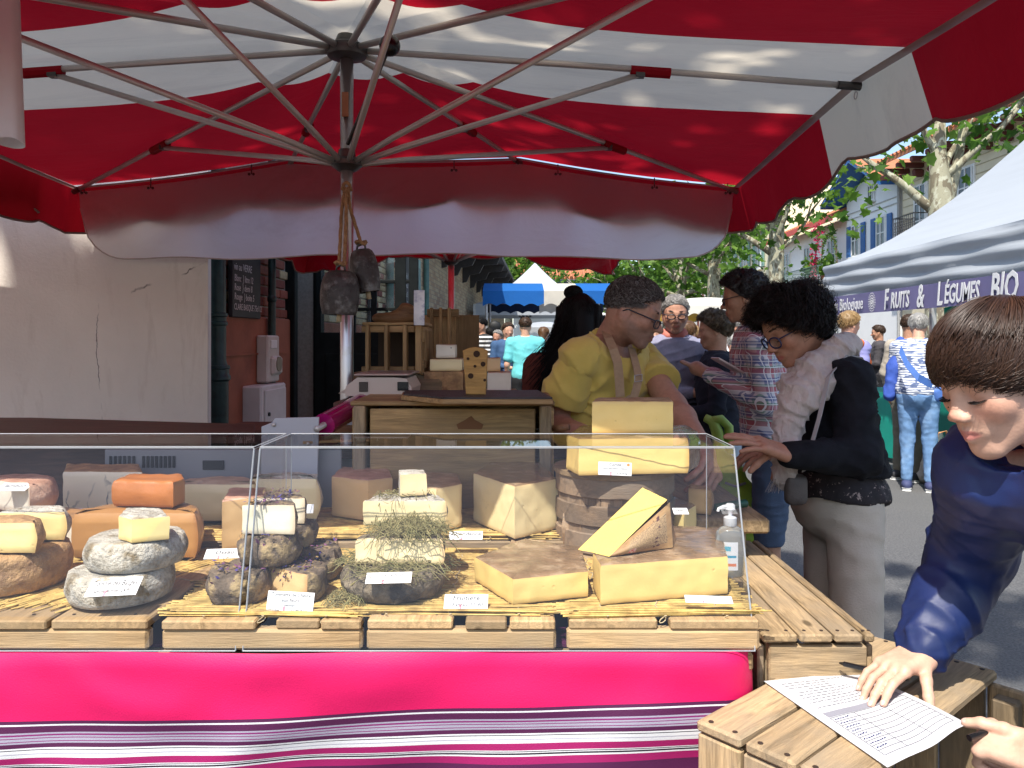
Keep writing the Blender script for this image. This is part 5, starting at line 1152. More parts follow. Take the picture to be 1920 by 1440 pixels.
# ------------------------------------------------------------------ crates at the right end
def crateA():
    z = CZ-.43*K-.004; c0 = Pz(1428,1190,z); c1 = Pz(1650,1192,z); W = c1.x-c0.x; Lc = .62
    t = thing('wooden_crate', 'long weathered wooden crate forming the right end of the counter', 'crate', ((c0.x+c1.x)/2,c0.y+Lc/2,z-.30))
    n = 4; ws = [W*.32,W*.3,W*.26,W*.1]; x = -W/2
    for w_ in ws:
        board((Lc,w_-.004,.014), OLD, 'top_board', t, (x+w_/2,0,.30-.007), (0,0,R(90)), .003); x += w_
    for yy in (-Lc/2+.015,Lc/2-.015):
        for zz in (.235,.12,.03): board((W-.03,.016,.085), OLD, 'end_board', t, (0,yy,zz), (0,0,0), .003)
    for sx_ in (-1,1):
        board((.285,.035,.03), OLD, 'corner_post', t, (sx_*(W/2-.03),-Lc/2+.04,.143), (0,R(90),0), .003)
        for zz in (.225,.1): board((Lc-.04,.012,.10), OLD, 'side_board', t, (sx_*(W/2-.006),0,zz), (0,0,R(90)), .003)
    nl = MB(); x = -W/2
    for w_ in ws:
        for yy in (-Lc/2+.018,): 
            for dx in (.25,.75): nl.lathe([(.0032,0),(.0032,.001),(.001,.0014)], 7, (x+w_*dx,yy,.3))
        x += w_
    nl.build('nail', NAIL, t)['kind'] = 'stuff'; return t, z
cA, zA = crateA()
board((.62,.17,.034), OLD, 'raised_plank', None, (.503,2.06,.938), (0,0,R(90)), .005); tag(bpy.data.objects['raised_plank'], 'thick dark plank lying across the crates under the vendor hand', 'plank')
board((.56,.12,.055), OLD, 'plank_bearer', None, (.49,2.08,.893), (0,0,R(90)), .005); tag(bpy.data.objects['plank_bearer'], 'timber bearer raising the dark plank above the crate', 'timber')
# support under crate A and the back part of the counter
def slat_crate(name, label, loc, rz, L_, W, H, mat, nt=3, gap=.008, group=None, open_v=0):
    t = thing(name, label, 'crate', loc, rz, group); w_ = (W-open_v)/nt
    for i in range(nt): board((L_,w_-gap,.014), mat, 'top_board', t, (0,-W/2+w_*(i+.5),H-.007), (rnd.uniform(-.012,.012),0,rnd.uniform(-.006,.006)), .003)
    for sx_ in (-1,1):
        k = max(2, int(H/.11)); hh = (H-.016)/k
        m_ = max(2, int(W/.115)); ww = W/m_
        for i in range(m_): board((H-.016,ww-.005,.014), mat, 'end_board', t, (sx_*(L_/2-.008),-W/2+ww*(i+.5),(H-.016)/2), (0,R(90),0), .003)
        for yy in (-1,1): board((H-.02,.03,.03), mat, 'corner_post', t, (sx_*(L_/2-.032),yy*(W/2-.035),(H-.02)/2), (0,R(90),0), .003)
        for yy in (-1,1):
            if sx_ < 0: continue
            for i in range(k): board((L_-.02,.012,hh-.012), mat, 'side_board', t, (0,yy*(W/2-.006),hh*(i+.5)), (0,0,0), .003)
    return t
slat_crate('wooden_crate', 'lower wooden crate carrying the long crate at the counter end', (cA.location.x,cA.location.y,0), R(90), .6, .24, zA-.302, OLD, group='stacked wooden crates')
zBt = CZ-.5*K
O = Pz(1303,1349,zBt); ax_u = V((.75,.66,0)).normalized(); ax_v = V((ax_u.y,-ax_u.x,0)); LB, WB, HB = .47*K, .27*K, .42
cb = O+ax_u*(LB/2)+ax_v*(WB/2); rzB = math.atan2(ax_u.y, ax_u.x)
t = thing('writing_crate', 'weathered slatted crate in the foreground that the boy writes on', 'crate', (cb.x,cb.y,zBt-HB), rzB)
w3 = .215*K/3; yv = WB/2
for i in range(3): board((LB,w3-.006,.017), OLD, 'top_board', t, (rnd.uniform(-.004,.004),yv-w3*(i+.5),HB-.0085), (rnd.uniform(-.02,.02),0,rnd.uniform(-.01,.01)), .004)
for sx_ in (-1,1):
    for i in range(4): board((HB-.02,WB/4-.005,.015), OLD, 'end_board', t, (sx_*(LB/2-.010),yv-WB/4*(i+.5),(HB-.02)/2), (0,R(90),0), .003)
    for yy in (-1,1): board((HB-.03,.04,.03), OLD, 'corner_post', t, (sx_*(LB/2-.034),yy*(WB/2-.04),(HB-.03)/2), (0,R(90),0), .004)
for i in range(3): board((LB-.03,.013,.10), OLD, 'side_board', t, (0,WB/2-.0065,.06+.125*i), (0,0,0), .003)
board((LB-.03,.013,.09), OLD, 'side_board', t, (0,-WB/2+.0065,.06), (0,0,0), .003)
nl = MB()
for i in range(3):
    for sx_ in (-1,1):
        for q in (.25,.75): nl.lathe([(.0042,0),(.0042,.001),(.0015,.0016)], 7, (sx_*(LB/2-.012),yv-w3*(i+q),HB))
nl.build('nail', NAIL, t)['kind'] = 'stuff'
slat_crate('wooden_crate', 'lower crate under the boy\'s writing crate', (cb.x,cb.y,0), rzB, LB, WB, zBt-HB-.002, OLD, group='stacked wooden crates')
# the form on the crate
pc = [Pz(1432,1277,zBt+.003), Pz(1602,1260,zBt+.003), Pz(1817,1366,zBt+.016), Pz(1664,1439,zBt+.004)]
def pap(u, v):
    q = pc[0].lerp(pc[1],u).lerp(pc[3].lerp(pc[2],u),v); q.z += .006*math.sin(PI*v)*(u**2)+.004*math.sin(3*PI*u)*v*u+.008*max(0,u+v-1.3); return q
t = thing('paper_form', 'white printed form with a table lying on the writing crate', 'paper', pc[0]); mb = MB(); mb.grid(pap, 24, 24); o = mb.build('sheet', M('white_paper', (.62,.63,.66), .6, .015, 4, trans=.15), t, True, world=True)
GREYI = plain('grey_ink', (.10,.10,.12), .7); LGREY = plain('light_ink', (.26,.26,.30), .7)
def ink(u0, v0, u1, v1, wd, mat, mb, n=8):
    for i in range(n):
        a = pap(u0+(u1-u0)*i/n, v0+(v1-v0)*i/n); b = pap(u0+(u1-u0)*(i+1)/n, v0+(v1-v0)*(i+1)/n); d = (b-a).normalized(); s = V((-d.y,d.x,0))*wd; up = V((0,0,.0006)); mb.add([a-s+up, b-s+up, b+s+up, a+s+up], [(0,1,2,3)])
g = random.Random(5); mb = MB()
for k in range(11):
    v0 = .07+.033*k; u0 = .12 if k < 2 else g.choice((.12,.16,.3)); u1 = g.uniform(.5,.95)
    uu = u0
    while uu < u1:
        l = g.uniform(.015,.06); ink(uu, v0, min(u1,uu+l), v0, .0006, INK, mb, 2); uu += l+.014
mb.build('print_lines', GREYI, t, world=True)
mb = MB()
for k in range(10): ink(.10, .52+.045*k, .93, .52+.045*k, .0004, INK, mb, 10)
for u in (.10,.36,.66,.93): ink(u, .52, u, .925, .0004, INK, mb, 10)
mb.build('table_lines', GREYI, t, world=True)
mb = MB(); ink(.10,.485,.93,.485,.0058*K,LGREY,mb,12); mb.build('header_bar', LGREY, t, world=True)
mb = MB()
for k in range(8):
    uu = .12
    while uu < g.uniform(.2,.34): l = g.uniform(.01,.03); ink(uu, .545+.045*k, uu+l, .54+.045*k+g.uniform(-.005,.005), .0009, INK, mb, 1); uu += l+.008
mb.build('handwriting', plain('blue_ink', (.02,.03,.12), .6), t, world=True)
# ------------------------------------------------------------------ things behind the counter
YC = 1.98; zk = Zp(752,YC)
# back table
bt = thing('back_table', 'low dark table behind the display carrying crates and scales', 'table', (-.3,2.55,0)); zbt = Zp(838,2.1)-.02
mb = MB(); mb.box((-.3,2.62,zbt-.02), (1.5,.72,.035), bev=.004); mb.build('top', DARKW, bt, world=True)
for x in (-.98,.38):
    for y in (2.32,2.92): mb = MB(); mb.tube([(x,y,0),(x,y,zbt-.03)], .02, 8); mb.build('leg', DKM, bt, world=True)
# big pine box
x0, x1 = Xp(657,YC), Xp(1040,YC); hC = zk-zbt; 
t = thing('pine_box', 'large pale pine crate with corner posts behind the guard', 'crate', ((x0+x1)/2,YC+.17,zbt-.3+.0)); W = x1-x0; hC = zk-(zbt-.3)
BOXW = wood('old_pine_box', (.55,.35,.15), .55, .6, .7, knots=False, grey=(.36,.23,.11))
board((W-.10,.014,hC-.02), BOXW, 'front_panel', t, (0,-.163,(hC-.02)/2), (0,0,0), .002)
for s in (-1,1): board((hC-.012,.046,.03), OLD, 'corner_post', t, (s*(W/2-.024),-.160,(hC-.012)/2), (0,R(90),0), .003)
for s in (-1,1): board((.32,.014,hC-.02), BOXW, 'side_panel', t, (s*(W/2-.008),.008,(hC-.02)/2), (0,0,R(90)), .002)
board((W-.04,.014,hC-.02), BOXW, 'back_panel', t, (0,.17,(hC-.02)/2), (0,0,0), .002)
for i in range(3): board((W,.112,.012), PINE, 'top_board', t, (0,-.118+.116*i,hC-.006), (0,0,0), .003)
mb = MB()
for s in (-1,1):
    for dz in (.03,.045,.06): mb.tube([(s*(W/2-.022),-.176,hC-dz),(s*(W/2-.022),-.1795,hC-dz)], .005, 8)
mb.build('nail', NAIL, t)['kind'] = 'stuff'
mb = MB()
mb.prism([(-.035,.0),(-.03,-.012),(.03,-.012),(.035,0),(.012,.012),(.004,.022),(-.004,.018),(-.012,.012)], 0, .001, M=Matrix(((1,0,0,.045),(0,0,-1,-.1715),(0,1,0,hC-.06),(0,0,0,1)))); mb.build('stencil_mark', plain('stencil_brown', (.17,.075,.03), .8), t)
# table under the pine box is out of view; stands on the ground
board((zbt-.3-.001,.30,W*.9), OLD, 'box_stand', None, ((x0+x1)/2,YC+.17,(zbt-.3-.001)/2), (0,R(90),0)); tag(bpy.data.objects['box_stand'], 'wooden stand under the large pine crate', 'stand')
# dark serving board with wooden edge on the box
xa_, xb_ = Xp(752,1.98), Xp(1036,1.88)
t = thing('serving_board', 'dark slate topped serving board with pale wood edge lying on the pine crate', 'board', (0,0,zk+.0015)); pl = [tuple(P(830,0,1.86))[:2], tuple(P(1036,0,1.86))[:2], tuple(P(1008,0,2.14))[:2], tuple(P(755,0,2.14))[:2], tuple(P(752,0,2.0))[:2]]
mb = MB(); mb.prism(pl, zk+.0015, zk+.0135, .001); mb.build('wood_edge', PINE, t, world=True); mb = MB(); mb.prism([((p[0]-.1)*.985+.1,(p[1]-2)*.985+2) for p in pl], zk+.0136, zk+.0185, .001); mb.build('slate', M('slate_board', (.03,.024,.024), .5, .5, 20, bump=.5, bscale=30, vs=(1,4,1)), t, world=True)
# wooden cheese-shaped plaque with round holes
zp = zk+.0186; Yq = 1.96; s_ = Yq/F
t = thing('wooden_plaque', 'upright wooden plaque shaped like a cheese with round holes', 'plaque', (Xp(891,Yq),Yq,zp)); HONEY = wood('honey_oak', (.55,.29,.08), .6, .45, 1.4, knots=False)
out = [(-17,0),(20,0),(24,82),(14,87),(0,89),(-12,87),(-23,82)]
mb = MB(); mb.prism([(x*s_,y*s_) for x, y in out], -.009, .009, .002, M=Matrix(((1,0,0,0),(0,0,-1,0),(0,1,0,0),(0,0,0,1)))); pq = mb.build('panel', HONEY, t)
for x, y, r in ((3,76,6.2),(-13,67,2.8),(15,57,4.6),(0,53,2.8),(-8,35,5.2),(18,27,2.6)):
    mb = MB(); mb.lathe([(r*s_,-.0104),(r*s_*.94,-.0102),(r*s_*.92,-.0094)], 20); mb.v = [(p[0]+x*s_, p[2], p[1]+y*s_) for p in mb.v]; mb.build('hole', plain('hole_dark', (.035,.015,.006), .9), t)
# kitchen scale
t = thing('market_scale', 'beige electronic market scale with flat pan in front of the slatted crate', 'scale', (Xp(705,2.3),2.36,Zp(748,2.3))); q = 2.3/F; BE = M('beige_casing', (.50,.40,.33), .45, .06, 5)
mb = MB(); mb.prism([(-50,8),(70,8),(72,22),(62,40),(40,42),(-28,42),(-48,26)], -.1, .12, .006, M=Matrix(((q,0,0,0),(0,0,-1,0),(0,q,0,0),(0,0,0,1)))); mb.build('casing', BE, t, 30)
mb = MB(); mb.box((17*q,0,47*q), (100*q,.26,4*q), bev=.003); mb.build('pan', M('steel_pan', (.5,.45,.42), .3, .1, 4, metal=.7), t, 30); mb = MB(); mb.box((10*q,0,4*q), (112*q,.2,8*q), bev=.004); mb.build('base', plain('black_rubber', (.012,.012,.012), .6), t)
mb = MB(); mb.box((-16*q,-.122,25*q), (16*q,.004,18*q), bev=.001); mb.build('side_window', plain('smoked_plastic', (.03,.02,.02), .2), t); mb = MB(); mb.box((56*q,-.122,26*q), (20*q,.004,16*q), bev=.001, M=Matrix.Rotation(0,3,'Z')); mb.build('display', plain('display_dark', (.008,.01,.012), .1), t)
mb = MB(); mb.add([(-50*q,-.05,10*q),(-72*q,-.05,10*q),(-50*q,-.05,24*q),(-50*q,.06,10*q),(-72*q,.06,10*q),(-50*q,.06,24*q)], [(0,2,1),(3,4,5),(0,1,4,3),(1,2,5,4)]); mb.build('tail_fin', BE, t)
mb = MB(); mb.box((8*q,.0,-6*q), (150*q,.3,8*q), bev=.002); mb.build('foot_plate', DARKW, t)
# slatted crate, clog, photo
Ys = 2.55; q = Ys/F; t = thing('slatted_crate', 'upright slatted wooden crate behind the scale under the wooden clog', 'crate', (Xp(737,Ys),Ys+.13,Zp(700,Ys)))
H = 90*q; Wc = 116*q
for a, b in ((-57,-37),(-27,5),(9,38)): board((H,(b-a)*q,.012), PINE, 'slat', t, ((a+b)/2*q,-.13,H/2), (0,R(90),0), .002)
for zz in (.012,H-.012): board((Wc*.86,.014,.022), PINE, 'rail', t, (-10*q,-.118,zz), (0,0,0), .002)
for zz in (.02,H-.03): board((.26,.012,.05), PINE, 'side_rail', t, (Wc/2-.008,0,zz), (0,0,R(90)), .002)
for k in range(7): board((H-.03,.016,.006), STRAW if False else PINE, 'reed', t, (Wc/2-.006,-.09+.03*k,H/2), (0,R(90),R(90)), .001)
board((H,.03,.02), PINE, 'corner_post', t, (48*q,-.128,H/2), (0,R(90),0), .002)
board((Wc,.26,.01), PINE, 'lid', t, (0,0,H+.0055), (0,0,0), .002); board((Wc-.03,.24,.01), PINE, 'floor', t, (0,0,.006), (0,0,0), .002)
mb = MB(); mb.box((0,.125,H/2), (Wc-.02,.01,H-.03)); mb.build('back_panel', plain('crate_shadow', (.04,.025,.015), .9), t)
board((.36,.3,Zp(700,Ys)-zbt-.002), OLD, 'crate_riser', None, (Xp(737,Ys)+.0,Ys+.15,(Zp(700,Ys)+zbt)/2), (0,0,0)); tag(bpy.data.objects['crate_riser'], 'plain box raising the slatted crate and the scale', 'box')
mb = SDF(.004); zc2 = Zp(609,Ys)+.002; b0 = P(700,602,Ys); b1 = P(776,602,Ys)
mb.ell(P(738,596,Ys)+V((0,.03,0)), (.078,.036,.026), .01).ell(P(757,585,Ys)+V((0,.03,.004)), (.036,.034,.028), .02).ell(P(722,574,Ys)+V((0,.03,0)), (.034,.024,.026), .01, sub=True).ell(P(750,585,Ys)+V((-.005,.03,.008)), (.02,.022,.018), .008, sub=True).cone(P(772,590,Ys)+V((0,.03,0)), P(783,594,Ys)+V((0,.03,0)), .018, .01, .02)
t = thing('wooden_clog', 'carved brown wooden clog on top of the slatted crate', 'clog', P(738,609,Ys)); mb.build('shoe', wood('clog_wood', (.26,.13,.055), .6, .5, knots=False), t)
t = thing('photo_card', 'small framed photo card standing at the edge of the slatted crate', 'card', P(787,612,2.5)); mb = MB(); mb.box(P(786,577,2.5), (20/F*2.5,.006,66/F*2.5), bev=.001); mb.build('print', M('photo_print', (.62,.6,.62), .2, .3, 9, (.2,.2,.35), (.5,.62), 12), t, world=True)
# tall crate behind
Yr = 3.0; q = Yr/F; t = thing('tall_crate', 'tall upright wooden crate by the second parasol pole', 'crate', (Xp(826,Yr),Yr+.12,0)); H = Zp(577,Yr)
for a, b in ((-24,-9),(-7,8),(10,23)): board((H,(b-a)*q,.012), PINE, 'slat', t, ((a+b)/2*q,-.12,H/2), (0,R(90),0), .002)
board((60*q,.03,.03), PINE, 'rail', t, (4*q,-.1,H-.02), (0,0,0), .002); board((60*q,.03,.03), PINE, 'rail', t, (4*q,-.1,.3), (0,0,0), .002)
for s in (-1,1): board((H-.05,.2,.012), PINE, 'side_panel', t, (s*22*q,0,H/2), (0,R(90),R(90)), .002)
# cheese stacks beside the plaque
Yn = 2.6
sd = thing('side_table', 'shaded wooden shelf holding the small cheese stacks behind the plaque', 'table', (Xp(860,Yn),Yn,0)); ztb = Zp(735,Yn)
mb = MB(); mb.box((Xp(870,Yn),Yn+.02,ztb-.02), (.36,.34,.04), bev=.004); mb.build('top', OLD, sd, world=True)
for xx in (Xp(800,Yn),Xp(938,Yn)): mb = MB(); mb.box((xx,Yn+.02,(ztb-.04)/2), (.03,.3,ztb-.04)); mb.build('leg', OLD, sd, world=True)
def blk(name, lab, pxs, pyb, pyt, Y, rind, paste, dep=.12, z=None):
    a, b = Xp(pxs[0],Y), Xp(pxs[1],Y); z0 = Zp(pyb,Y) if z is None else z; return cheese(name, lab, [(a,Y),(b,Y),(b,Y+dep),(a,Y+dep)], ['c','c','r','r'], z0, Zp(pyt,Y)-z0, rind, paste, .004)
blk('brown_cheese_base', 'broad brown rinded cheese half at the bottom of the left shelf stack', (795,868), 734, 697, 2.56, 'tan', RI['tan'], .17, ztb)
blk('washed_rind_cheese', 'pale brown block in the middle of the left shelf stack', (806,866), 696, 673, 2.58, 'brown', 'pale', .13)
blk('blue_cheese_piece', 'small crumbly blue cheese topping the left shelf stack', (818,853), 672, 646, 2.6, 'roque', 'roque', .09)
blk('blue_cheese_slab', 'blue speckled slab right of the plaque on the shelf', (914,958), 732, 698, 2.56, 'pink', 'roque', .13, ztb)
blk('pinkish_cheese', 'pinkish pale block on top of the blue slab right of the plaque', (912,938), 697, 671, 2.6, 'pink', 'tan', .08)
# film roll dispenser
Yd2 = 1.95; q = Yd2/F; o0 = P(575,840,Yd2); t = thing('film_dispenser', 'grey metal wrapping dispenser with a roll of magenta film', 'dispenser', (o0.x,Yd2+.1,o0.z-.12)); GM = M('grey_enamel', (.40,.40,.43), .4, .05, 5)
def pp(pts): return [((x-575)*q, (840-y)*q+.12) for x, y in pts]
for k, (dy, nm) in enumerate(((-.1,'front_plate'),(.28,'rear_plate'))):
    mb = MB(); mb.prism(pp([(488,1000),(592,1000),(598,782),(515,784),(510,792),(490,800)]), dy, dy+.006, .001, M=Matrix(((1,0,0,.05*k*2.2),(0,0,1,0),(0,1,0,.02*k),(0,0,0,1)))); mb.build(nm, GM, t, 30)
ra = V(((600-575)*q, -.06, (840-800)*q+.12)); rb = V(((640-575)*q, .24, (840-782)*q+.135))
mb = MB(); mb.tube([ra, rb], .030, 24); mb.build('film_roll', M('magenta_film', (.30,.006,.10), .12, .1, 6, coat=.7), t, 40)
mb = MB(); mb.tube([ra-(rb-ra)*.15, rb+(rb-ra)*.08], .008, 10); mb.build('spindle', ALU, t, True)
mb = MB(); mb.box(((590-575)*q,.09,(840-822)*q+.11), (.17,.36,.006), M=Matrix.Rotation(.3,3,'Z')); mb.build('tray', PINE, t)
mb = MB()
for x, y in ((514,796),(578,832)): mb.ball(((x-575)*q,-.1035,(840-y)*q+.12), (.0055,.003,.0055), 10, 6)
mb.build('bolt', ALU, t, True)
# added board behind the left guard; its dark tone stands in for a reflection
t = thing('reflection_sideboard', 'dark wine coloured sideboard top behind the left guard', 'sideboard', (-1.3,2.3,0)); zsd = Zp(806,2.15)
mb = MB(); mb.prism([(Xp(-260,2.0),2.0),(Xp(478,2.0),2.0),(Xp(478,2.3),2.3),(Xp(60,2.5),2.5),(Xp(-260,2.5),2.5)], zsd-.02, zsd, .003); mb.build('top', DARKW, t, world=True)
mb = MB(); mb.box((-1.2,2.25,zsd/2-.015), (1.0,.3,zsd-.03)); mb.build('carcass', DARKW, t, world=True)
# ventilated grey cooling unit whose louvres show through the guard
Yv = 1.985; t = thing('cooling_unit', 'pale grey ventilated metal unit with louvres seen through the guards', 'cooling unit', (Xp(430,Yv),Yv+.05,0)); zu = Zp(843,Yv)
mb = MB(); mb.box(((Xp(196,Yv)+Xp(640,Yv))/2,Yv+.004,zu/2), (Xp(640,Yv)-Xp(196,Yv),.008,zu), bev=.002); mb.build('casing', M('unit_grey', (.20,.195,.205), .5, .06, 4), t, world=True)
SL_ = plain('louvre_dark', (.008,.008,.01), .8)
for a, b in ((203,255),(265,330),(512,580)):
    n = int((b-a)/8)
    for k in range(n):
        px = a+(b-a)*(k+.5)/n; c = P(px,866,Yv-.003); mb = MB(); mb.box(c, (5/F*Yv,.003,22/F*Yv), bev=.001); mb.build('louvre', SL_, t, world=True)
mb = MB(); mb.box(P(400,872,Yv-.003), (40/F*Yv,.004,17/F*Yv), bev=.001); mb.build('grip', SL_, t, world=True)
# ------------------------------------------------------------------ cow bells hung on the pole
BELL = M('bell_bronze', (.055,.045,.042), .42, .5, 16, (.17,.16,.15), (.5,.66), 22, bump=.5, bscale=50, metal=.55); RUST = M('bell_rust', (.14,.06,.035), .6, .4, 20, metal=.3); ROPE = M('jute_rope', (.34,.19,.09), .95, .3, 60, bump=.8, bscale=150)
def bell(label, px, py0, py1, wpx, Y, tilt, knot):
    q = Y/F; H = (py1-py0)*q; Wb = wpx*q/2; t = thing('cow_bell', label, 'bell', P(px,py1,Y), 0, 'bronze cow bells on the parasol pole')
    mt = Matrix.Rotation(R(tilt),3,'Y'); prof = [(.30,1.0),(.55,.985),(.74,.93),(.88,.82),(.97,.65),(1.0,.45),(.98,.25),(.90,.08),(.84,.0),(.80,.0),(.86,.1)]
    mb = MB(); mb.lathe([(r*Wb,z*H) for r, z in prof], 28, sy=.72); mb.v = [tuple(mt @ V(p)) for p in mb.v]; mb.build('shell', BELL, t, 60)
    mb = MB(); mb.tube([mt @ V((0,0,.05*H)), mt @ V((0,0,-.16*H))], .008, 8); mb.build('clapper', M('bone_clapper', (.42,.30,.17), .6), t, True)
    top = P(px,py1,Y)+mt @ V((0,0,H)); mb = MB()
    mb.tube([top+V((-.014,0,-.004)), top+V((-.012,0,.012)), top+V((0,0,.017)), top+V((.012,0,.012)), top+V((.014,0,-.004))], .0035, 8); mb.build('hanger', DKM, t, True, world=True)
    return top
tb1 = bell('larger rusty bronze cow bell hanging in front of the parasol pole', 636, 507, 590, 74, 2.40, 2, None)
tb2 = bell('smaller dark bronze cow bell hanging to the right of the pole', 690, 466, 548, 54, 2.46, -9, None)
t = thing('bell_rope', 'brown jute ropes looped round the pole holding the cow bells', 'rope', P(650,350,2.47)); top = P(650,352,2.485)
def rope(name, pts):
    mb = MB(); pts = [V(p) for p in pts]; dense = []
    for i in range(len(pts)-1):
        for k in range(10): dense.append(pts[i].lerp(pts[i+1],k/10))
    dense.append(pts[-1])
    for ph in (0, 2.09, 4.19):
        st = []
        for i, p in enumerate(dense):
            d = dense[min(i+1,len(dense)-1)]-dense[max(i-1,0)]; a, b, _ = frame(d); w_ = i*.55+ph; st.append(p+(a*math.cos(w_)+b*math.sin(w_))*.0028)
        mb.tube(st, .0033, 6)
    mb.build(name, ROPE, t, True, world=True)
rope('strand', [top+V((-.005,-.004,0)), P(640,400,2.45), P(637,470,2.42), tb1+V((-.006,0,.016))]); rope('strand', [top+V((0,-.01,-.004)), P(649,420,2.43), P(646,480,2.41), tb1+V((.01,-.004,.016))])
rope('strand', [top+V((.006,-.004,0)), P(656,390,2.47), P(672,440,2.47), tb2+V((0,0,.016))]); rope('strand', [P(642,356,2.49), P(645,345,2.478), P(650,342,2.475), P(655,345,2.478), P(658,358,2.49)])
for c in (tb1+V((0,0,.022)), tb2+V((0,0,.02))): rope('knot', [c+V((.016*math.cos(a), .014*math.sin(a), .006*math.sin(2*a))) for a in np.linspace(0,9,9)])
# ------------------------------------------------------------------ people
def rotm(f, up):
    f = V(f).normalized(); r = f.cross(V(up)).normalized(); u = r.cross(f).normalized()
    return Matrix(((r.x,f.x,u.x),(r.y,f.y,u.y),(r.z,f.z,u.z)))
class Head:
    def __init__(s, c, H, f, up=(0,0,1)): s.c = V(c); s.H = H; s.R = rotm(f, up); s.npR = np.array(s.R)
    def T(s, x, y, z): return s.c+s.R @ V((x*s.H, y*s.H, z*s.H))
    def inv(s, v): return ((np.asarray(v)-np.array(s.c))@s.npR)/s.H
def head_sdf(h, hd, lids=True, nose=1.0, jaw=1.0, soft=1.0):
    S = SDF(h); T, H, Rm = hd.T, hd.H, hd.R
    e = lambda c, r, k=.05, sub=False: S.ell(T(*c), tuple(q*H for q in (r if isinstance(r,tuple) else (r,r,r))), k*H, Rm, None, sub)
    cn = lambda a, b, ra, rb, k=.05, sub=False: S.cone(T(*a), T(*b), ra*H, rb*H, k*H, None, sub)
    e((0,-.06,.14), (.335,.405,.355)); e((0,.09,-.08), (.268,.285,.34), .08)
    for s in (-1,1):
        cn((s*.225*jaw,-.02,-.2), (s*.06,.245,-.405), .09, .075, .1); e((s*.175,.225,-.1), (.085,.085,.09), .09)
        cn((s*.20,.25,.075), (s*.05,.325,.06), .045, .045, .07)
    e((0,.285,-.405), (.075,.065,.07), .07); e((0,.30,-.25), (.115,.065,.09), .09)
    for s in (-1,1): e((s*.135,.395,-.005), (.075,.07,.06), .06, True)
    for s in (-1,1): e((s*.13,.272,-.005), (.066,.062,.058) if lids else (.055,.05,.05), .025)
    cn((0,.325,.05), (0,.425*nose+.0,-.125), .028, .043, .05); e((0,.438*nose,-.135), (.046,.045,.042), .03)
    for s in (-1,1): e((s*.048,.392,-.15), (.036,.045,.032), .025); 
    for s in (-1,1): e((s*.026,.425,-.172), (.013,.018,.012), .012, True)
    cn((-.095,.325,-.268), (0,.372,-.252), .018, .026, .03); cn((.095,.325,-.268), (0,.372,-.252), .018, .026, .03)
    cn((-.08,.325,-.292), (0,.362,-.305), .02, .032, .03); cn((.08,.325,-.292), (0,.362,-.305), .02, .032, .03)
    cn((-.10,.352,-.279), (0,.402,-.2785), .004, .005, .012, True); cn((.10,.352,-.279), (0,.402,-.2785), .004, .005, .012, True)
    cn((-.018,.40,-.185), (0,.385,-.235), .006, .006, .02, True)
    for s in (-1,1):
        e((s*.325,-.07,-.045), (.03,.085,.125), .03); e((s*.352,-.055,-.03), (.018,.05,.08), .02, True); e((s*.33,-.045,-.15), (.022,.035,.04), .02)
    return S
def skin_paint(hd, base, lips, stubble=None, blush=.12, brows=None, lidc=None, sock=.86):
    base = np.array(base); lips = np.array(lips)
    def fn(v, cols):
        p = hd.inv(v); x, y, z = p[:,0], p[:,1], p[:,2]; inh = (np.abs(z) < .6)&(np.abs(x) < .45)&(np.abs(y) < .55)
        def blob(c, r, pw=1): return np.clip(1-(((x-c[0])/r[0])**2+((y-c[1])/r[1])**2+((z-c[2])/r[2])**2), 0, 1)**pw*inh
        def mix(w, c): nonlocal cols; w = w[:,None]; cols = cols*(1-w)+np.array(c)*w
        for s in (-1,1): mix(blob((s*.18,.27,-.12),(.13,.2,.12))*blush*3, base*np.array([1.05,.72,.66]))
        mix(blob((0,.44,-.14),(.09,.12,.08))*blush*2.5, base*np.array([1.05,.74,.68]))
        if stubble is not None:
            w = np.clip((-.14-z+np.clip(-(y-.12),0,1)*.4)/.08,0,1)*np.clip((y+.08)/.15,0,1)*inh*.6; mix(w, stubble)
            mix(blob((0,.36,-.215),(.13,.12,.05))*.6, stubble)
        for s in (-1,1): mix(blob((s*.13,.3,-.02),(.1,.14,.085))*.45, base*np.array([.82,.68,.64]) if lidc is None else lidc)
        w = np.clip((1-((x/.105)**2+((z+.279)/.042)**2))*2.2,0,1)*(y > .28)*inh; mix(w*.85, lips)
        return cols
    return fn
def ribs(paths, r): return strands(paths, r)
def brow_paths(hd, n, seed, thick=.02, z0=.10):
    g = np.random.default_rng(seed); out = []
    for s in (-1,1):
        for _ in range(n):
            t = g.uniform(0,1); x = s*(.055+.165*t); z = z0+.028*math.sin(t*2.4)+g.normal(0,thick*.45); y = .355-.10*t*t-.012*abs(z-z0)/.02
            d = V((s*.05, -.02*t, .012*(1-2*t))); out.append([tuple(hd.T(x+d.x*f, y+d.y*f+.012, z+d.z*f)) for f in (0,.35,.7,1)])
    return out
def lash_paths(hd, n, seed, zl=-.052, ln=.035):
    g = np.random.default_rng(seed); out = []
    for s in (-1,1):
        for _ in range(n):
            t = g.uniform(-1,1); x = s*.13+t*.068; y = .272+.064*math.sqrt(max(.02,1-(t*.95)**2)); z = zl+.014*t*t; out.append([tuple(hd.T(x+s*.01*f*ln/.03*(t*s+.3), y+ln*f, z-ln*.5*f+ln*.35*f*f)) for f in (0,.35,.7,1)])
    return out
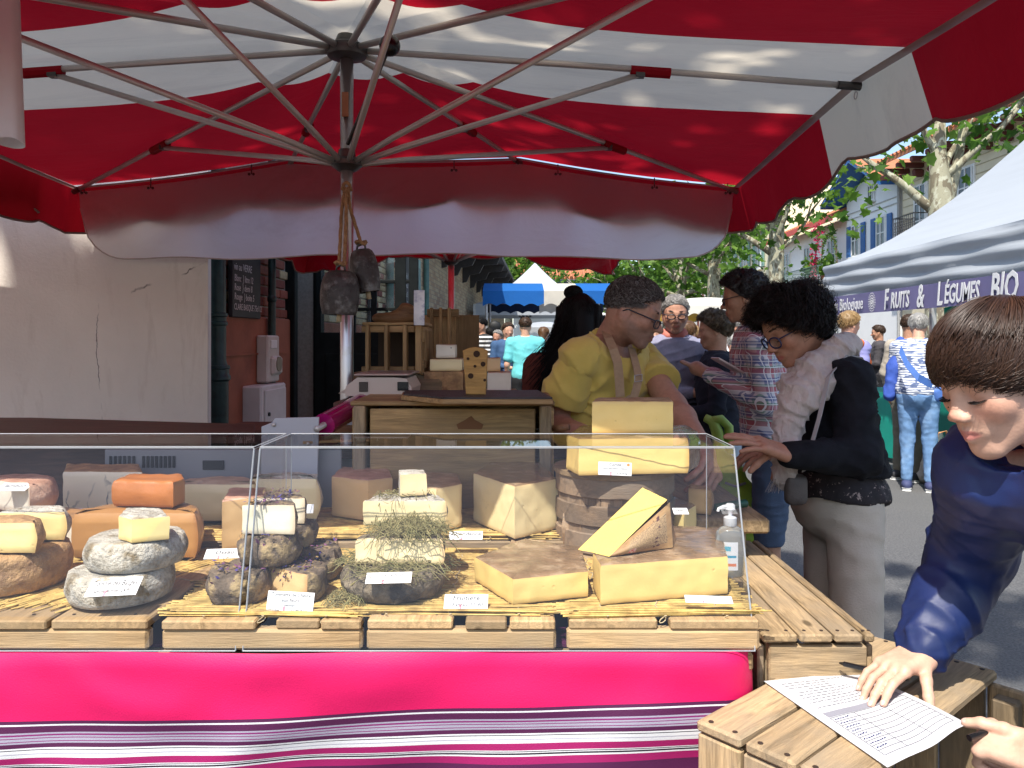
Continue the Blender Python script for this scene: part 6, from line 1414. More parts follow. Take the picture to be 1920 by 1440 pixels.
def scalp(hd, n, seed, hair_end, length=1.0, lift=.02, wob=.012, k=8, rx=.36, ry=.435, rz=.385, cen=(0,-.05,.12), crown=(0,-.35), curl=0, curl_f=14, drop=0, part=None, root_min=.02, flow=None, wide=0, fuzz=.06, jit=.035, clump=16):
    """hair strands combed from the crown over the skull; hair_end(phi) -> polar angle where the hair stops"""
    g = np.random.default_rng(seed); out = np.zeros((n,k,3)); ct = math.cos(crown[1]); st = math.sin(crown[1])
    for i in range(n):
        if i%clump == 0: ph0 = g.uniform(-PI,PI); ct0 = g.normal(0,.05); cl = g.uniform(-1,1)
        ph = ph0+g.normal(0,.13); te = hair_end(ph)+g.normal(0,jit)+ct0; tr = te*math.sqrt(g.uniform(root_min,.96)); t1 = min(te, tr+length*g.uniform(.6,1.1)); off = 1+lift*g.uniform(.2,1.3); dph = g.normal(0,fuzz); pz = g.uniform(0,6.28)
        for j in range(k):
            f = j/(k-1); th = tr+(t1-tr)*f; p2 = ph+(ph0-ph)*f*f*.6+.16*cl*f+dph*f+wob*4*math.sin(f*5+pz)
            if flow: p2 += flow(ph, th)*f
            d = np.array([math.sin(th)*math.sin(p2), math.sin(th)*math.cos(p2), math.cos(th)]); d = np.array([d[0], d[1]*ct-d[2]*(-st)*-1 if False else d[1]*ct+d[2]*st, -d[1]*st+d[2]*ct])
            o = off+lift*.8*math.sin(PI*f)+wide*max(0,th-1.2); q = np.array([cen[0]+d[0]*rx*o, cen[1]+d[1]*ry*o, cen[2]+d[2]*rz*o])
            if curl:
                a = curl_f*f+pz; q = q+curl*np.array([math.cos(a)*(.5+f), math.sin(a*1.1+1)*(.5+f), math.sin(a)*(.5+f)])
            if drop and f > .6: q[2] -= drop*(f-.6)
            out[i,j] = q
    w_ = out.reshape(-1,3)*hd.H@hd.npR.T+np.array(hd.c)
    return w_.reshape(n,k,3)
def hair_shell(hd, h, infl=.03, z0=-.0, mf=.95, mbk=.55, amp=.006, k=None, extra=None, dispf=40):
    S = SDF(h); S.ell(hd.T(0,-.06,.14), tuple((q+infl)*hd.H for q in (.335,.405,.355)), .05*hd.H, hd.R)
    if extra: extra(S)
    def cut(p):
        l = hd.inv(p); hl = np.where(l[:,1] > 0, z0+mf*l[:,1], z0+mbk*l[:,1]); return (hl-l[:,2])*hd.H*.75
    return S.mesh(disp=lambda p: amp*vnoise(p*dispf), cut=cut)
def merge(parts, name, mat, parent, cols=None):
    """parts that are quads only"""
    v, f = join_vf(parts); me = fast_mesh(name, v, f, mat)
    if cols is None:
        cols = []; g = np.random.default_rng(len(v))
        for pv, pf in parts:
            if id(pv) in STRK and STRK[id(pv)][2] is pv:
                n, q, _ = STRK[id(pv)]; a = g.uniform(.75,1.15,n)*np.repeat(g.uniform(.85,1.12,n//16+1),16)[:n]; b = g.uniform(0,1,n)**3; cols.append(np.stack([np.repeat(a,q), np.repeat(b,q), np.repeat(b,q)],1))
            else: cols.append(np.tile([.55,.1,.1],(len(pv),1)))
    if cols is not None: vcol(me, np.concatenate(cols))
    return link(name, me, parent, True)
def glasses(hd, parent, mat, w=.105, h=.075, y=.40, z=-.0, rnd_=2.0, thick=.010, temple=True):
    mb = MB()
    for s in (-1,1):
        c = []; 
        for a in np.linspace(0,2*PI,25):
            ca, sa = math.cos(a), math.sin(a); x = w*abs(ca)**(2/rnd_)*(1 if ca>0 else -1); zz = h*abs(sa)**(2/rnd_)*(1 if sa>0 else -1); c.append(hd.T(s*.135+x, y-.05*abs(s*.135+x)/.24, z-.02+zz))
        mb.tube(c, thick*hd.H, 6, cap=False)
        if temple: mb.tube([hd.T(s*.235,y-.055,z+.02), hd.T(s*.33,.2,z+.03), hd.T(s*.35,-.04,z+.04), hd.T(s*.345,-.12,z-.02)], thick*hd.H*.9, 6)
    mb.tube([hd.T(-.035,y-.005,z+.01), hd.T(0,y+.012,z+.02), hd.T(.035,y-.005,z+.01)], thick*hd.H*.8, 6)
    o = mb.build('glasses', mat, parent, True, world=True)
    ln = MB()
    for s in (-1,1): ln.add([hd.T(s*.135+w*.95*abs(math.cos(a))**(2/rnd_)*(1 if math.cos(a)>0 else -1), y-.05*abs(s*.135)/.24, z-.02+h*.95*abs(math.sin(a))**(2/rnd_)*(1 if math.sin(a)>0 else -1)) for a in np.linspace(0,2*PI,25)[:-1]], [tuple(range(24))])
    ln.build('lens', PANE, o, world=True)
def hand_sdf(h, W, d, n, size, fing, thumb, side=1, thumb_dir=None, palm_len=.095):
    """W wrist, d towards the knuckles, n out of the back of the hand, side=+1 thumb on d x n side"""
    d = V(d).normalized(); n = (V(n)-d*V(n).dot(d)).normalized(); l = d.cross(n)*side; S = SDF(h); z = size; W = V(W); tips = []
    pl = palm_len*z; Rm = Matrix(((l.x,d.x,n.x),(l.y,d.y,n.y),(l.z,d.z,n.z)))
    S.cone(W-d*.05*z, W+d*.01*z, .026*z, .026*z, .02*z)
    S.box(W+d*pl*.52, (.074*z,.096*z,.03*z), .0135*z, .016*z, Rm); S.ell(W+d*pl*.3+l*.022*z-n*.008*z, (.022*z,.034*z,.018*z), .014*z, Rm)
    base = [.030,.010,-.011,-.031]; fl = [(.041,.025,.02),(.046,.029,.021),(.042,.027,.02),(.033,.02,.018)]; fr = [.0088,.0092,.0086,.0077]
    for i in range(4):
        sp, c1, c2, c3 = fing[i]; p = W+d*(pl*(1.0 if i in (1,2) else .95))+l*base[i]*z-n*.001*z; q = d.copy(); q = (q+l*sp).normalized(); ax = q.cross(n).normalized()
        S.ell(p+n*.002*z, (.0105*z,.012*z,.0105*z), .008*z, Rm)
        for j, (ln, c) in enumerate(zip(fl[i], (c1,c2,c3))):
            q = (Matrix.Rotation(-R(c),3,ax) @ q); e = p+q*ln*z; r0 = fr[i]*z*(1-.07*j); S.cone(p, e, r0, r0*(.95 if j < 2 else .86), .0035*z); p = e
        tips.append((p, q.copy(), q.cross(ax).normalized(), r0))
    p = W+d*.028*z+l*.026*z-n*.006*z; q = V(thumb_dir).normalized() if thumb_dir is not None else (d*.6+l*.75-n*.25).normalized()
    for j, (ln, c) in enumerate(zip((.042,.033,.025), thumb)):
        ax = q.cross(n); ax.normalize(); q = Matrix.Rotation(-R(c),3,ax) @ q; e = p+q*ln*z; r0 = (.013,.0105,.0098)[j]*z; S.cone(p, e, r0, (.0108,.0098,.0085)[j]*z, .006*z); p = e
    tips.append((p, q.copy(), q.cross(ax).normalized(), .0088*z)); return S, tips
def nails(tips, parent, n):
    mb = MB()
    for p, q, u, r in tips:
        u = u if u.dot(V(n)) > 0 else -u; s = q.cross(u).normalized(); mb.ball(p-q*r*.15+u*r*.62, (r*.68,r*.95,r*.34), 10, 6, Matrix(((s.x,q.x,u.x),(s.y,q.y,u.y),(s.z,q.z,u.z))))
    mb.build('fingernails', M('nail_plate', (.66,.42,.35), .3, .05, 20), parent, True, world=True)['kind'] = 'stuff'
def lerp(a, b, t): return V(a).lerp(V(b), t)
FOLD = lambda amp, fr, sc_=(1,1,1), seed=0: (lambda p: amp*(vnoise(p*fr*np.array(sc_), seed)+.5*vnoise(p*fr*2.1*np.array(sc_), seed+7)))
def cloth_fold(amp, fr, ax=(0,0,1), seed=0, str_=.3):
    """creases running across ax"""
    a = np.array(ax, float); a /= np.linalg.norm(a)
    def fn(p):
        t = p@a; w_ = vnoise(p*9+3, seed)*1.2; n1 = 1-np.abs(np.sin(t*fr+w_*2.6)); return -amp*(n1**2-.3)*(.4+.6*np.clip(vnoise(p*7, seed+3)+.4,0,1))+amp*.5*vnoise(p*30, seed)
    return fn
def torso(S, pel, ch, nk, sl, sr, s=1.0, infl=0, fat=1.0, k=.06, col=None):
    pel, ch, nk, sl, sr = map(V, (pel,ch,nk,sl,sr)); up = (nk-pel).normalized(); rt = (sr-sl).normalized(); fw = up.cross(rt).normalized(); rt = fw.cross(up).normalized()
    Rm = Matrix(((rt.x,fw.x,up.x),(rt.y,fw.y,up.y),(rt.z,fw.z,up.z))); e = lambda c, r: S.ell(c, tuple(q*s+infl for q in r), k, Rm)
    e(ch, (.165*fat,.115*fat,.17)); e(lerp(pel,ch,.48), (.15*fat,.108*fat,.17)); e(pel, (.17*fat,.118*fat,.13)); e(lerp(ch,nk,.55), (.13,.085,.09))
    S.cone(sl, nk, .055*s+infl, .06*s+infl, .05*s); S.cone(sr, nk, .055*s+infl, .06*s+infl, .05*s)
    return Rm
def shoe(parent, ank, f, mat, sole, s=1.0):
    f = V((f[0],f[1],0)).normalized(); a = V((ank[0],ank[1],0)); S = SDF(.012); S.cone(a-f*.05*s+V((0,0,.05)), a+f*.15*s+V((0,0,.038)), .042*s, .032*s, .03).cone(a+V((0,0,.04)), V(ank)+V((0,0,-.01)), .045*s, .042*s, .03)
    o = S.build('shoe', mat, parent, cut=lambda p: .012-p[:,2]); r = f.cross(V((0,0,1))); mb = MB(); pts = [a-f*.095*s, a-f*.08*s+r*.035*s, a+r*.04*s, a+f*.12*s+r*.04*s, a+f*.18*s+r*.02*s, a+f*.185*s, a+f*.18*s-r*.02*s, a+f*.12*s-r*.04*s, a-r*.04*s, a-f*.08*s-r*.035*s]
    mb.prism([(p.x,p.y) for p in pts][::-1], .003, .028, .005); mb.build('sole', sole, o, 40, world=True)
SKIN = attr_mat('skin', .5, .0, .15, .16, 300)
"""generic passer-by"""
def passer(name_label, x, y, hgt, rz, skin, top, bottom, hair, hairstyle='short', sleeve='long', arms='down', fat=1.0, shoes=None, h=None, top_attr=False, bend=0, look=0, group='people in the market', cat='person', legs=True, bag=None, shorts=False, beanie=None):
    f = V((-math.sin(rz), math.cos(rz), 0)); r = V((f.y,-f.x,0)); u = V((0,0,1)); s = hgt/1.72; B = V((x,y,0)); t = thing('person', name_label, cat, B, 0, group); hv = h or max(.009, y/F*2.2)
    g = lambda a, b, c: B+r*(a*s)+f*(b*s)+u*(c*s)
    pel, ch, nk = g(0,0,.94), g(0,.02+bend*.5,1.27), g(0,.02+bend,1.44); sr, sl = g(.185,.01+bend*.8,1.385), g(-.185,.01+bend*.8,1.385)
    hd = Head(g(0,.045+bend*1.5,1.60), .225*s, (f+u*(-.15-bend*.8)+r*look), u)
    if arms == 'down': el = [g(q*.235,-.03+bend*.6,1.10) for q in (1,-1)]; wr = [g(q*.235,.06+bend,.86) for q in (1,-1)]
    elif arms == 'crossed': el = [g(q*.25,.05,1.10) for q in (1,-1)]; wr = [g(-.10,.20,1.13), g(.10,.19,1.09)]
    elif arms == 'front': el = [g(q*.235,.04+bend,1.12) for q in (1,-1)]; wr = [g(q*.1,.30+bend,1.08) for q in (1,-1)]
    elif arms == 'phone': el = [g(q*.23,.03,1.12) for q in (1,-1)]; wr = [g(q*.045,.29,1.24) for q in (1,-1)]
    hp = [g(q*.09,0,.90) for q in (1,-1)]; kn = [g(q*.095,.02,.50) for q in (1,-1)]; an = [g(q*.10,-.01,.09) for q in (1,-1)]
    S = head_sdf(hv*.8 if h is None else h*.6, hd, lids=True); S.cone(hd.T(0,-.1,-.2), nk, .05*s, .055*s, .03*s); vh, fh = S.mesh(base=skin, colr=skin_paint(hd, skin, tuple(np.array(skin)*np.array([.85,.5,.5])))); ch_ = S.col
    S2 = SDF(hv*1.2); torso(S2, pel, ch, nk, sl, sr, s, -.012)
    for q in range(2):
        S2.cone((sr,sl)[q], el[q], .042*s, .038*s, .02).cone(el[q], wr[q], .037*s, .026*s, .02); d = (wr[q]-el[q]).normalized(); S2.cone(wr[q], wr[q]+d*.07*s, .026*s, .032*s, .015); 
        for j in (-1,0,1): S2.cone(wr[q]+d*.07*s+r*.014*j*s, wr[q]+d*.16*s+r*.018*j*s, .011*s, .008*s, .006)
        if legs: S2.cone(hp[q], kn[q], .07*s, .05*s, .02).cone(kn[q], an[q], .048*s, .033*s, .02)
    v2, f2 = S2.mesh(base=skin); merge([(vh,fh),(v2,f2)], 'body', SKIN, t, [ch_, S2.col])
    S3 = SDF(hv); torso(S3, pel+u*.03*s, ch, nk-u*.03*s, sl, sr, s, .012, fat)
    for q in range(2):
        a = (sr,sl)[q]
        if sleeve == 'long': S3.cone(a, el[q], .062*s, .052*s, .03).cone(el[q], lerp(el[q],wr[q],.95), .052*s, .038*s, .02)
        else: S3.cone(a, lerp(a,el[q],.72), .066*s, .066*s, .03)
    zc = (pel.z-.10*s); zn = nk.z+.03*s
    S3.build('top', top, t, disp=cloth_fold(.007, 55, (r*.3+u*.9), int(x*10)%9), cut=lambda p: np.maximum(zc-p[:,2], np.where(np.linalg.norm(p[:,:2]-np.array(nk)[:2],axis=1) < .07*s, p[:,2]-zn+.012, -1)))
    if legs:
        S4 = SDF(hv*1.1); S4.ell(pel-u*.02*s, (.168*s*fat,.125*s*fat,.14*s), .04, Matrix(((r.x,f.x,0),(r.y,f.y,0),(0,0,1))))
        for q in range(2):
            S4.cone(hp[q], kn[q], .09*s*fat, .066*s, .03)
            if not shorts: S4.cone(kn[q], an[q]+u*.03, .066*s, .052*s, .03)
        S4.build('trousers', bottom, t, disp=cloth_fold(.006, 60, (0,0,1), 3), cut=(lambda p: kn[0].z-.02-p[:,2]) if shorts else None)
        for q in range(2): shoe(t, an[q], f, shoes or M('dark_shoe', (.03,.03,.035), .6), M('white_sole', (.6,.6,.58), .6), s)
    # hair
    n = 420 if y > 6 else 900; rad = max(.0011, y*.00028)
    if hairstyle == 'bald': return t, hd
    if hairstyle == 'short': P_ = [hair_shell(hd, hv*.8, .025, .0, .98, .55, .004), strands(scalp(hd, n, 3, lambda ph: 1.25+.55*(1-math.cos(ph))/2, .35, .05, clump=3), rad)]
    elif hairstyle == 'bob': P_ = [hair_shell(hd, hv*.8, .06, -.03, .98, .9, .006), strands(scalp(hd, n, 4, lambda ph: 1.3+.95*(1-math.cos(ph))/2, .8, .09, wide=.05), rad)]
    elif hairstyle == 'curly': P_ = [hair_shell(hd, hv*.8, .07, -.03, 1.0, .8, .012, dispf=70), strands(scalp(hd, n, 5, lambda ph: 1.3+.8*(1-math.cos(ph))/2, .35, .13, curl=.035, k=10), rad*1.3)]
    elif hairstyle == 'long':
        P_ = [hair_shell(hd, hv*.8, .05, -.03, 1.0, 1.2, .006, extra=lambda S: S.cone(hd.T(0,-.22,.05), hd.T(0,-.3,-.75), .3*hd.H, .22*hd.H, .08*hd.H)), strands(scalp(hd, n, 6, lambda ph: 1.3+.95*(1-math.cos(ph))/2, .9, .08), rad)]
    merge(P_, 'hair', hair, t); return t, hd
# ------------------------------------------------------------------ the vendor
BRW = M('brow_hair', (.022,.014,.010), .6, .4, 120)
SK = {'tan': (.44,.225,.15), 'fair': (.56,.32,.22), 'mid': (.46,.245,.155), 'child': (.60,.36,.255), 'ruddy': (.48,.25,.17)}
def vendor():
    t = thing('person', 'vendor in a yellow t-shirt with tan apron straps and glasses leaning over the cheese', 'person', (.2,2.52,0), 0, 'people at the cheese stall')
    hd = Head(P(1190,584,2.38), .208, (.88,-.30,-.36), (.25,-.05,1)); sk = SK['tan']
    sr, sl, nk = P(1088,674,2.32), P(1200,672,2.56), P(1146,640,2.46); ch, pel = P(1136,730,2.46), V((.20,2.52,.93))
    er, wr = P(1034,800,2.40), P(1104,818,2.16); el, wl = P(1262,762,2.34), P(1320,846,2.06)
    S = head_sdf(.0036, hd, True, 1.06, 1.05); S.cone(hd.T(0,-.12,-.18), nk, .050, .056, .04)
    v, f = S.mesh(base=sk, colr=skin_paint(hd, sk, (.27,.10,.075), (.17,.11,.085), .08), disp=lambda p: .0009*vnoise(p*160)); P_ = [(v,f)]; Cc = [S.col]
    S = SDF(.008); torso(S, pel, ch, nk, sl, sr, .84, -.012)
    for a, e, w_ in ((sr,er,wr),(sl,el,wl)): S.cone(a, e, .046, .040, .03).cone(e, lerp(e,w_,.3), .040, .041, .02).cone(lerp(e,w_,.3), w_, .041, .028, .02)
    for q in (-1,1): S.cone(pel+V((0,q*.1,-.02)), V((.18,2.56+q*.1,.5)), .08, .06, .03).cone(V((.18,2.56+q*.1,.5)), V((.18,2.6+q*.1,.06)), .055, .04, .03)
    v, f = S.mesh(base=sk); P_.append((v,f)); Cc.append(S.col)
    Sh, tips = hand_sdf(.0034, wl, P(1336,884,1.95)-wl, (.75,-.6,.35), 1.08, [(.1,25,30,20),(.03,30,35,25),(-.04,35,40,30),(-.1,40,45,30)], (10,15,15), 1); v, f = Sh.mesh(base=sk); P_.append((v,f)); Cc.append(Sh.col)
    Sh, tips = hand_sdf(.0045, wr, V((.6,-.5,-.1)), (0,-.3,1), 1.05, [(.1,50,60,40)]*4, (10,25,25), -1); v, f = Sh.mesh(base=sk); P_.append((v,f)); Cc.append(Sh.col)
    merge(P_, 'body', SKIN, t, Cc)
    TEE = M('mustard_jersey', (.60,.43,.095), .85, .08, 18, bump=.15, bscale=500, sheen=.2, fold=9)
    S = SDF(.0062); torso(S, pel, ch, nk-V((0,0,.035)), sl, sr, .96, .012, .92); S.ell(lerp(pel,ch,.35), (.15,.14,.16), .08)
    f1 = cloth_fold(.012, 46, (.75,-.2,.65), 2); nkn = np.array(nk); nax = np.array((hd.T(0,-.1,-.35)-nk).normalized())
    def cutn(p): rn = (p-nkn)-((p-nkn)@nax)[:,None]*nax; return np.where(np.linalg.norm(rn,axis=1) < .09, (p-nkn)@nax-.010, -1)
    parts = [S.mesh(disp=f1, cut=cutn)]
    for a, e, fr_ in ((sr,er,.60),(sl,el,.58)):
        ax = (e-a).normalized(); L_ = (e-a).length; a0 = np.array(a); an_ = np.array(ax); S = SDF(.0056); S.cone(a-ax*.01, a+ax*(L_*fr_+.05), .060, .082, .02); parts.append(S.mesh(disp=cloth_fold(.009, 55, tuple(ax*.8+V((.3,0,.5))), 4), cut=lambda p: (p-a0)@an_-L_*fr_))
    merge(parts, 't_shirt', TEE, t, [np.zeros((len(q[0]),3)) for q in parts])
    S = SDF(.012); S.ell(pel, (.19,.17,.14), .05)
    for q in (-1,1): S.cone(pel+V((0,q*.1,-.02)), V((.18,2.56+q*.1,.5)), .10, .08, .03).cone(V((.18,2.56+q*.1,.5)), V((.18,2.6+q*.1,.1)), .08, .06, .03)
    S.build('trousers', M('dark_denim', (.03,.035,.06), .8), t)
    for q in (-1,1): shoe(t, V((.18,2.6+q*.1,.08)), (.9,-.3,0), M('dark_shoe', (.03,.03,.035), .6), M('white_sole', (.6,.6,.58), .6))
    # apron and straps
    AP = M('tan_canvas_strap', (.36,.235,.135), .8, .12, 60, bump=.3, bscale=300)
    def strap(name, pts, w_, nrm):
        mb = MB(); v = []; n_ = V(nrm); pts = [V(p) for p in pts]
        for i, p in enumerate(pts):
            d = (pts[min(i+1,len(pts)-1)]-pts[max(i-1,0)]).normalized(); s = d.cross(n_).normalized(); v += [p-s*w_, p+s*w_]
        mb.add(v, [(2*i,2*i+1,2*i+3,2*i+2) for i in range(len(pts)-1)]); mb.build(name, AP, t, world=True, solid=.003)
    strap('apron_strap', [P(1136,622,2.40), P(1141,634,2.345), P(1150,655,2.30), P(1158,680,2.285), P(1161,712,2.285), P(1163,744,2.29)], .0135, (.1,-1,.1))
    strap('apron_strap', [P(1184,652,2.40), P(1189,670,2.36), P(1195,695,2.33), P(1197,712,2.315), P(1193,730,2.305), P(1188,746,2.30)], .0125, (.3,-1,.1))
    mb = MB(); bk = [P(1190,704,2.31), P(1204,702,2.31), P(1204,714,2.308), P(1190,716,2.308), P(1190,704,2.31)]; mb.tube(bk, .0022, 6); mb.build('buckle', ALU, t, world=True)
    mb = MB(); mb.grid(lambda u, v: P(1156+52*u-10*v+14*u*v, 744+4*math.sin(u*9)+180*v, 2.285-.02*math.sin(PI*u)+.06*u), 14, 10); mb.build('apron', AP, t, True, world=True)
    HM = hairmat('salt_dark_hair', (.045,.032,.026), (.30,.28,.26), .55); HG = M('grey_temple_hair', (.16,.14,.13), .6, .3, 120)
    end = lambda ph: 1.30+.62*(1-math.cos(ph))/2-.10*math.cos(2*ph)
    merge([hair_shell(hd, .0045, .014, .03, .93, .62, .003), strands(scalp(hd, 4200, 11, end, .22, .04, crown=(0,-.2), clump=3), .0010)], 'hair', HM, t)
    side = lambda ph: 1.62+.32*(1-math.cos(ph))/2
    pth = scalp(hd, 1500, 12, side, .12, .025, crown=(0,-.2), root_min=.72); loc = hd.inv(pth[:,0,:]); keep = (loc[:,2] < .16)&(loc[:,1] < .2)&(loc[:,2] > -.16-.4*np.clip(-loc[:,1],0,1)); v, f = strands(pth[keep], .0010); link('grey_temples', fast_mesh('grey_temples', v, f, HG), t, True)['kind'] = 'stuff'
    v, f = strands(brow_paths(hd, 70, 3, .025, .085), .0008); link('eyebrows', fast_mesh('eyebrows', v, f, BRW), t, True)['kind'] = 'stuff'
    v, f = strands(lash_paths(hd, 40, 4, ln=.022), .0006); link('eyelashes', fast_mesh('eyelashes', v, f, BRW), t, True)['kind'] = 'stuff'
    glasses(hd, t, plain('dark_frame', (.015,.018,.03), .3), .105, .062, .425, -.045, 3.2, .011)
    # knife held in the hand
    k = thing('cheese_knife', 'cheese knife with a dark green handle on the plank by the vendor hand', 'knife', V((.47,1.9,.958))); mb = MB(); a = V((.42,1.80,.966)); b = V((.475,1.80,.970)); c = V((.56,1.84,.972))
    mb.add([a, b+V((0,-.012,0)), b+V((0,.012,0)), a+V((0,.004,0))], [(0,1,2,3)]); mb.build('blade', plain('steel_blade', (.6,.62,.65), .15, .9), k, world=True); mb = MB(); mb.tube([b, lerp(b,c,.5), c], [.009,.011,.010], 8); mb.build('handle', M('green_handle', (.01,.07,.04), .4), k, True, world=True)
vendor()
# knife handles by the pine box
for i, (p0, p1, lab) in enumerate(((P(1038,803,2.0),P(1066,801,1.97),'light wooden tool handle sticking out beside the pine crate'),(P(1090,812,2.1),P(1112,806,2.08),'wooden knife handle by the vendor right hand left of the cheese'))):
    t = thing('tool_handle', lab, 'handle', p0); mb = MB(); mb.tube([p0, lerp(p0,p1,.5), p1], [.008,.010,.0085], 10); mb.build('grip', wood('handle_wood', (.42,.2,.1), .6, .4, knots=False), t, True, world=True); mb = MB(); mb.tube([p0-(p1-p0)*1.2, p0], .003, 6); mb.build('tang', ALU, t, True, world=True)
# ------------------------------------------------------------------ woman with scarf
def scarf_woman():
    t = thing('person', 'dark curly haired woman in a black jacket and pale scarf reaching towards the counter', 'person', (.98,2.3,0), 0, 'people at the cheese stall')
    hd = Head(P(1484,612,2.28), .220, (-.86,-.18,-.48), (-.35,0,1)); sk = (.44,.21,.13)
    nk = P(1562,690,2.32); sl, sr = P(1592,716,2.16), P(1565,706,2.50); ch, pel = P(1560,800,2.32), P(1566,935,2.33); el, wl = P(1612,856,2.10), P(1478,852,2.03); er, wr = P(1570,860,2.52), P(1470,848,2.38)
    S = head_sdf(.0036, hd, True, .97, .95); S.cone(hd.T(0,-.1,-.2), nk, .048, .055, .03); v, f = S.mesh(base=sk, colr=skin_paint(hd, sk, (.36,.10,.08), None, .12)); P_ = [(v,f)]; Cc = [S.col]
    S = SDF(.01); torso(S, pel, ch, nk, sl, sr, .78, -.012)
    for a, e, w_ in ((sl,el,wl),(sr,er,wr)): S.cone(a, e, .04, .036, .02).cone(e, w_, .036, .024, .02)
    hips = [pel+V((.02,q*.09,-.03)) for q in (-1,1)]; kn = [V((.97,2.26+q*.1,.47)) for q in (-1,1)]; an = [V((.99,2.28+q*.1,.09)) for q in (-1,1)]
    for q in range(2): S.cone(hips[q], kn[q], .07, .05, .02).cone(kn[q], an[q], .045, .032, .02)
    v, f = S.mesh(base=sk); P_.append((v,f)); Cc.append(S.col)
    Sh, tips = hand_sdf(.003, wl, P(1440,838,2.02)-wl, (-.1,-.35,1), .93, [(.12,8,10,8),(.03,6,8,6),(-.05,8,10,8),(-.14,12,14,10)], (5,8,8), 1, thumb_dir=(-.8,-.3,-.45)); v, f = Sh.mesh(base=sk); P_.append((v,f)); Cc.append(Sh.col)
    Sh, _ = hand_sdf(.004, wr, V((-.9,-.2,.05)), (0,-.3,1), .93, [(.1,20,25,20),(.03,20,25,20),(-.05,20,25,20),(-.12,25,25,20)], (5,10,10), -1); v, f = Sh.mesh(base=sk); P_.append((v,f)); Cc.append(Sh.col)
    merge(P_, 'body', SKIN, t, Cc)
    BJ = M('black_suede', (.011,.011,.014), .85, .35, 25, bump=.3, bscale=250, spec=.15, fold=10)
    S = SDF(.0075); torso(S, pel+V((.01,0,.05)), ch, nk-V((0,0,.03)), sl, sr, .94, .018, .92); S.ell(lerp(pel,ch,.35)+V((.02,0,0)), (.12,.14,.15), .06)
    S.cone(sl, el, .060, .054, .035).cone(el, lerp(el,wl,.97), .054, .040, .03).cone(sr, er, .066, .058, .03).cone(er, lerp(er,wr,.95), .055, .042, .03)
    zh_ = Zp(884,2.3); nkn = np.array(nk)
    S.build('jacket', BJ, t, disp=cloth_fold(.010, 40, (.35,0,.94), 5), cut=lambda p: np.maximum(np.maximum(zh_-p[:,2]+.16*(p[:,0]-1.0)*-1*.5, np.where((p[:,0] < nk.x-.155+.10*np.clip((p[:,2]-1.05)*1.6,-1,1))&(p[:,2] > zh_-.02)&(p[:,2] > 1.10), .02, -1)), np.where(np.linalg.norm(p[:,:2]-nkn[:2],axis=1) < .06, p[:,2]-nk.z-.005, -1)))
    FL = M('ditsy_floral', (.022,.016,.018), .8, .4, 30, (.38,.28,.25), (.60,.64), 75)
    S = SDF(.009); torso(S, pel-V((-.01,0,.01)), ch, nk-V((0,0,.05)), sl, sr, .92, .006, .94); S.ell(pel+V((.01,0,0)), (.145,.16,.12), .05); S.build('blouse', FL, t, disp=cloth_fold(.006, 50, (.9,.3,.1), 6), cut=lambda p: np.maximum(Zp(938,2.3)-.02*np.sin(p[:,1]*22)+.14*(p[:,0]-.95)*-1*.4-p[:,2], p[:,2]-nk.z+.02))
    S = SDF(.010); S.ell(pel, (.128,.15,.13), .04)
    for q in range(2): S.cone(hips[q], kn[q], .08, .068, .03).cone(kn[q], an[q]+V((0,0,.02)), .068, .07, .03)
    S.build('trousers', M('cream_corduroy', (.52,.44,.35), .85, .08, 10, bump=.3, bscale=200, fold=6), t, disp=cloth_fold(.007, 40, (.2,0,.9), 8))
    for q in range(2): shoe(t, an[q], (-1,0,0), M('dark_shoe', (.03,.03,.035), .6), M('white_sole', (.6,.6,.58), .6), .92)
    # scarf: coil round the neck plus a hanging tail
    SC = M('crinkled_scarf', (.60,.49,.43), .9, .1, 40, bump=1.0, bscale=90, vs=(1,1,.3), fold=24, trans=.12, sheen=.3)
    S = SDF(.0055); loop = [P(1535,684,2.19), P(1570,656,2.21), P(1588,648,2.30), P(1580,655,2.40), P(1545,678,2.44), P(1508,700,2.36), P(1500,712,2.24), P(1520,696,2.18)]
    for i in range(len(loop)): S.cone(loop[i], loop[(i+1)%len(loop)],   .034, .034, .03)
    lp2 = [P(1478,720,2.20), P(1500,738,2.14), P(1540,718,2.15), P(1575,684,2.20)]; S.chain(lp2, [.026,.036,.034,.026], .025); lp3 = [P(1485,745,2.16), P(1492,765,2.13), P(1510,752,2.13), P(1530,735,2.14)]; S.chain(lp3, [.030,.032,.03,.026], .02)
    S.chain([P(1482,760,2.16), P(1478,800,2.14), P(1476,850,2.12), P(1472,895,2.12)], [.026,.032,.034,.03], .03)
    def fl(p): q = p@np.array([.55,-.2,.75]); w_ = vnoise(p*22,4); return -.009*(1-np.abs(np.sin(q*85+w_*2.2)))**1.5+.004*vnoise(p*45,5)
    S.build('scarf', SC, t, disp=fl); g = np.random.default_rng(8); n = 70; pt = np.zeros((n,4,3)); b = np.array(P(1472,905,2.12))
    for i in range(n):
        o = np.array([g.uniform(-.035,.035), g.uniform(-.02,.02), .01]); 
        for j in range(4): pt[i,j] = b+o+np.array([o[0]*.2*j, 0, -.012*j])+g.normal(0,.0015,3)
    v, f = strands(pt, .0012); link('scarf_fringe', fast_mesh('scarf_fringe', v, f, SC), t, True)
    # strap and shoulder bag
    mb = MB(); pts = [P(1500,880,2.08), P(1528,780,2.10), P(1545,705,2.13), P(1575,668,2.20), P(1605,672,2.30), P(1635,720,2.40)]
    v = []
    for i, p in enumerate(pts): s = V((.6,-.5,.5)).normalized()*.007; v += [p-s+V((0,-.03,.0)), p+s+V((0,-.03,0))]
    mb.add(v, [(2*i,2*i+1,2*i+3,2*i+2) for i in range(len(pts)-1)])
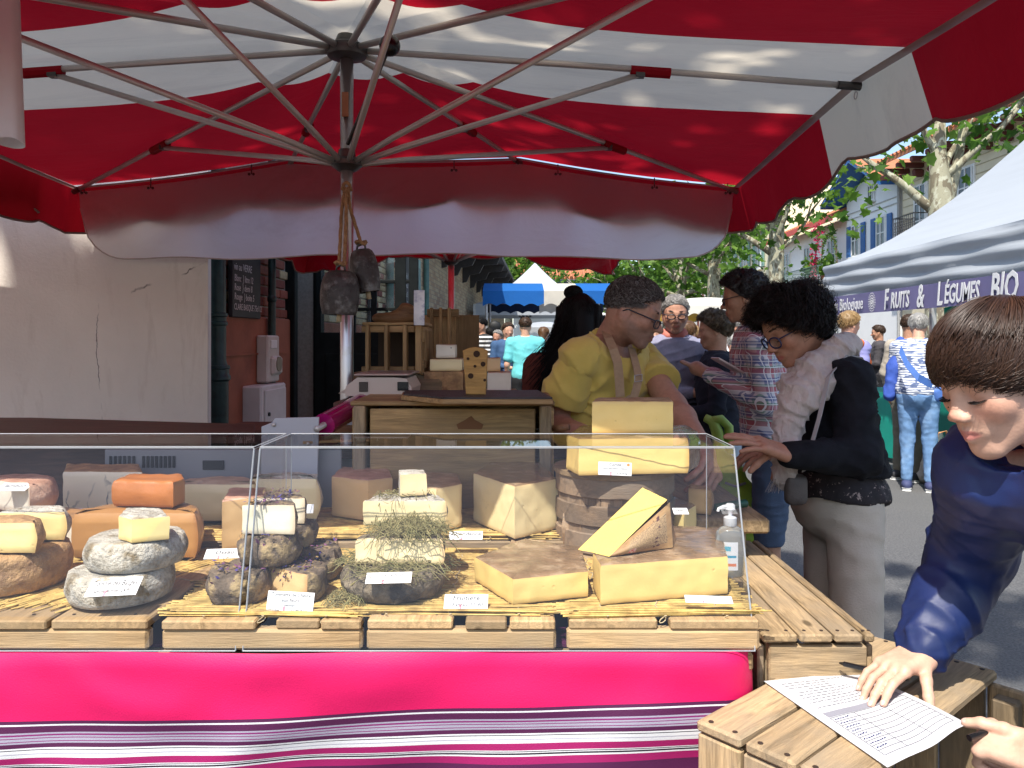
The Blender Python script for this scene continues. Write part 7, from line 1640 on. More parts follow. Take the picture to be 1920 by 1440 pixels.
    b = thing('shoulder_bag', 'small taupe leather shoulder bag hanging at the scarf woman hip', 'bag', P(1492,935,2.08)); mb.build('strap', M('grey_strap', (.33,.30,.29), .7), b, world=True, solid=.003)
    S = SDF(.007); S.box(P(1492,918,2.10), (.062,.04,.085), .018, .01); S.build('pouch', M('taupe_leather', (.085,.068,.06), .5, .2, 20, bump=.3), b)
    HM = hairmat('black_curls', (.013,.010,.009), (.035,.024,.02), .42)
    end = lambda ph: 1.34+.95*(1-math.cos(ph))/2+.12*math.sin(ph)**2
    def ex(S): S.ell(hd.T(0,-.26,-.12), (.32*hd.H,.24*hd.H,.3*hd.H), .08*hd.H, hd.R); S.ell(hd.T(0,.16,.42), (.26*hd.H,.2*hd.H,.13*hd.H), .08*hd.H, hd.R)
    shell = hair_shell(hd, .0055, .05, .0, .92, 1.25, .016, extra=ex, dispf=42)
    pa = scalp(hd, 2300, 21, end, .42, .15, curl=.045, curl_f=13, k=12, wide=.05); pb = scalp(hd, 800, 22, end, .5, .24, curl=.06, curl_f=17, k=12)
    merge([shell, strands(pa, .0013, .6), strands(pb, .0008, .6)], 'hair', HM, t)
    v, f = strands(brow_paths(hd, 60, 3, .016), .0007); link('eyebrows', fast_mesh('eyebrows', v, f, BRW), t, True)['kind'] = 'stuff'; v, f = strands(lash_paths(hd, 40, 4, ln=.025), .0005); link('eyelashes', fast_mesh('eyelashes', v, f, BRW), t, True)['kind'] = 'stuff'
    glasses(hd, t, plain('navy_frame', (.02,.025,.07), .3), .1, .075, .42, -.03, 2.4, .011)
    mb = MB(); c = lerp(wl, P(1440,838,2.02), .99); 
    for q in (0,.004,.008): mb.tube([lerp(wl,P(1395,828,2.0),.52+q*.6)+V((0,.0,.014))+V((0,.011*math.cos(a),.011*math.sin(a)-.012)) for a in np.linspace(0,2*PI,13)], .0013, 5)
    mb.build('rings', plain('silver', (.7,.68,.66), .2, 1), t, True, world=True)
scarf_woman()
# ------------------------------------------------------------------ the boy writing
def boy():
    t = thing('person', 'boy in a navy jacket with brown fringe bending over the form on the crate', 'person', (1.0,1.02,0), 0, 'people at the cheese stall')
    hd = Head(P(1876,704,1.10), .212, (-.94,-.16,-.36), (-.33,-.04,.94)); sk = SK['child']
    nk = V((.80,1.08,1.20)); sr, sl = V((.74,1.18,1.16)), V((.97,.86,1.17)); ch, pel = V((.92,1.02,1.02)), V((1.03,1.02,.70))
    wr = Pz(1727,1222,zBt+.062); er = P(1822,1035,1.36); er = V((er.x,er.y,er.z)); wl = V((.715,1.03,.80)); el = V((.93,.90,.88))
    S = head_sdf(.0026, hd, True, .93, .92); S.cone(hd.T(0,-.12,-.2), nk, .044, .05, .03)
    def tweak(v, cols): return skin_paint(hd, sk, (.50,.17,.145), None, .16, sock=.9)(v, cols)
    v, f = S.mesh(base=sk, colr=tweak); P_ = [(v,f)]; Cc = [S.col]
    S = SDF(.012); torso(S, pel, ch, nk, sl, sr, .8, -.02)
    for a, e, w_ in ((sl,el,wl),(sr,er,wr)): S.cone(a, e, .033, .03, .02).cone(e, w_, .03, .021, .02)
    hp = [pel+V((0,q*.07,-.02)) for q in (-1,1)]; kn = [V((1.02,1.02+q*.08,.4)) for q in (-1,1)]; an = [V((1.04,1.02+q*.08,.07)) for q in (-1,1)]
    for q in range(2): S.cone(hp[q], kn[q], .055, .04, .02).cone(kn[q], an[q], .036, .028, .02)
    v, f = S.mesh(base=sk); P_.append((v,f)); Cc.append(S.col)
    # right hand: fingers spread on the paper, pen under them
    tip = Pz(1612,1306,zBt+.012); d = (Pz(1655,1262,zBt+.045)-wr)
    Sh, tp = hand_sdf(.0023, wr, d, (.05,.10,1), .80, [(.02,8,22,14),(.06,8,20,12),(-.02,10,24,14),(-.14,12,24,14)], (4,12,10), -1, thumb_dir=(-.35,-.80,-.42)); v, f = Sh.mesh(base=sk); P_.append((v,f)); Cc.append(Sh.col)
    dl = P(1830,1378,1.10)-wl; Sh, tl = hand_sdf(.0023, wl, dl, (.1,-.75,.62), .82, [(.05,70,75,40),(.02,72,78,40),(-.02,72,78,40),(-.06,70,75,40)], (8,22,22), 1, thumb_dir=(-.80,.30,.42)); v, f = Sh.mesh(base=sk); P_.append((v,f)); Cc.append(Sh.col)
    merge(P_, 'body', SKIN, t, Cc)
    NV = M('navy_nylon', (.010,.022,.095), .46, .2, 14, bump=.12, bscale=600, spec=.45, fold=13); ax = (er-sr).normalized(); a2 = (wr-er).normalized()
    S = SDF(.0052); torso(S, pel, ch, nk-V((0,0,.02)), sl, sr, .88, .02, 1.05); S.cone(nk+V((.03,0,.0)), nk+V((-.02,.02,.015)), .07, .062, .03)
    S.cone(sr, er, .078, .066, .04).cone(er, lerp(er,wr,.55), .066, .058, .03).cone(lerp(er,wr,.55), lerp(er,wr,.86), .058, .046, .02).cone(lerp(er,wr,.86), lerp(er,wr,1.0), .037, .036, .012)
    S.cone(sl, el, .07, .06, .03).cone(el, lerp(el,wl,.9), .058, .042, .03)
    f1 = cloth_fold(.008, 62, tuple(a2), 2); f2 = cloth_fold(.008, 48, tuple(ax), 4)
    S.build('jacket', NV, t, disp=lambda p: .6*f1(p)+.6*f2(p), cut=lambda p: np.where(np.linalg.norm(p-np.array(hd.T(0,-.02,-.35)),axis=1) < .072, .03, -1))
    S = SDF(.012); S.ell(pel, (.12,.13,.1), .04)
    for q in range(2): S.cone(hp[q], kn[q], .075, .06, .03).cone(kn[q], an[q]+V((0,0,.02)), .06, .05, .03)
    S.build('trousers', M('dark_denim', (.03,.035,.06), .8), t)
    for q in range(2): shoe(t, an[q], (-1,0,0), M('dark_shoe', (.03,.03,.035), .6), M('white_sole', (.6,.6,.58), .6), .85)
    HB = hairmat('dark_brown_hair', (.042,.020,.012), (.075,.036,.02), .40, .45)
    fr = lambda ph: 1.93+.07*(1-math.cos(ph))/2+.10*math.sin(ph)**2+.06*math.sin(ph*11+1)*math.sin(ph*4)+.03*math.sin(ph*27)
    shell = hair_shell(hd, .004, .03, -.03, .80, .75, .003)
    pa = scalp(hd, 9000, 31, fr, 1.9, .05, .003, k=13, fuzz=.03, jit=.06, flow=lambda ph, th: .22, crown=(0,-.42), cen=(0,-.05,.13)); pb = scalp(hd, 900, 32, fr, 1.7, .06, .006, k=13, fuzz=.06, jit=.10, flow=lambda ph, th: .3, crown=(0,-.42), cen=(0,-.05,.13))
    merge([shell, strands(pa, .0009, .4), strands(pb, .0006, .3)], 'hair', HB, t)
    v, f = strands(brow_paths(hd, 75, 3, .018), .0006); link('eyebrows', fast_mesh('eyebrows', v, f, BRW), t, True)['kind'] = 'stuff'; v, f = strands(lash_paths(hd, 70, 4, -.05, .04), .0005); link('eyelashes', fast_mesh('eyelashes', v, f, BRW), t, True)['kind'] = 'stuff'
    mb = MB(); mb.ball(hd.T(.135,.345,-.105), .0013, 8, 6); mb.ball(hd.T(.13,.27,-.40), .0014, 8, 6); mb.build('moles', plain('mole', (.12,.05,.03), .6), t, True, world=True)
    nails(tp, t, (0,-.2,1)); nails(tl[4:], t, (0,-.3,1))
    # pens
    BK = plain('black_pen', (.010,.010,.011), .25)
    a, b = Pz(1574,1243,zBt+.030), Pz(1704,1272,zBt+.040); k = thing('pen', 'black pen slipped under the boy right fingers', 'pen', a); mb = MB(); mb.tube([a, lerp(a,b,.06), lerp(a,b,.07), b], [.0015,.0032,.0042,.0042], 12); mb.build('barrel', BK, k, 40, world=True); mb = MB(); mb.tube([lerp(a,b,.96), lerp(a,b,1.012)], .0046, 12); mb.build('end_cap', BK, k, 40, world=True)
    a = P(1817,1384,1.075); b = a+V((.035,.012,.004)); k = thing('second_pen', 'second black pen gripped in the boy left fist', 'pen', a); mb = MB(); mb.tube([a, b], .0046, 14); mb.build('barrel', BK, k, 40, world=True)
boy()
# ------------------------------------------------------------------ other people near the stall
BLK = hairmat('black_hair', (.007,.006,.006), (.018,.014,.012), .6, .2); BRN = hairmat('brown_hair', (.06,.032,.018)); GRY = hairmat('grey_hair', (.28,.265,.25), (.55,.53,.5), .55); BLD = hairmat('blond_hair', (.36,.22,.09), (.62,.44,.22)); SLV = hairmat('silver_hair', (.36,.35,.33), (.7,.69,.66)); LBR = hairmat('ash_brown_hair', (.11,.075,.042), (.34,.25,.15))
DEN = M('blue_denim', (.14,.26,.46), .85, .18, 14, (.26,.4,.6), (.5,.75), 6, bump=.3, bscale=200, fold=8); DDN = M('slate_denim', (.07,.10,.16), .85, .15, 14, bump=.3, bscale=200); BKT = M('black_trousers', (.012,.012,.014), .8)
def stripes(name, ca, cb, fr, duty=.5, axis=2, distort=0, dash=0):
    if name in MC: return MC[name]
    m, t, B, N, L = nodes(name); co = N('TexCoord').outputs['Object']; sp = N('SeparateXYZ'); L(co, sp.inputs[0]); mu = N('Math', operation='MULTIPLY', i_1=fr); src = sp.outputs[axis]
    if distort: ad = N('Math', operation='MULTIPLY_ADD', i_1=distort); L(noise(N, L, co, 6, 3), ad.inputs[0]); L(sp.outputs[axis], ad.inputs[2]); src = ad.outputs[0]
    L(src, mu.inputs[0]); frc = N('Math', operation='FRACT'); L(mu.outputs[0], frc.inputs[0]); gt = N('Math', operation='GREATER_THAN', i_1=duty); L(frc.outputs[0], gt.inputs[0]); fac = gt.outputs[0]
    if dash: fac = mixc(N, L, 1.0, fac, ramp(N, L, noise(N, L, co, dash, 1, .5, 0, (1,1,3)), .42, .46), 'MULTIPLY')
    L(mixc(N, L, fac, ca, cb), B.inputs['Base Color']); B.inputs['Roughness'].default_value = .85; MC[name] = m; return m
def plaid():
    m, t, B, N, L = nodes('madras_plaid'); co = N('TexCoord').outputs['Object']; sp = N('SeparateXYZ'); L(co, sp.inputs[0]); ad = N('Math', operation='ADD'); L(sp.outputs[0], ad.inputs[0]); L(sp.outputs[1], ad.inputs[1])
    cur = None
    def band(src, fr, ph, duty):
        a = N('Math', operation='MULTIPLY_ADD', i_1=fr, i_2=ph); L(src, a.inputs[0]); f_ = N('Math', operation='FRACT'); L(a.outputs[0], f_.inputs[0]); g = N('Math', operation='LESS_THAN', i_1=duty); L(f_.outputs[0], g.inputs[0]); return g.outputs[0]
    c = (.60,.58,.60)
    cols = [((.38,.03,.05),13,.1,.34),((.03,.06,.22),13,.55,.25),((.05,.22,.12),13,.8,.14)]
    out = None
    for src in (ad.outputs[0], sp.outputs[2]):
        for col, fr, ph, du in cols:
            b = band(src, fr, ph, du); f_ = mixc(N, L, 1.0, b, .62, 'MULTIPLY'); out = mixc(N, L, f_, out if out is not None else c, col)
    for src in (ad.outputs[0], sp.outputs[2]): out = mixc(N, L, band(src, 39, .3, .12), out, (.72,.7,.7))
    L(out, B.inputs['Base Color']); B.inputs['Roughness'].default_value = .85; return m
# old man with crossed arms
GSW = M('lilac_grey_sweat', (.24,.24,.33), .9, .12, 30, bump=.3, bscale=250, fold=8)
def fx(px, Y): return Xp(px, Y)
t, hd = passer('white haired man in glasses and a lilac grey sweatshirt with crossed arms', fx(1262,4.5), 4.5, 1.63, R(174), SK['ruddy'], GSW, BKT, GRY, 'short', 'long', 'crossed', 1.1, h=.0075, bend=.05)
glasses(hd, t, plain('dark_frame', (.015,.018,.03), .3), .1, .06, .42, -.0, 2.6, .012); v, f = strands(brow_paths(hd, 40, 3, .02), .0011); link('eyebrows', fast_mesh('eyebrows', v, f, BRW), t, True)['kind'] = 'stuff'
S = SDF(.006); S.cone(hd.T(-.2,-.1,-.56), hd.T(.2,-.1,-.56), .035, .035, .02).cone(hd.T(-.16,.1,-.58), hd.T(.16,.1,-.58), .02, .02, .03); S.build('shirt_collar', M('salmon_cotton', (.5,.16,.12), .8), t)
mb = MB(); c = P(1241,690,4.25); mb.tube([c+V((.0,-.03*math.cos(a)+.0,.032*math.sin(a))) for a in np.linspace(0,2*PI,13)], .008, 6); mb.build('wrist_watch', plain('black_plastic', (.012,.012,.013), .4), t, world=True)
# curly haired woman in black
NVY = M('midnight_knit', (.010,.012,.022), .9, .3, 30, bump=.3, bscale=250)
t, hd = passer('woman with short curly brown hair and black sweater facing left beside the old man', fx(1352,4.2), 4.2, 1.53, R(78), SK['mid'], NVY, M('pale_jeans', (.42,.48,.55), .85, .1, 10), LBR, 'curly', 'long', 'front', 1.08, h=.007)
t2 = thing('trolley_handle', 'lime green curved trolley handle held by the woman in black', 'trolley', P(1330,815,3.9)); mb = MB(); mb.tube([P(1322,783,3.92), P(1336,790,3.9), P(1345,810,3.9), P(1350,850,3.9), P(1352,940,3.9)], [.02,.026,.03,.03,.03], 10); mb.tube([P(1336,790,3.9), P(1352,786,3.9), P(1366,800,3.9), P(1368,850,3.9)], [.026,.024,.024,.024], 10); LIM = M('lime_plastic', (.36,.52,.10), .4, .08, 6); mb.build('handle', LIM, t2, True, world=True)
S = SDF(.012); S.chain([P(1350,850,3.6), P(1368,885,3.58), P(1386,925,3.56), P(1392,1000,3.56)], [.03,.055,.06,.06], .04); o = S.build('bag', M('lime_nylon', (.42,.62,.07), .55, .1, 8, bump=.2), t2, disp=cloth_fold(.01, 40, (.5,0,.8), 3)); mb = MB(); mb.tube([P(1360,905,3.52), P(1378,912,3.49), P(1398,906,3.5)], .006, 6); mb.build('grey_trim', M('grey_strap', (.33,.30,.29), .7), t2, True, world=True)
# plaid shirt man with phone
PLD = plaid()
t, hd = passer('man in a colourful plaid shirt and denim shorts looking at his phone', fx(1450,3.45), 3.45, 1.68, R(72), SK['mid'], PLD, DDN, hairmat('dark_wavy_hair', (.03,.025,.024), (.16,.15,.15)), 'curly', 'long', 'phone', 1.12, h=.0065, bend=.06, shorts=True, shoes=M('white_trainer', (.6,.6,.6), .6))
glasses(hd, t, plain('dark_frame', (.015,.018,.03), .3), .1, .07, .42, -.02, 2.6, .011)
ph = thing('phone', 'pale smartphone held by the man in plaid', 'phone', P(1370,690,3.38)); mb = MB(); mb.box(P(1366,686,3.36), (.15,.075,.009), bev=.003, M=Matrix.Rotation(R(12),3,'Z') @ Matrix.Rotation(R(28),3,'Y')); mb.build('body', M('phone_back', (.55,.42,.38), .3), ph, 30, world=True)
# long haired woman seen from behind
t, hd = passer('woman with very long dark hair and a topknot seen from behind the vendor', fx(1088,3.1), 3.1, 1.55, R(8), SK['tan'], M('rust_top', (.17,.045,.03), .85, .15, 20), BKT, BLK, 'bob', 'short', 'down', .8, h=.008)
g = np.random.default_rng(5); n = 3000; pt = np.zeros((n,9,3))
for i in range(n):
    a = g.uniform(-1.9,1.9); r0 = g.uniform(.85,1.1); sx_ = math.sin(a)*.40*r0; sy_ = -.1-.36*math.cos(a)*r0; ln = g.uniform(1.3,2.45)*(1-.25*abs(a)/1.9); dx = -.62*g.uniform(.3,1.3)
    for j in range(9):
        f_ = j/8; pt[i,j] = np.array(hd.T(sx_*(1+.25*f_-.35*f_*f_)+dx*f_*f_+.02*math.sin(f_*8+a*9), sy_-.12*math.sin(f_*2.5)*.8, .25-ln*f_+.02*g.normal()))
S = SDF(.01); S.chain([hd.T(0,-.2,.1), hd.T(-.02,-.3,-.6), hd.T(-.15,-.36,-1.3), hd.T(-.3,-.36,-1.9)], [.07,.065,.045,.018], .03); S.ell(hd.T(-.1,-.1,.56), (.034,.03,.026), .02)
pb = np.zeros((260,6,3))
for i in range(260):
    c = g.normal(0,1,3); c /= np.linalg.norm(c); c2 = g.normal(0,1,3); c2 -= c*(c2@c); c2 /= np.linalg.norm(c2); a0 = g.uniform(0,6)
    for j in range(6): a = a0+j*.5; q = .19*(c*math.cos(a)+c2*math.sin(a))*g.uniform(.97,1.03); pb[i,j] = np.array(hd.T(-.1+q[0], -.1+q[1], .57+q[2]*.75))
merge([S.mesh(), strands(pt, .0016, .35), strands(pb, .0013, .5)], 'long_hair', BLK, t)
# ------------------------------------------------------------------ shoppers by the fruit stall
def stripey(): return stripes('brushstroke_stripes', (.10,.14,.26), (.68,.70,.73), 46, .36, 2, .03, 16)
t, hd = passer('grey haired woman in striped top and light jeans standing before the green stall', fx(1722,7.0), 7.0, 1.62, R(-28), SK['fair'], stripey(), DEN, SLV, 'bob', 'long', 'front', 1.12, h=.011, shoes=M('navy_canvas_shoe', (.05,.06,.14), .7), bend=.08)
st = thing('hip_bag', 'blue hip bag on a strap worn across the striped top', 'bag', P(1768,735,6.85)); BLB = M('cornflower_nylon', (.07,.16,.45), .6, .12, 10); S = SDF(.012); S.box(P(1765,735,6.9), (.22,.12,.15), .05, .02, Matrix.Rotation(R(-20),3,'Y')); S.build('pouch', BLB, st)
mb = MB(); ps = [P(1688,655,6.86), P(1700,682,6.76), P(1722,708,6.72), P(1748,722,6.78)]; v = []
for p in ps: v += [p+V((.01,0,.03)), p-V((.01,0,.03))]
mb.add(v, [(2*i,2*i+1,2*i+3,2*i+2) for i in range(3)]); mb.build('strap', BLB, st, world=True, solid=.006)
jk = thing('tied_jacket', 'blue jacket carried over the arm of the striped top woman', 'jacket', P(1675,735,7.2)); S = SDF(.014); S.chain([P(1688,640,7.15), P(1678,690,7.15), P(1668,740,7.15)], [.045,.07,.06], .03); S.build('cloth', M('royal_blue_cotton', (.04,.09,.38), .8), jk, disp=cloth_fold(.01, 40, (.8,0,.4), 1))
nb = thing('net_bag', 'white string net bag of greens standing on the ground by the stall', 'shopping bag', P(1768,925,7.0)*1.0); c0 = V((fx(1770,7.0),7.0,.19)); S = SDF(.015); S.ell(c0, (.15,.13,.19), .03); S.build('greens', M('bag_greens', (.10,.20,.05), .7, .4, 20), nb); mb = MB(); 
for k in range(12):
    for sg in (-1,1): mb.tube([c0+V((.157*math.sin(th)*math.cos(2*PI*k/12+sg*th), .137*math.sin(th)*math.sin(2*PI*k/12+sg*th), .196*math.cos(th))) for th in np.linspace(.15,2.9,14)], .006, 4)
mb.build('netting', M('white_string', (.7,.7,.66), .9), nb, True, world=True); mb = MB(); mb.tube([c0+V((-.06,0,.19)), c0+V((-.05,.02,.33)), c0+V((.03,.02,.35)), c0+V((.06,0,.19))], .01, 6); mb.build('handle', M('tan_handle', (.5,.24,.1), .7), nb, True, world=True)
cb_ = thing('canvas_tote', 'cream canvas tote with orange trim slumped against the green cloth', 'shopping bag', V((fx(1742,7.4),7.4,0))); S = SDF(.015); S.chain([V((fx(1735,7.4),7.4,.08)), V((fx(1748,7.4),7.4,.3)), V((fx(1760,7.4),7.4,.44))], [.1,.1,.05], .03); S.build('body', M('cream_canvas', (.6,.55,.46), .9), cb_, disp=cloth_fold(.012, 30, (.3,0,.9), 2)); mb = MB(); mb.tube([P(1733,885,7.3), P(1745,852,7.3), P(1760,845,7.3), P(1775,860,7.3)], .014, 6); mb.build('trim', M('orange_webbing', (.6,.2,.05), .7), cb_, True, world=True)
passer('person in khaki trousers standing behind the jeans woman at the stall', fx(1702,7.5), 7.5, 1.63, R(-60), SK['mid'], M('sand_jacket', (.35,.31,.25), .8), M('khaki', (.17,.16,.12), .85), BRN, 'short', h=.014)
passer('blond woman in a lavender jacket with orange scarf behind the black jacket woman', fx(1586,6.6), 6.6, 1.62, R(-70), SK['fair'], M('lavender_shell', (.24,.24,.48), .6, .1, 10), BKT, BLD, 'bob', 'long', 'down', 1.05, h=.010)
sc2 = thing('orange_scarf', 'bright orange scarf round the neck of the blond woman', 'scarf', P(1610,648,6.5)); S = SDF(.01); S.chain([P(1598,640,6.45), P(1610,644,6.4), P(1622,650,6.5), P(1626,680,6.5), P(1628,700,6.5)], [.03,.04,.035,.03,.02], .02); S.build('cloth', M('orange_cotton', (.75,.15,.03), .8, .2, 30), sc2, disp=cloth_fold(.006, 60, (.4,0,.8), 2))
passer('young person in a dark grey hooded jacket behind the fruit counter', fx(1652,11.0), 11.0, 1.6, R(60), SK['mid'], M('charcoal_hoodie', (.055,.05,.055), .9), BKT, BRN, 'short', 'long', 'front', 1.2, h=.012)
# ------------------------------------------------------------------ crowd further off
WHT = M('white_cotton', (.72,.73,.75), .85, .05, 10); SAI = stripes('sailor_stripes', (.74,.75,.77), (.08,.11,.25), 20, .72)
crowd = [
 ('man in a turquoise t-shirt and black trousers walking away down the aisle', 985, 9.6, 1.67, 0, SK['fair'], M('turquoise_jersey', (.13,.50,.52), .85, .1, 15, fold=7), BKT, BRN, 'short', 'short'),
 ('person in a denim jacket and sunglasses left of the turquoise t-shirt man', 951, 10.4, 1.62, 200, SK['fair'], M('denim_jacket', (.04,.09,.19), .85), DDN, BRN, 'short', 'long'),
 ('person in a dark navy coat far left in the aisle', 935, 12.5, 1.55, 150, SK['ruddy'], NVY, BKT, GRY, 'short', 'long'),
 ('person in a black and white striped top by the hall railing', 906, 11.5, 1.72, 120, SK['mid'], stripes('bw_stripes', (.02,.02,.02), (.65,.65,.65), 16, .6), BKT, BLK, 'short', 'long'),
 ('seated looking person in striped top under the blue awning edge', 922, 13.5, 1.60, 60, SK['mid'], MC['bw_stripes'], BKT, BLK, 'bob', 'long'),
 ('dark curly haired person half hidden behind the vendor head', 1128, 5.0, 1.52, 10, SK['mid'], M('dark_green_top', (.02,.05,.04), .8), BKT, BLK, 'curly', 'long'),
 ('person with long chestnut hair right of the turquoise t-shirt man', 1018, 11.5, 1.58, -20, SK['fair'], M('brown_coat', (.09,.05,.03), .85), BKT, hairmat('chestnut_hair', (.14,.07,.03)), 'long', 'long'),
 ('grey haired man in a white shirt under the cream parasol', 1386, 9.8, 1.68, 30, SK['ruddy'], WHT, DDN, GRY, 'short', 'short'),
 ('grey haired person in a sailor striped shirt left of the blond one', 1375, 8.2, 1.45, -10, SK['fair'], SAI, DDN, SLV, 'bob', 'short'),
 ('blond woman in a sailor striped shirt seen from behind', 1406, 8.4, 1.47, 15, SK['fair'], SAI, DDN, BLD, 'bob', 'short'),
 ('person in a white top and sunglasses facing us behind the sailor shirts', 1428, 10.5, 1.60, 190, SK['fair'], WHT, DDN, BRN, 'short', 'short'),
 ('blond person behind the shoulder of the white haired man', 1300, 8.5, 1.55, 20, SK['fair'], M('pink_top', (.5,.25,.25), .8), DDN, BLD, 'bob', 'short'),
 ('brown haired person close behind the white haired man', 1288, 7.2, 1.55, -30, SK['fair'], M('beige_top', (.45,.38,.3), .8), DDN, hairmat('chestnut_hair', (.14,.07,.03)), 'bob', 'short'),
 ('person in a pink top glimpsed left of the white haired man', 1228, 9.0, 1.56, 170, SK['fair'], MC.get('pink_top') or M('pink_top', (.5,.25,.25), .8), DDN, BLD, 'short', 'short')]
for lab, px, Y, hg, az, skn, tp, bt_, hr, hs_, sl_ in crowd: passer(lab, fx(px,Y), Y, hg, R(az), skn, tp, bt_, hr, hs_, sl_, 'down' if az < 100 else 'front', group='shoppers in the background')
sg = thing('sunglasses', 'dark sunglasses pushed up on the turquoise t-shirt man head', 'sunglasses', (fx(985,9.6),9.6,1.66)); mb = MB(); 
for s in (-1,1): mb.ball((fx(985,9.6)+s*.045,9.62,1.675), (.04,.03,.018), 10, 6)
mb.build('lens_pair', plain('black_plastic', (.012,.012,.013), .4), sg, True, world=True)
# ------------------------------------------------------------------ fruit stall with white tent at the right
XT = 3.95; ty0, ty1 = 4.6, 9.7; zb0, zb1, ze = 1.67, 1.895, 2.3
TW = M('white_pvc', (.46,.49,.52), .45, .04, 3, bump=.25, bscale=5, vs=(.4,.4,5), trans=.25)
tt = thing('market_tent', 'white pagoda market tent with a purple banner along its front at the right', 'tent', (XT+1.9,7.2,0))
pk = V((XT+2.1,7.1,4.6)); cs = [V((XT,ty0,ze)), V((XT,ty1,ze)), V((XT+4.2,ty1,ze)), V((XT+4.2,ty0,ze))]
mb = MB()
for i in range(4):
    a, b = cs[i], cs[(i+1)%4]
    def rf(u, v):
        q = a.lerp(b,u).lerp(pk, v); z = ze+(pk.z-ze)*(v**1.9*.75+.25*v)-.12*math.sin(PI*u)*(1-v)*.3; return V((q.x,q.y,z))
    mb.grid(rf, 16, 16)
mb.uv = None; mb.build('roof', TW, tt, True, world=True)
mb = MB(); 
def hemf(u, v): y = ty0+(ty1-ty0)*u; return V((XT-.02+.015*math.sin(v*19+u*3)+.01*math.sin(u*25+v*8), y, ze-(ze-zb1+.012)*v))
mb.grid(hemf, 60, 14); mb.build('front_valance', TW, tt, True, world=True)
mb = MB(); mb.grid(lambda u, v: V((XT+4.2*u, ty1, ze-.5*v)), 20, 4); mb.build('side_valance', TW, tt, True, world=True)
for p in cs[:2]+[V((XT,7.3,ze))]: mb = MB(); mb.box((p.x+.05,p.y,1.15), (.05,.05,2.3), bev=.006); mb.build('leg', M('tent_pole', (.5,.5,.5), .4, metal=.5), tt, world=True)
BAN = M('purple_banner', (.155,.14,.27), .5, .06, 6); bn = thing('banner', 'purple banner with white lettering for organic fruit and vegetables', 'banner', (XT-.06,7.2,zb0))
mb = MB(); mb.grid(lambda u, v: V((XT-.055+.008*math.sin(u*40), ty0+(ty1-ty0-.05)*u, zb0+(zb1-zb0)*v)), 60, 2); mb.build('cloth', BAN, bn, True, world=True)
WL = plain('white_lettering', (.75,.75,.74), .6); TX = V((0,-1,0)); TZ = V((0,0,1)); TN = V((-1,0,0))
def btext(s, px, size, sh=.0, sx=1.0, bold=.004, zf=.5, al='CENTER'):
    y = XT*F/(px-960); text(s, size, WL, 'lettering', bn, basis(V((XT-.068, y, zb0+(zb1-zb0)*zf)), TX, TZ, TN), shear=sh, bold=bold, sx=sx, depth=.001, align=al)
btext('Épicerie Biologique', 1588, .2, .12, .72, .001)
btext('F', 1673, .30, .2, .62, .006); btext('RUITS', 1699, .225, .2, .62, .005, .44); btext('&', 1738, .31, .2, .66, .006); btext('L', 1775, .30, .2, .62, .006); btext('ÉGUMES', 1816, .235, .2, .60, .005, .46); btext('BIO', 1897, .32, .2, .66, .007)
mb = MB(); yl = XT*F/(1646-960)
for k in range(22):
    for j in range(4):
        a = k*2.4+j; r_ = .012+.017*j; mb.ball((XT-.066, yl+r_*1.25*math.cos(k*2*PI/22+j*.5), (zb0+zb1)/2+r_*1.55*math.sin(k*2*PI/22+j*.5)), (.002,.006,.006), 6, 4)
mb.build('sunflower_emblem', WL, bn, world=True)
# green clothed counter
gc = thing('fruit_counter', 'long market counter draped in bright green cloth', 'counter', (4.6,7.6,0)); GRC = M('emerald_cloth', (.008,.30,.225), .6, .1, 6, bump=.2, bscale=20); zg = .76
mb = MB(); mb.grid(lambda u, v: V((4.22+.02*math.sin(u*38)*v, 4.9+4.9*u, zg-(zg-.06)*v)), 70, 8); mb.grid(lambda u, v: V((4.22+.8*u, 9.8, zg-(zg-.06)*v)), 10, 8); mb.build('cloth_front', GRC, gc, True, world=True); mb = MB(); mb.box((4.62,7.35,zg), (.8,4.9,.03)); mb.build('top', GRC, gc, world=True)
FR = [('orange', (.75,.26,.03), .042), ('lemon', (.8,.62,.06), .036), ('apple', (.45,.05,.03), .04), ('lettuce', (.16,.30,.05), .07)]
rg = random.Random(9); CT = M('cardboard', (.46,.32,.18), .85, .1, 10)
for i in range(3):
    y = (7.9,8.6,5.9)[i]; kind, col, rad = FR[(0,3,0)[i]]; cr = thing('fruit_box', ['cardboard box of oranges beside the jeans woman','cardboard box of lettuces at the far end of the green counter','cardboard box of oranges nearest on the green counter'][i], 'box', (4.5,y,zg+.016))
    for dx, dy, sx_, sy_ in ((0,-.25,.42,.012),(0,.25,.42,.012),(-.21,0,.012,.5),(.21,0,.012,.5)): mb = MB(); mb.box((dx,dy,.055), (sx_,sy_,.11)); mb.build('side', CT, cr)
    mb = MB(); mb.box((0,0,.004), (.42,.5,.008)); mb.build('base', CT, cr)
    for k in range(20):
        mb = MB(); key = 'fruit_'+kind
        if key not in MC: 
            q = MB(); q.ball((0,0,0), rad, 10, 7); MC[key] = mesh(kind, q.v, q.f, M(kind+'_skin', col, .45, .15, 30), True)
        o = link(kind, MC[key], None, False, (4.5-.14+.093*(k%4)+rg.uniform(-.008,.008), y-.19+.095*(k//4)+rg.uniform(-.008,.008), zg+.016+.05+rad+rg.uniform(0,.01)))
        tag(o, '%s lying in %s' % (kind, cr['label'].replace('cardboard','the cardboard')), kind, 'fruit in ' + cr['label'])
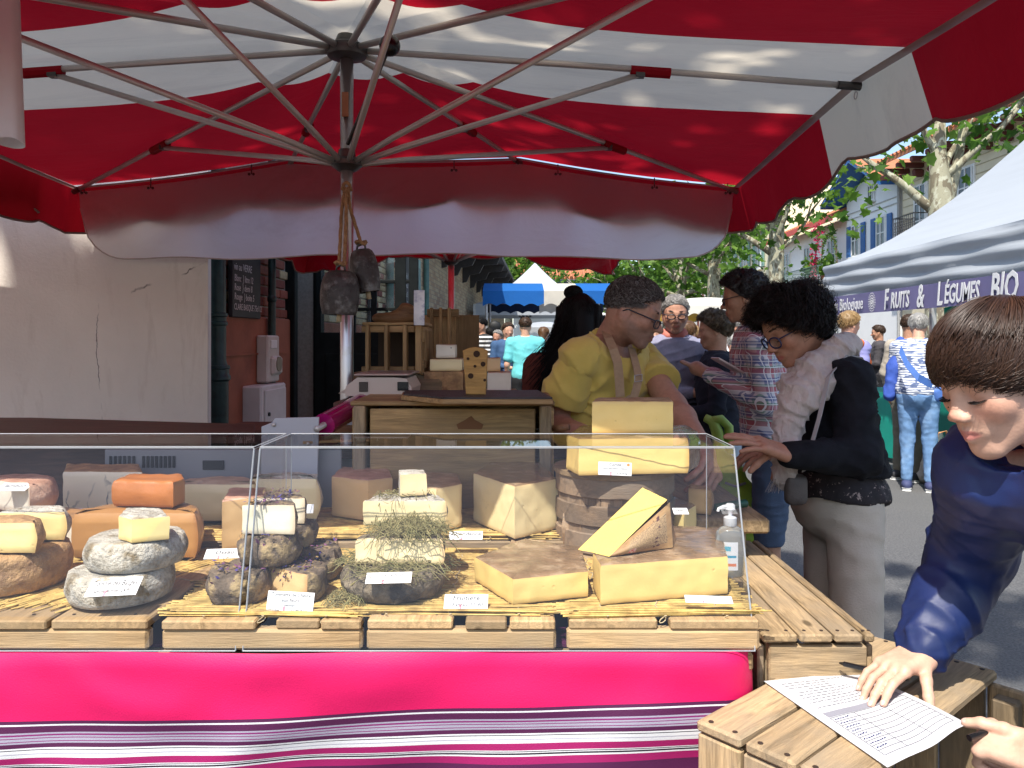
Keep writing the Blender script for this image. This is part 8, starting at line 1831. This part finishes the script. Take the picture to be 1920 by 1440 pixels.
# green awning scraps and trunk behind the stall
ga = thing('green_awning', 'green scalloped awning of the stall behind the banner', 'awning', (5.6,9.0,1.6)); mb = MB(); mb.grid(lambda u, v: V((5.4, 6.6+3*u, 1.78-v*(.16-.04*abs(math.sin(u*22))))), 60, 4); mb.grid(lambda u, v: V((5.4+1.5*v, 6.6+3*u, 1.78+.35*v)), 4, 4); mb.uv = None; mb.build('canvas', canvas('green_canvas', (.015,.28,.2), trans=.4, dirt=(.01,.2,.15)), ga, True, world=True)
# ------------------------------------------------------------------ stalls down the aisle
pg = thing('pagoda_tent', 'white pagoda tent with a pointed peak behind the blue awning stall', 'tent', (.6,22,0)); pk = V((Xp(1003,22),22,3.62)); cs = [V((-1.0,20.5,2.36)), V((2.2,20.5,2.36)), V((2.2,23.5,2.36)), V((-1.0,23.5,2.36))]
mb = MB()
for i in range(4):
    a, b = cs[i], cs[(i+1)%4]
    def rf(u, v): q = a.lerp(b,u).lerp(pk,v); return V((q.x,q.y,2.36+(pk.z-2.36)*(v**1.7*.7+.3*v)))
    mb.grid(rf, 12, 12)
mb.uv = None; mb.build('roof', TW, pg, True, world=True); mb = MB()
for i in range(4): a, b = cs[i], cs[(i+1)%4]; mb.grid(lambda u, v: a.lerp(b,u)-V((0,0,.3*v)), 6, 2)
mb.uv = None; mb.build('valance', TW, pg, world=True)
for p in cs: mb = MB(); mb.box((p.x,p.y,1.18), (.06,.06,2.36)); mb.build('leg', M('tent_pole', (.5,.5,.5), .4), pg, world=True)
ba = thing('blue_awning_stall', 'market stall with blue and white striped awning across the aisle', 'stall', (.6,14,0)); BLUE = canvas('blue_canvas', (.02,.15,.48), trans=.35, dirt=(.02,.1,.3)); CRM = canvas('cream_canvas_awning', (.68,.64,.55), trans=.35)
seg = [(905,1020,BLUE),(1020,1085,CRM),(1085,1160,BLUE)]
for a, b, m_ in seg:
    x0, x1 = Xp(a,14), Xp(b,14)
    mb = MB(); mb.grid(lambda u, v: V((x0+(x1-x0)*u, 14, 2.28-v*(.28-.05*abs(math.sin(u*(b-a)/26*PI))))), 40, 4); mb.build('front_valance', m_, ba, True, world=True)
    mb = MB(); mb.grid(lambda u, v: V((x0+(x1-x0)*u, 14+2.4*v, 2.28+.22*math.sin(PI*v))), 4, 8); mb.build('roof', m_, ba, True, world=True)
    mb = MB(); mb.grid(lambda u, v: V((x0+(x1-x0)*u, 16.4, 2.25-v*(.3-.05*abs(math.sin(u*(b-a)/26*PI))))), 40, 3); mb.build('rear_valance', m_ if m_ is CRM else M('shaded_blue_back', (.01,.02,.05), .8), ba, True, world=True)  # rear blue is darkened in colour for the shade under the awning
for x in (Xp(912,14),Xp(1062,14),Xp(1150,14)):
    for y in (14.05,16.35): mb = MB(); mb.tube([(x,y,0),(x,y,2.26)], .022, 8); mb.build('leg', M('tent_pole', (.5,.5,.5), .4), ba, world=True)
mb = MB(); mb.tube([(Xp(912,14),14.05,2.05),(Xp(1150,14),14.05,2.08)], .015, 6); mb.build('cross_bar', M('tent_pole', (.5,.5,.5), .4), ba, True, world=True)
bs = thing('black_bag', 'black bag hanging from the awning leg at the left of the aisle', 'bag', P(928,620,14)); S = SDF(.03); S.ell(P(928,612,13.9), (.12,.06,.11), .05); S.build('bag', plain('black_rubber', (.012,.012,.012), .6), bs)
for i, (px0, px1, Y, z0, lab) in enumerate(((985,1062,24,1.62,'pale blue white low tent at the end of the aisle'),(1268,1420,14.5,1.86,'cream parasol with yellow underside above the distant shoppers'))):
    x0, x1 = Xp(px0,Y), Xp(px1,Y); ct = thing('cream_parasol' if i else 'low_tent', lab, 'parasol' if i else 'tent', ((x0+x1)/2,Y+.8,0)); m_ = canvas('cream_top', (.72,.70,.62), trans=.2) if i else TW
    mb = MB(); mb.grid(lambda u, v: V((x0+(x1-x0)*u, Y+1.6*v, z0+.18+.30*math.sin(PI*(.12+.76*v))*(.75+.25*math.sin(PI*u))-.108)), 20, 12); mb.build('canopy', m_, ct, True, world=True)
    mb = MB(); mb.grid(lambda u, v: V((x0+(x1-x0)*u, Y-.01, z0+.18-v*(.2-.05*abs(math.sin(u*21))))), 60, 3); mb.build('valance', m_, ct, True, world=True)
    if i: mb = MB(); mb.grid(lambda u, v: V((x0+(x1-x0)*u, Y+1.6, z0+.15-v*(.26-.05*abs(math.sin(u*21))))), 60, 3); mb.build('rear_valance', canvas('mustard_canvas', (.62,.36,.05), trans=.5), ct, True, world=True)
    mb = MB(); mb.tube([((x0+x1)/2,Y+.8,0),((x0+x1)/2,Y+.8,z0+.36)], .025, 8); mb.build('pole', ALU, ct, True, world=True)
fl_ = thing('red_pennant', 'bright red pennant behind the plaid shirt man head', 'flag', P(1420,590,9)); mb = MB(); mb.add([P(1412,572,9), P(1432,562,9), P(1436,590,9), P(1410,602,9)], [(0,1,2,3)]); mb.build('cloth', REDC, fl_, world=True, solid=.01); mb = MB(); mb.tube([V((Xp(1436,9),9,0)), P(1436,560,9)], .015, 6); mb.build('pole', ALU, fl_, True, world=True)
rl = thing('iron_railing', 'black iron railing along the hall at the left of the aisle', 'railing', (Xp(885,12),12,0)); mb = MB(); IRN = plain('wrought_iron', (.03,.03,.032), .5)
for z in (.5,1.42): mb.tube([(wall_x(8.5)+.12,8.5,z),(wall_x(8.5)+.75,8.5,z),(wall_x(14)+.8,14,z)], .022, 6)
mb.build('rails', IRN, rl, True, world=True)
for k in range(7): y = 8.5+k*.9; mb = MB(); mb.tube([(wall_x(y)+.76,y,0),(wall_x(y)+.76,y,1.42)], .018, 6); mb.build('post', IRN, rl, True, world=True)
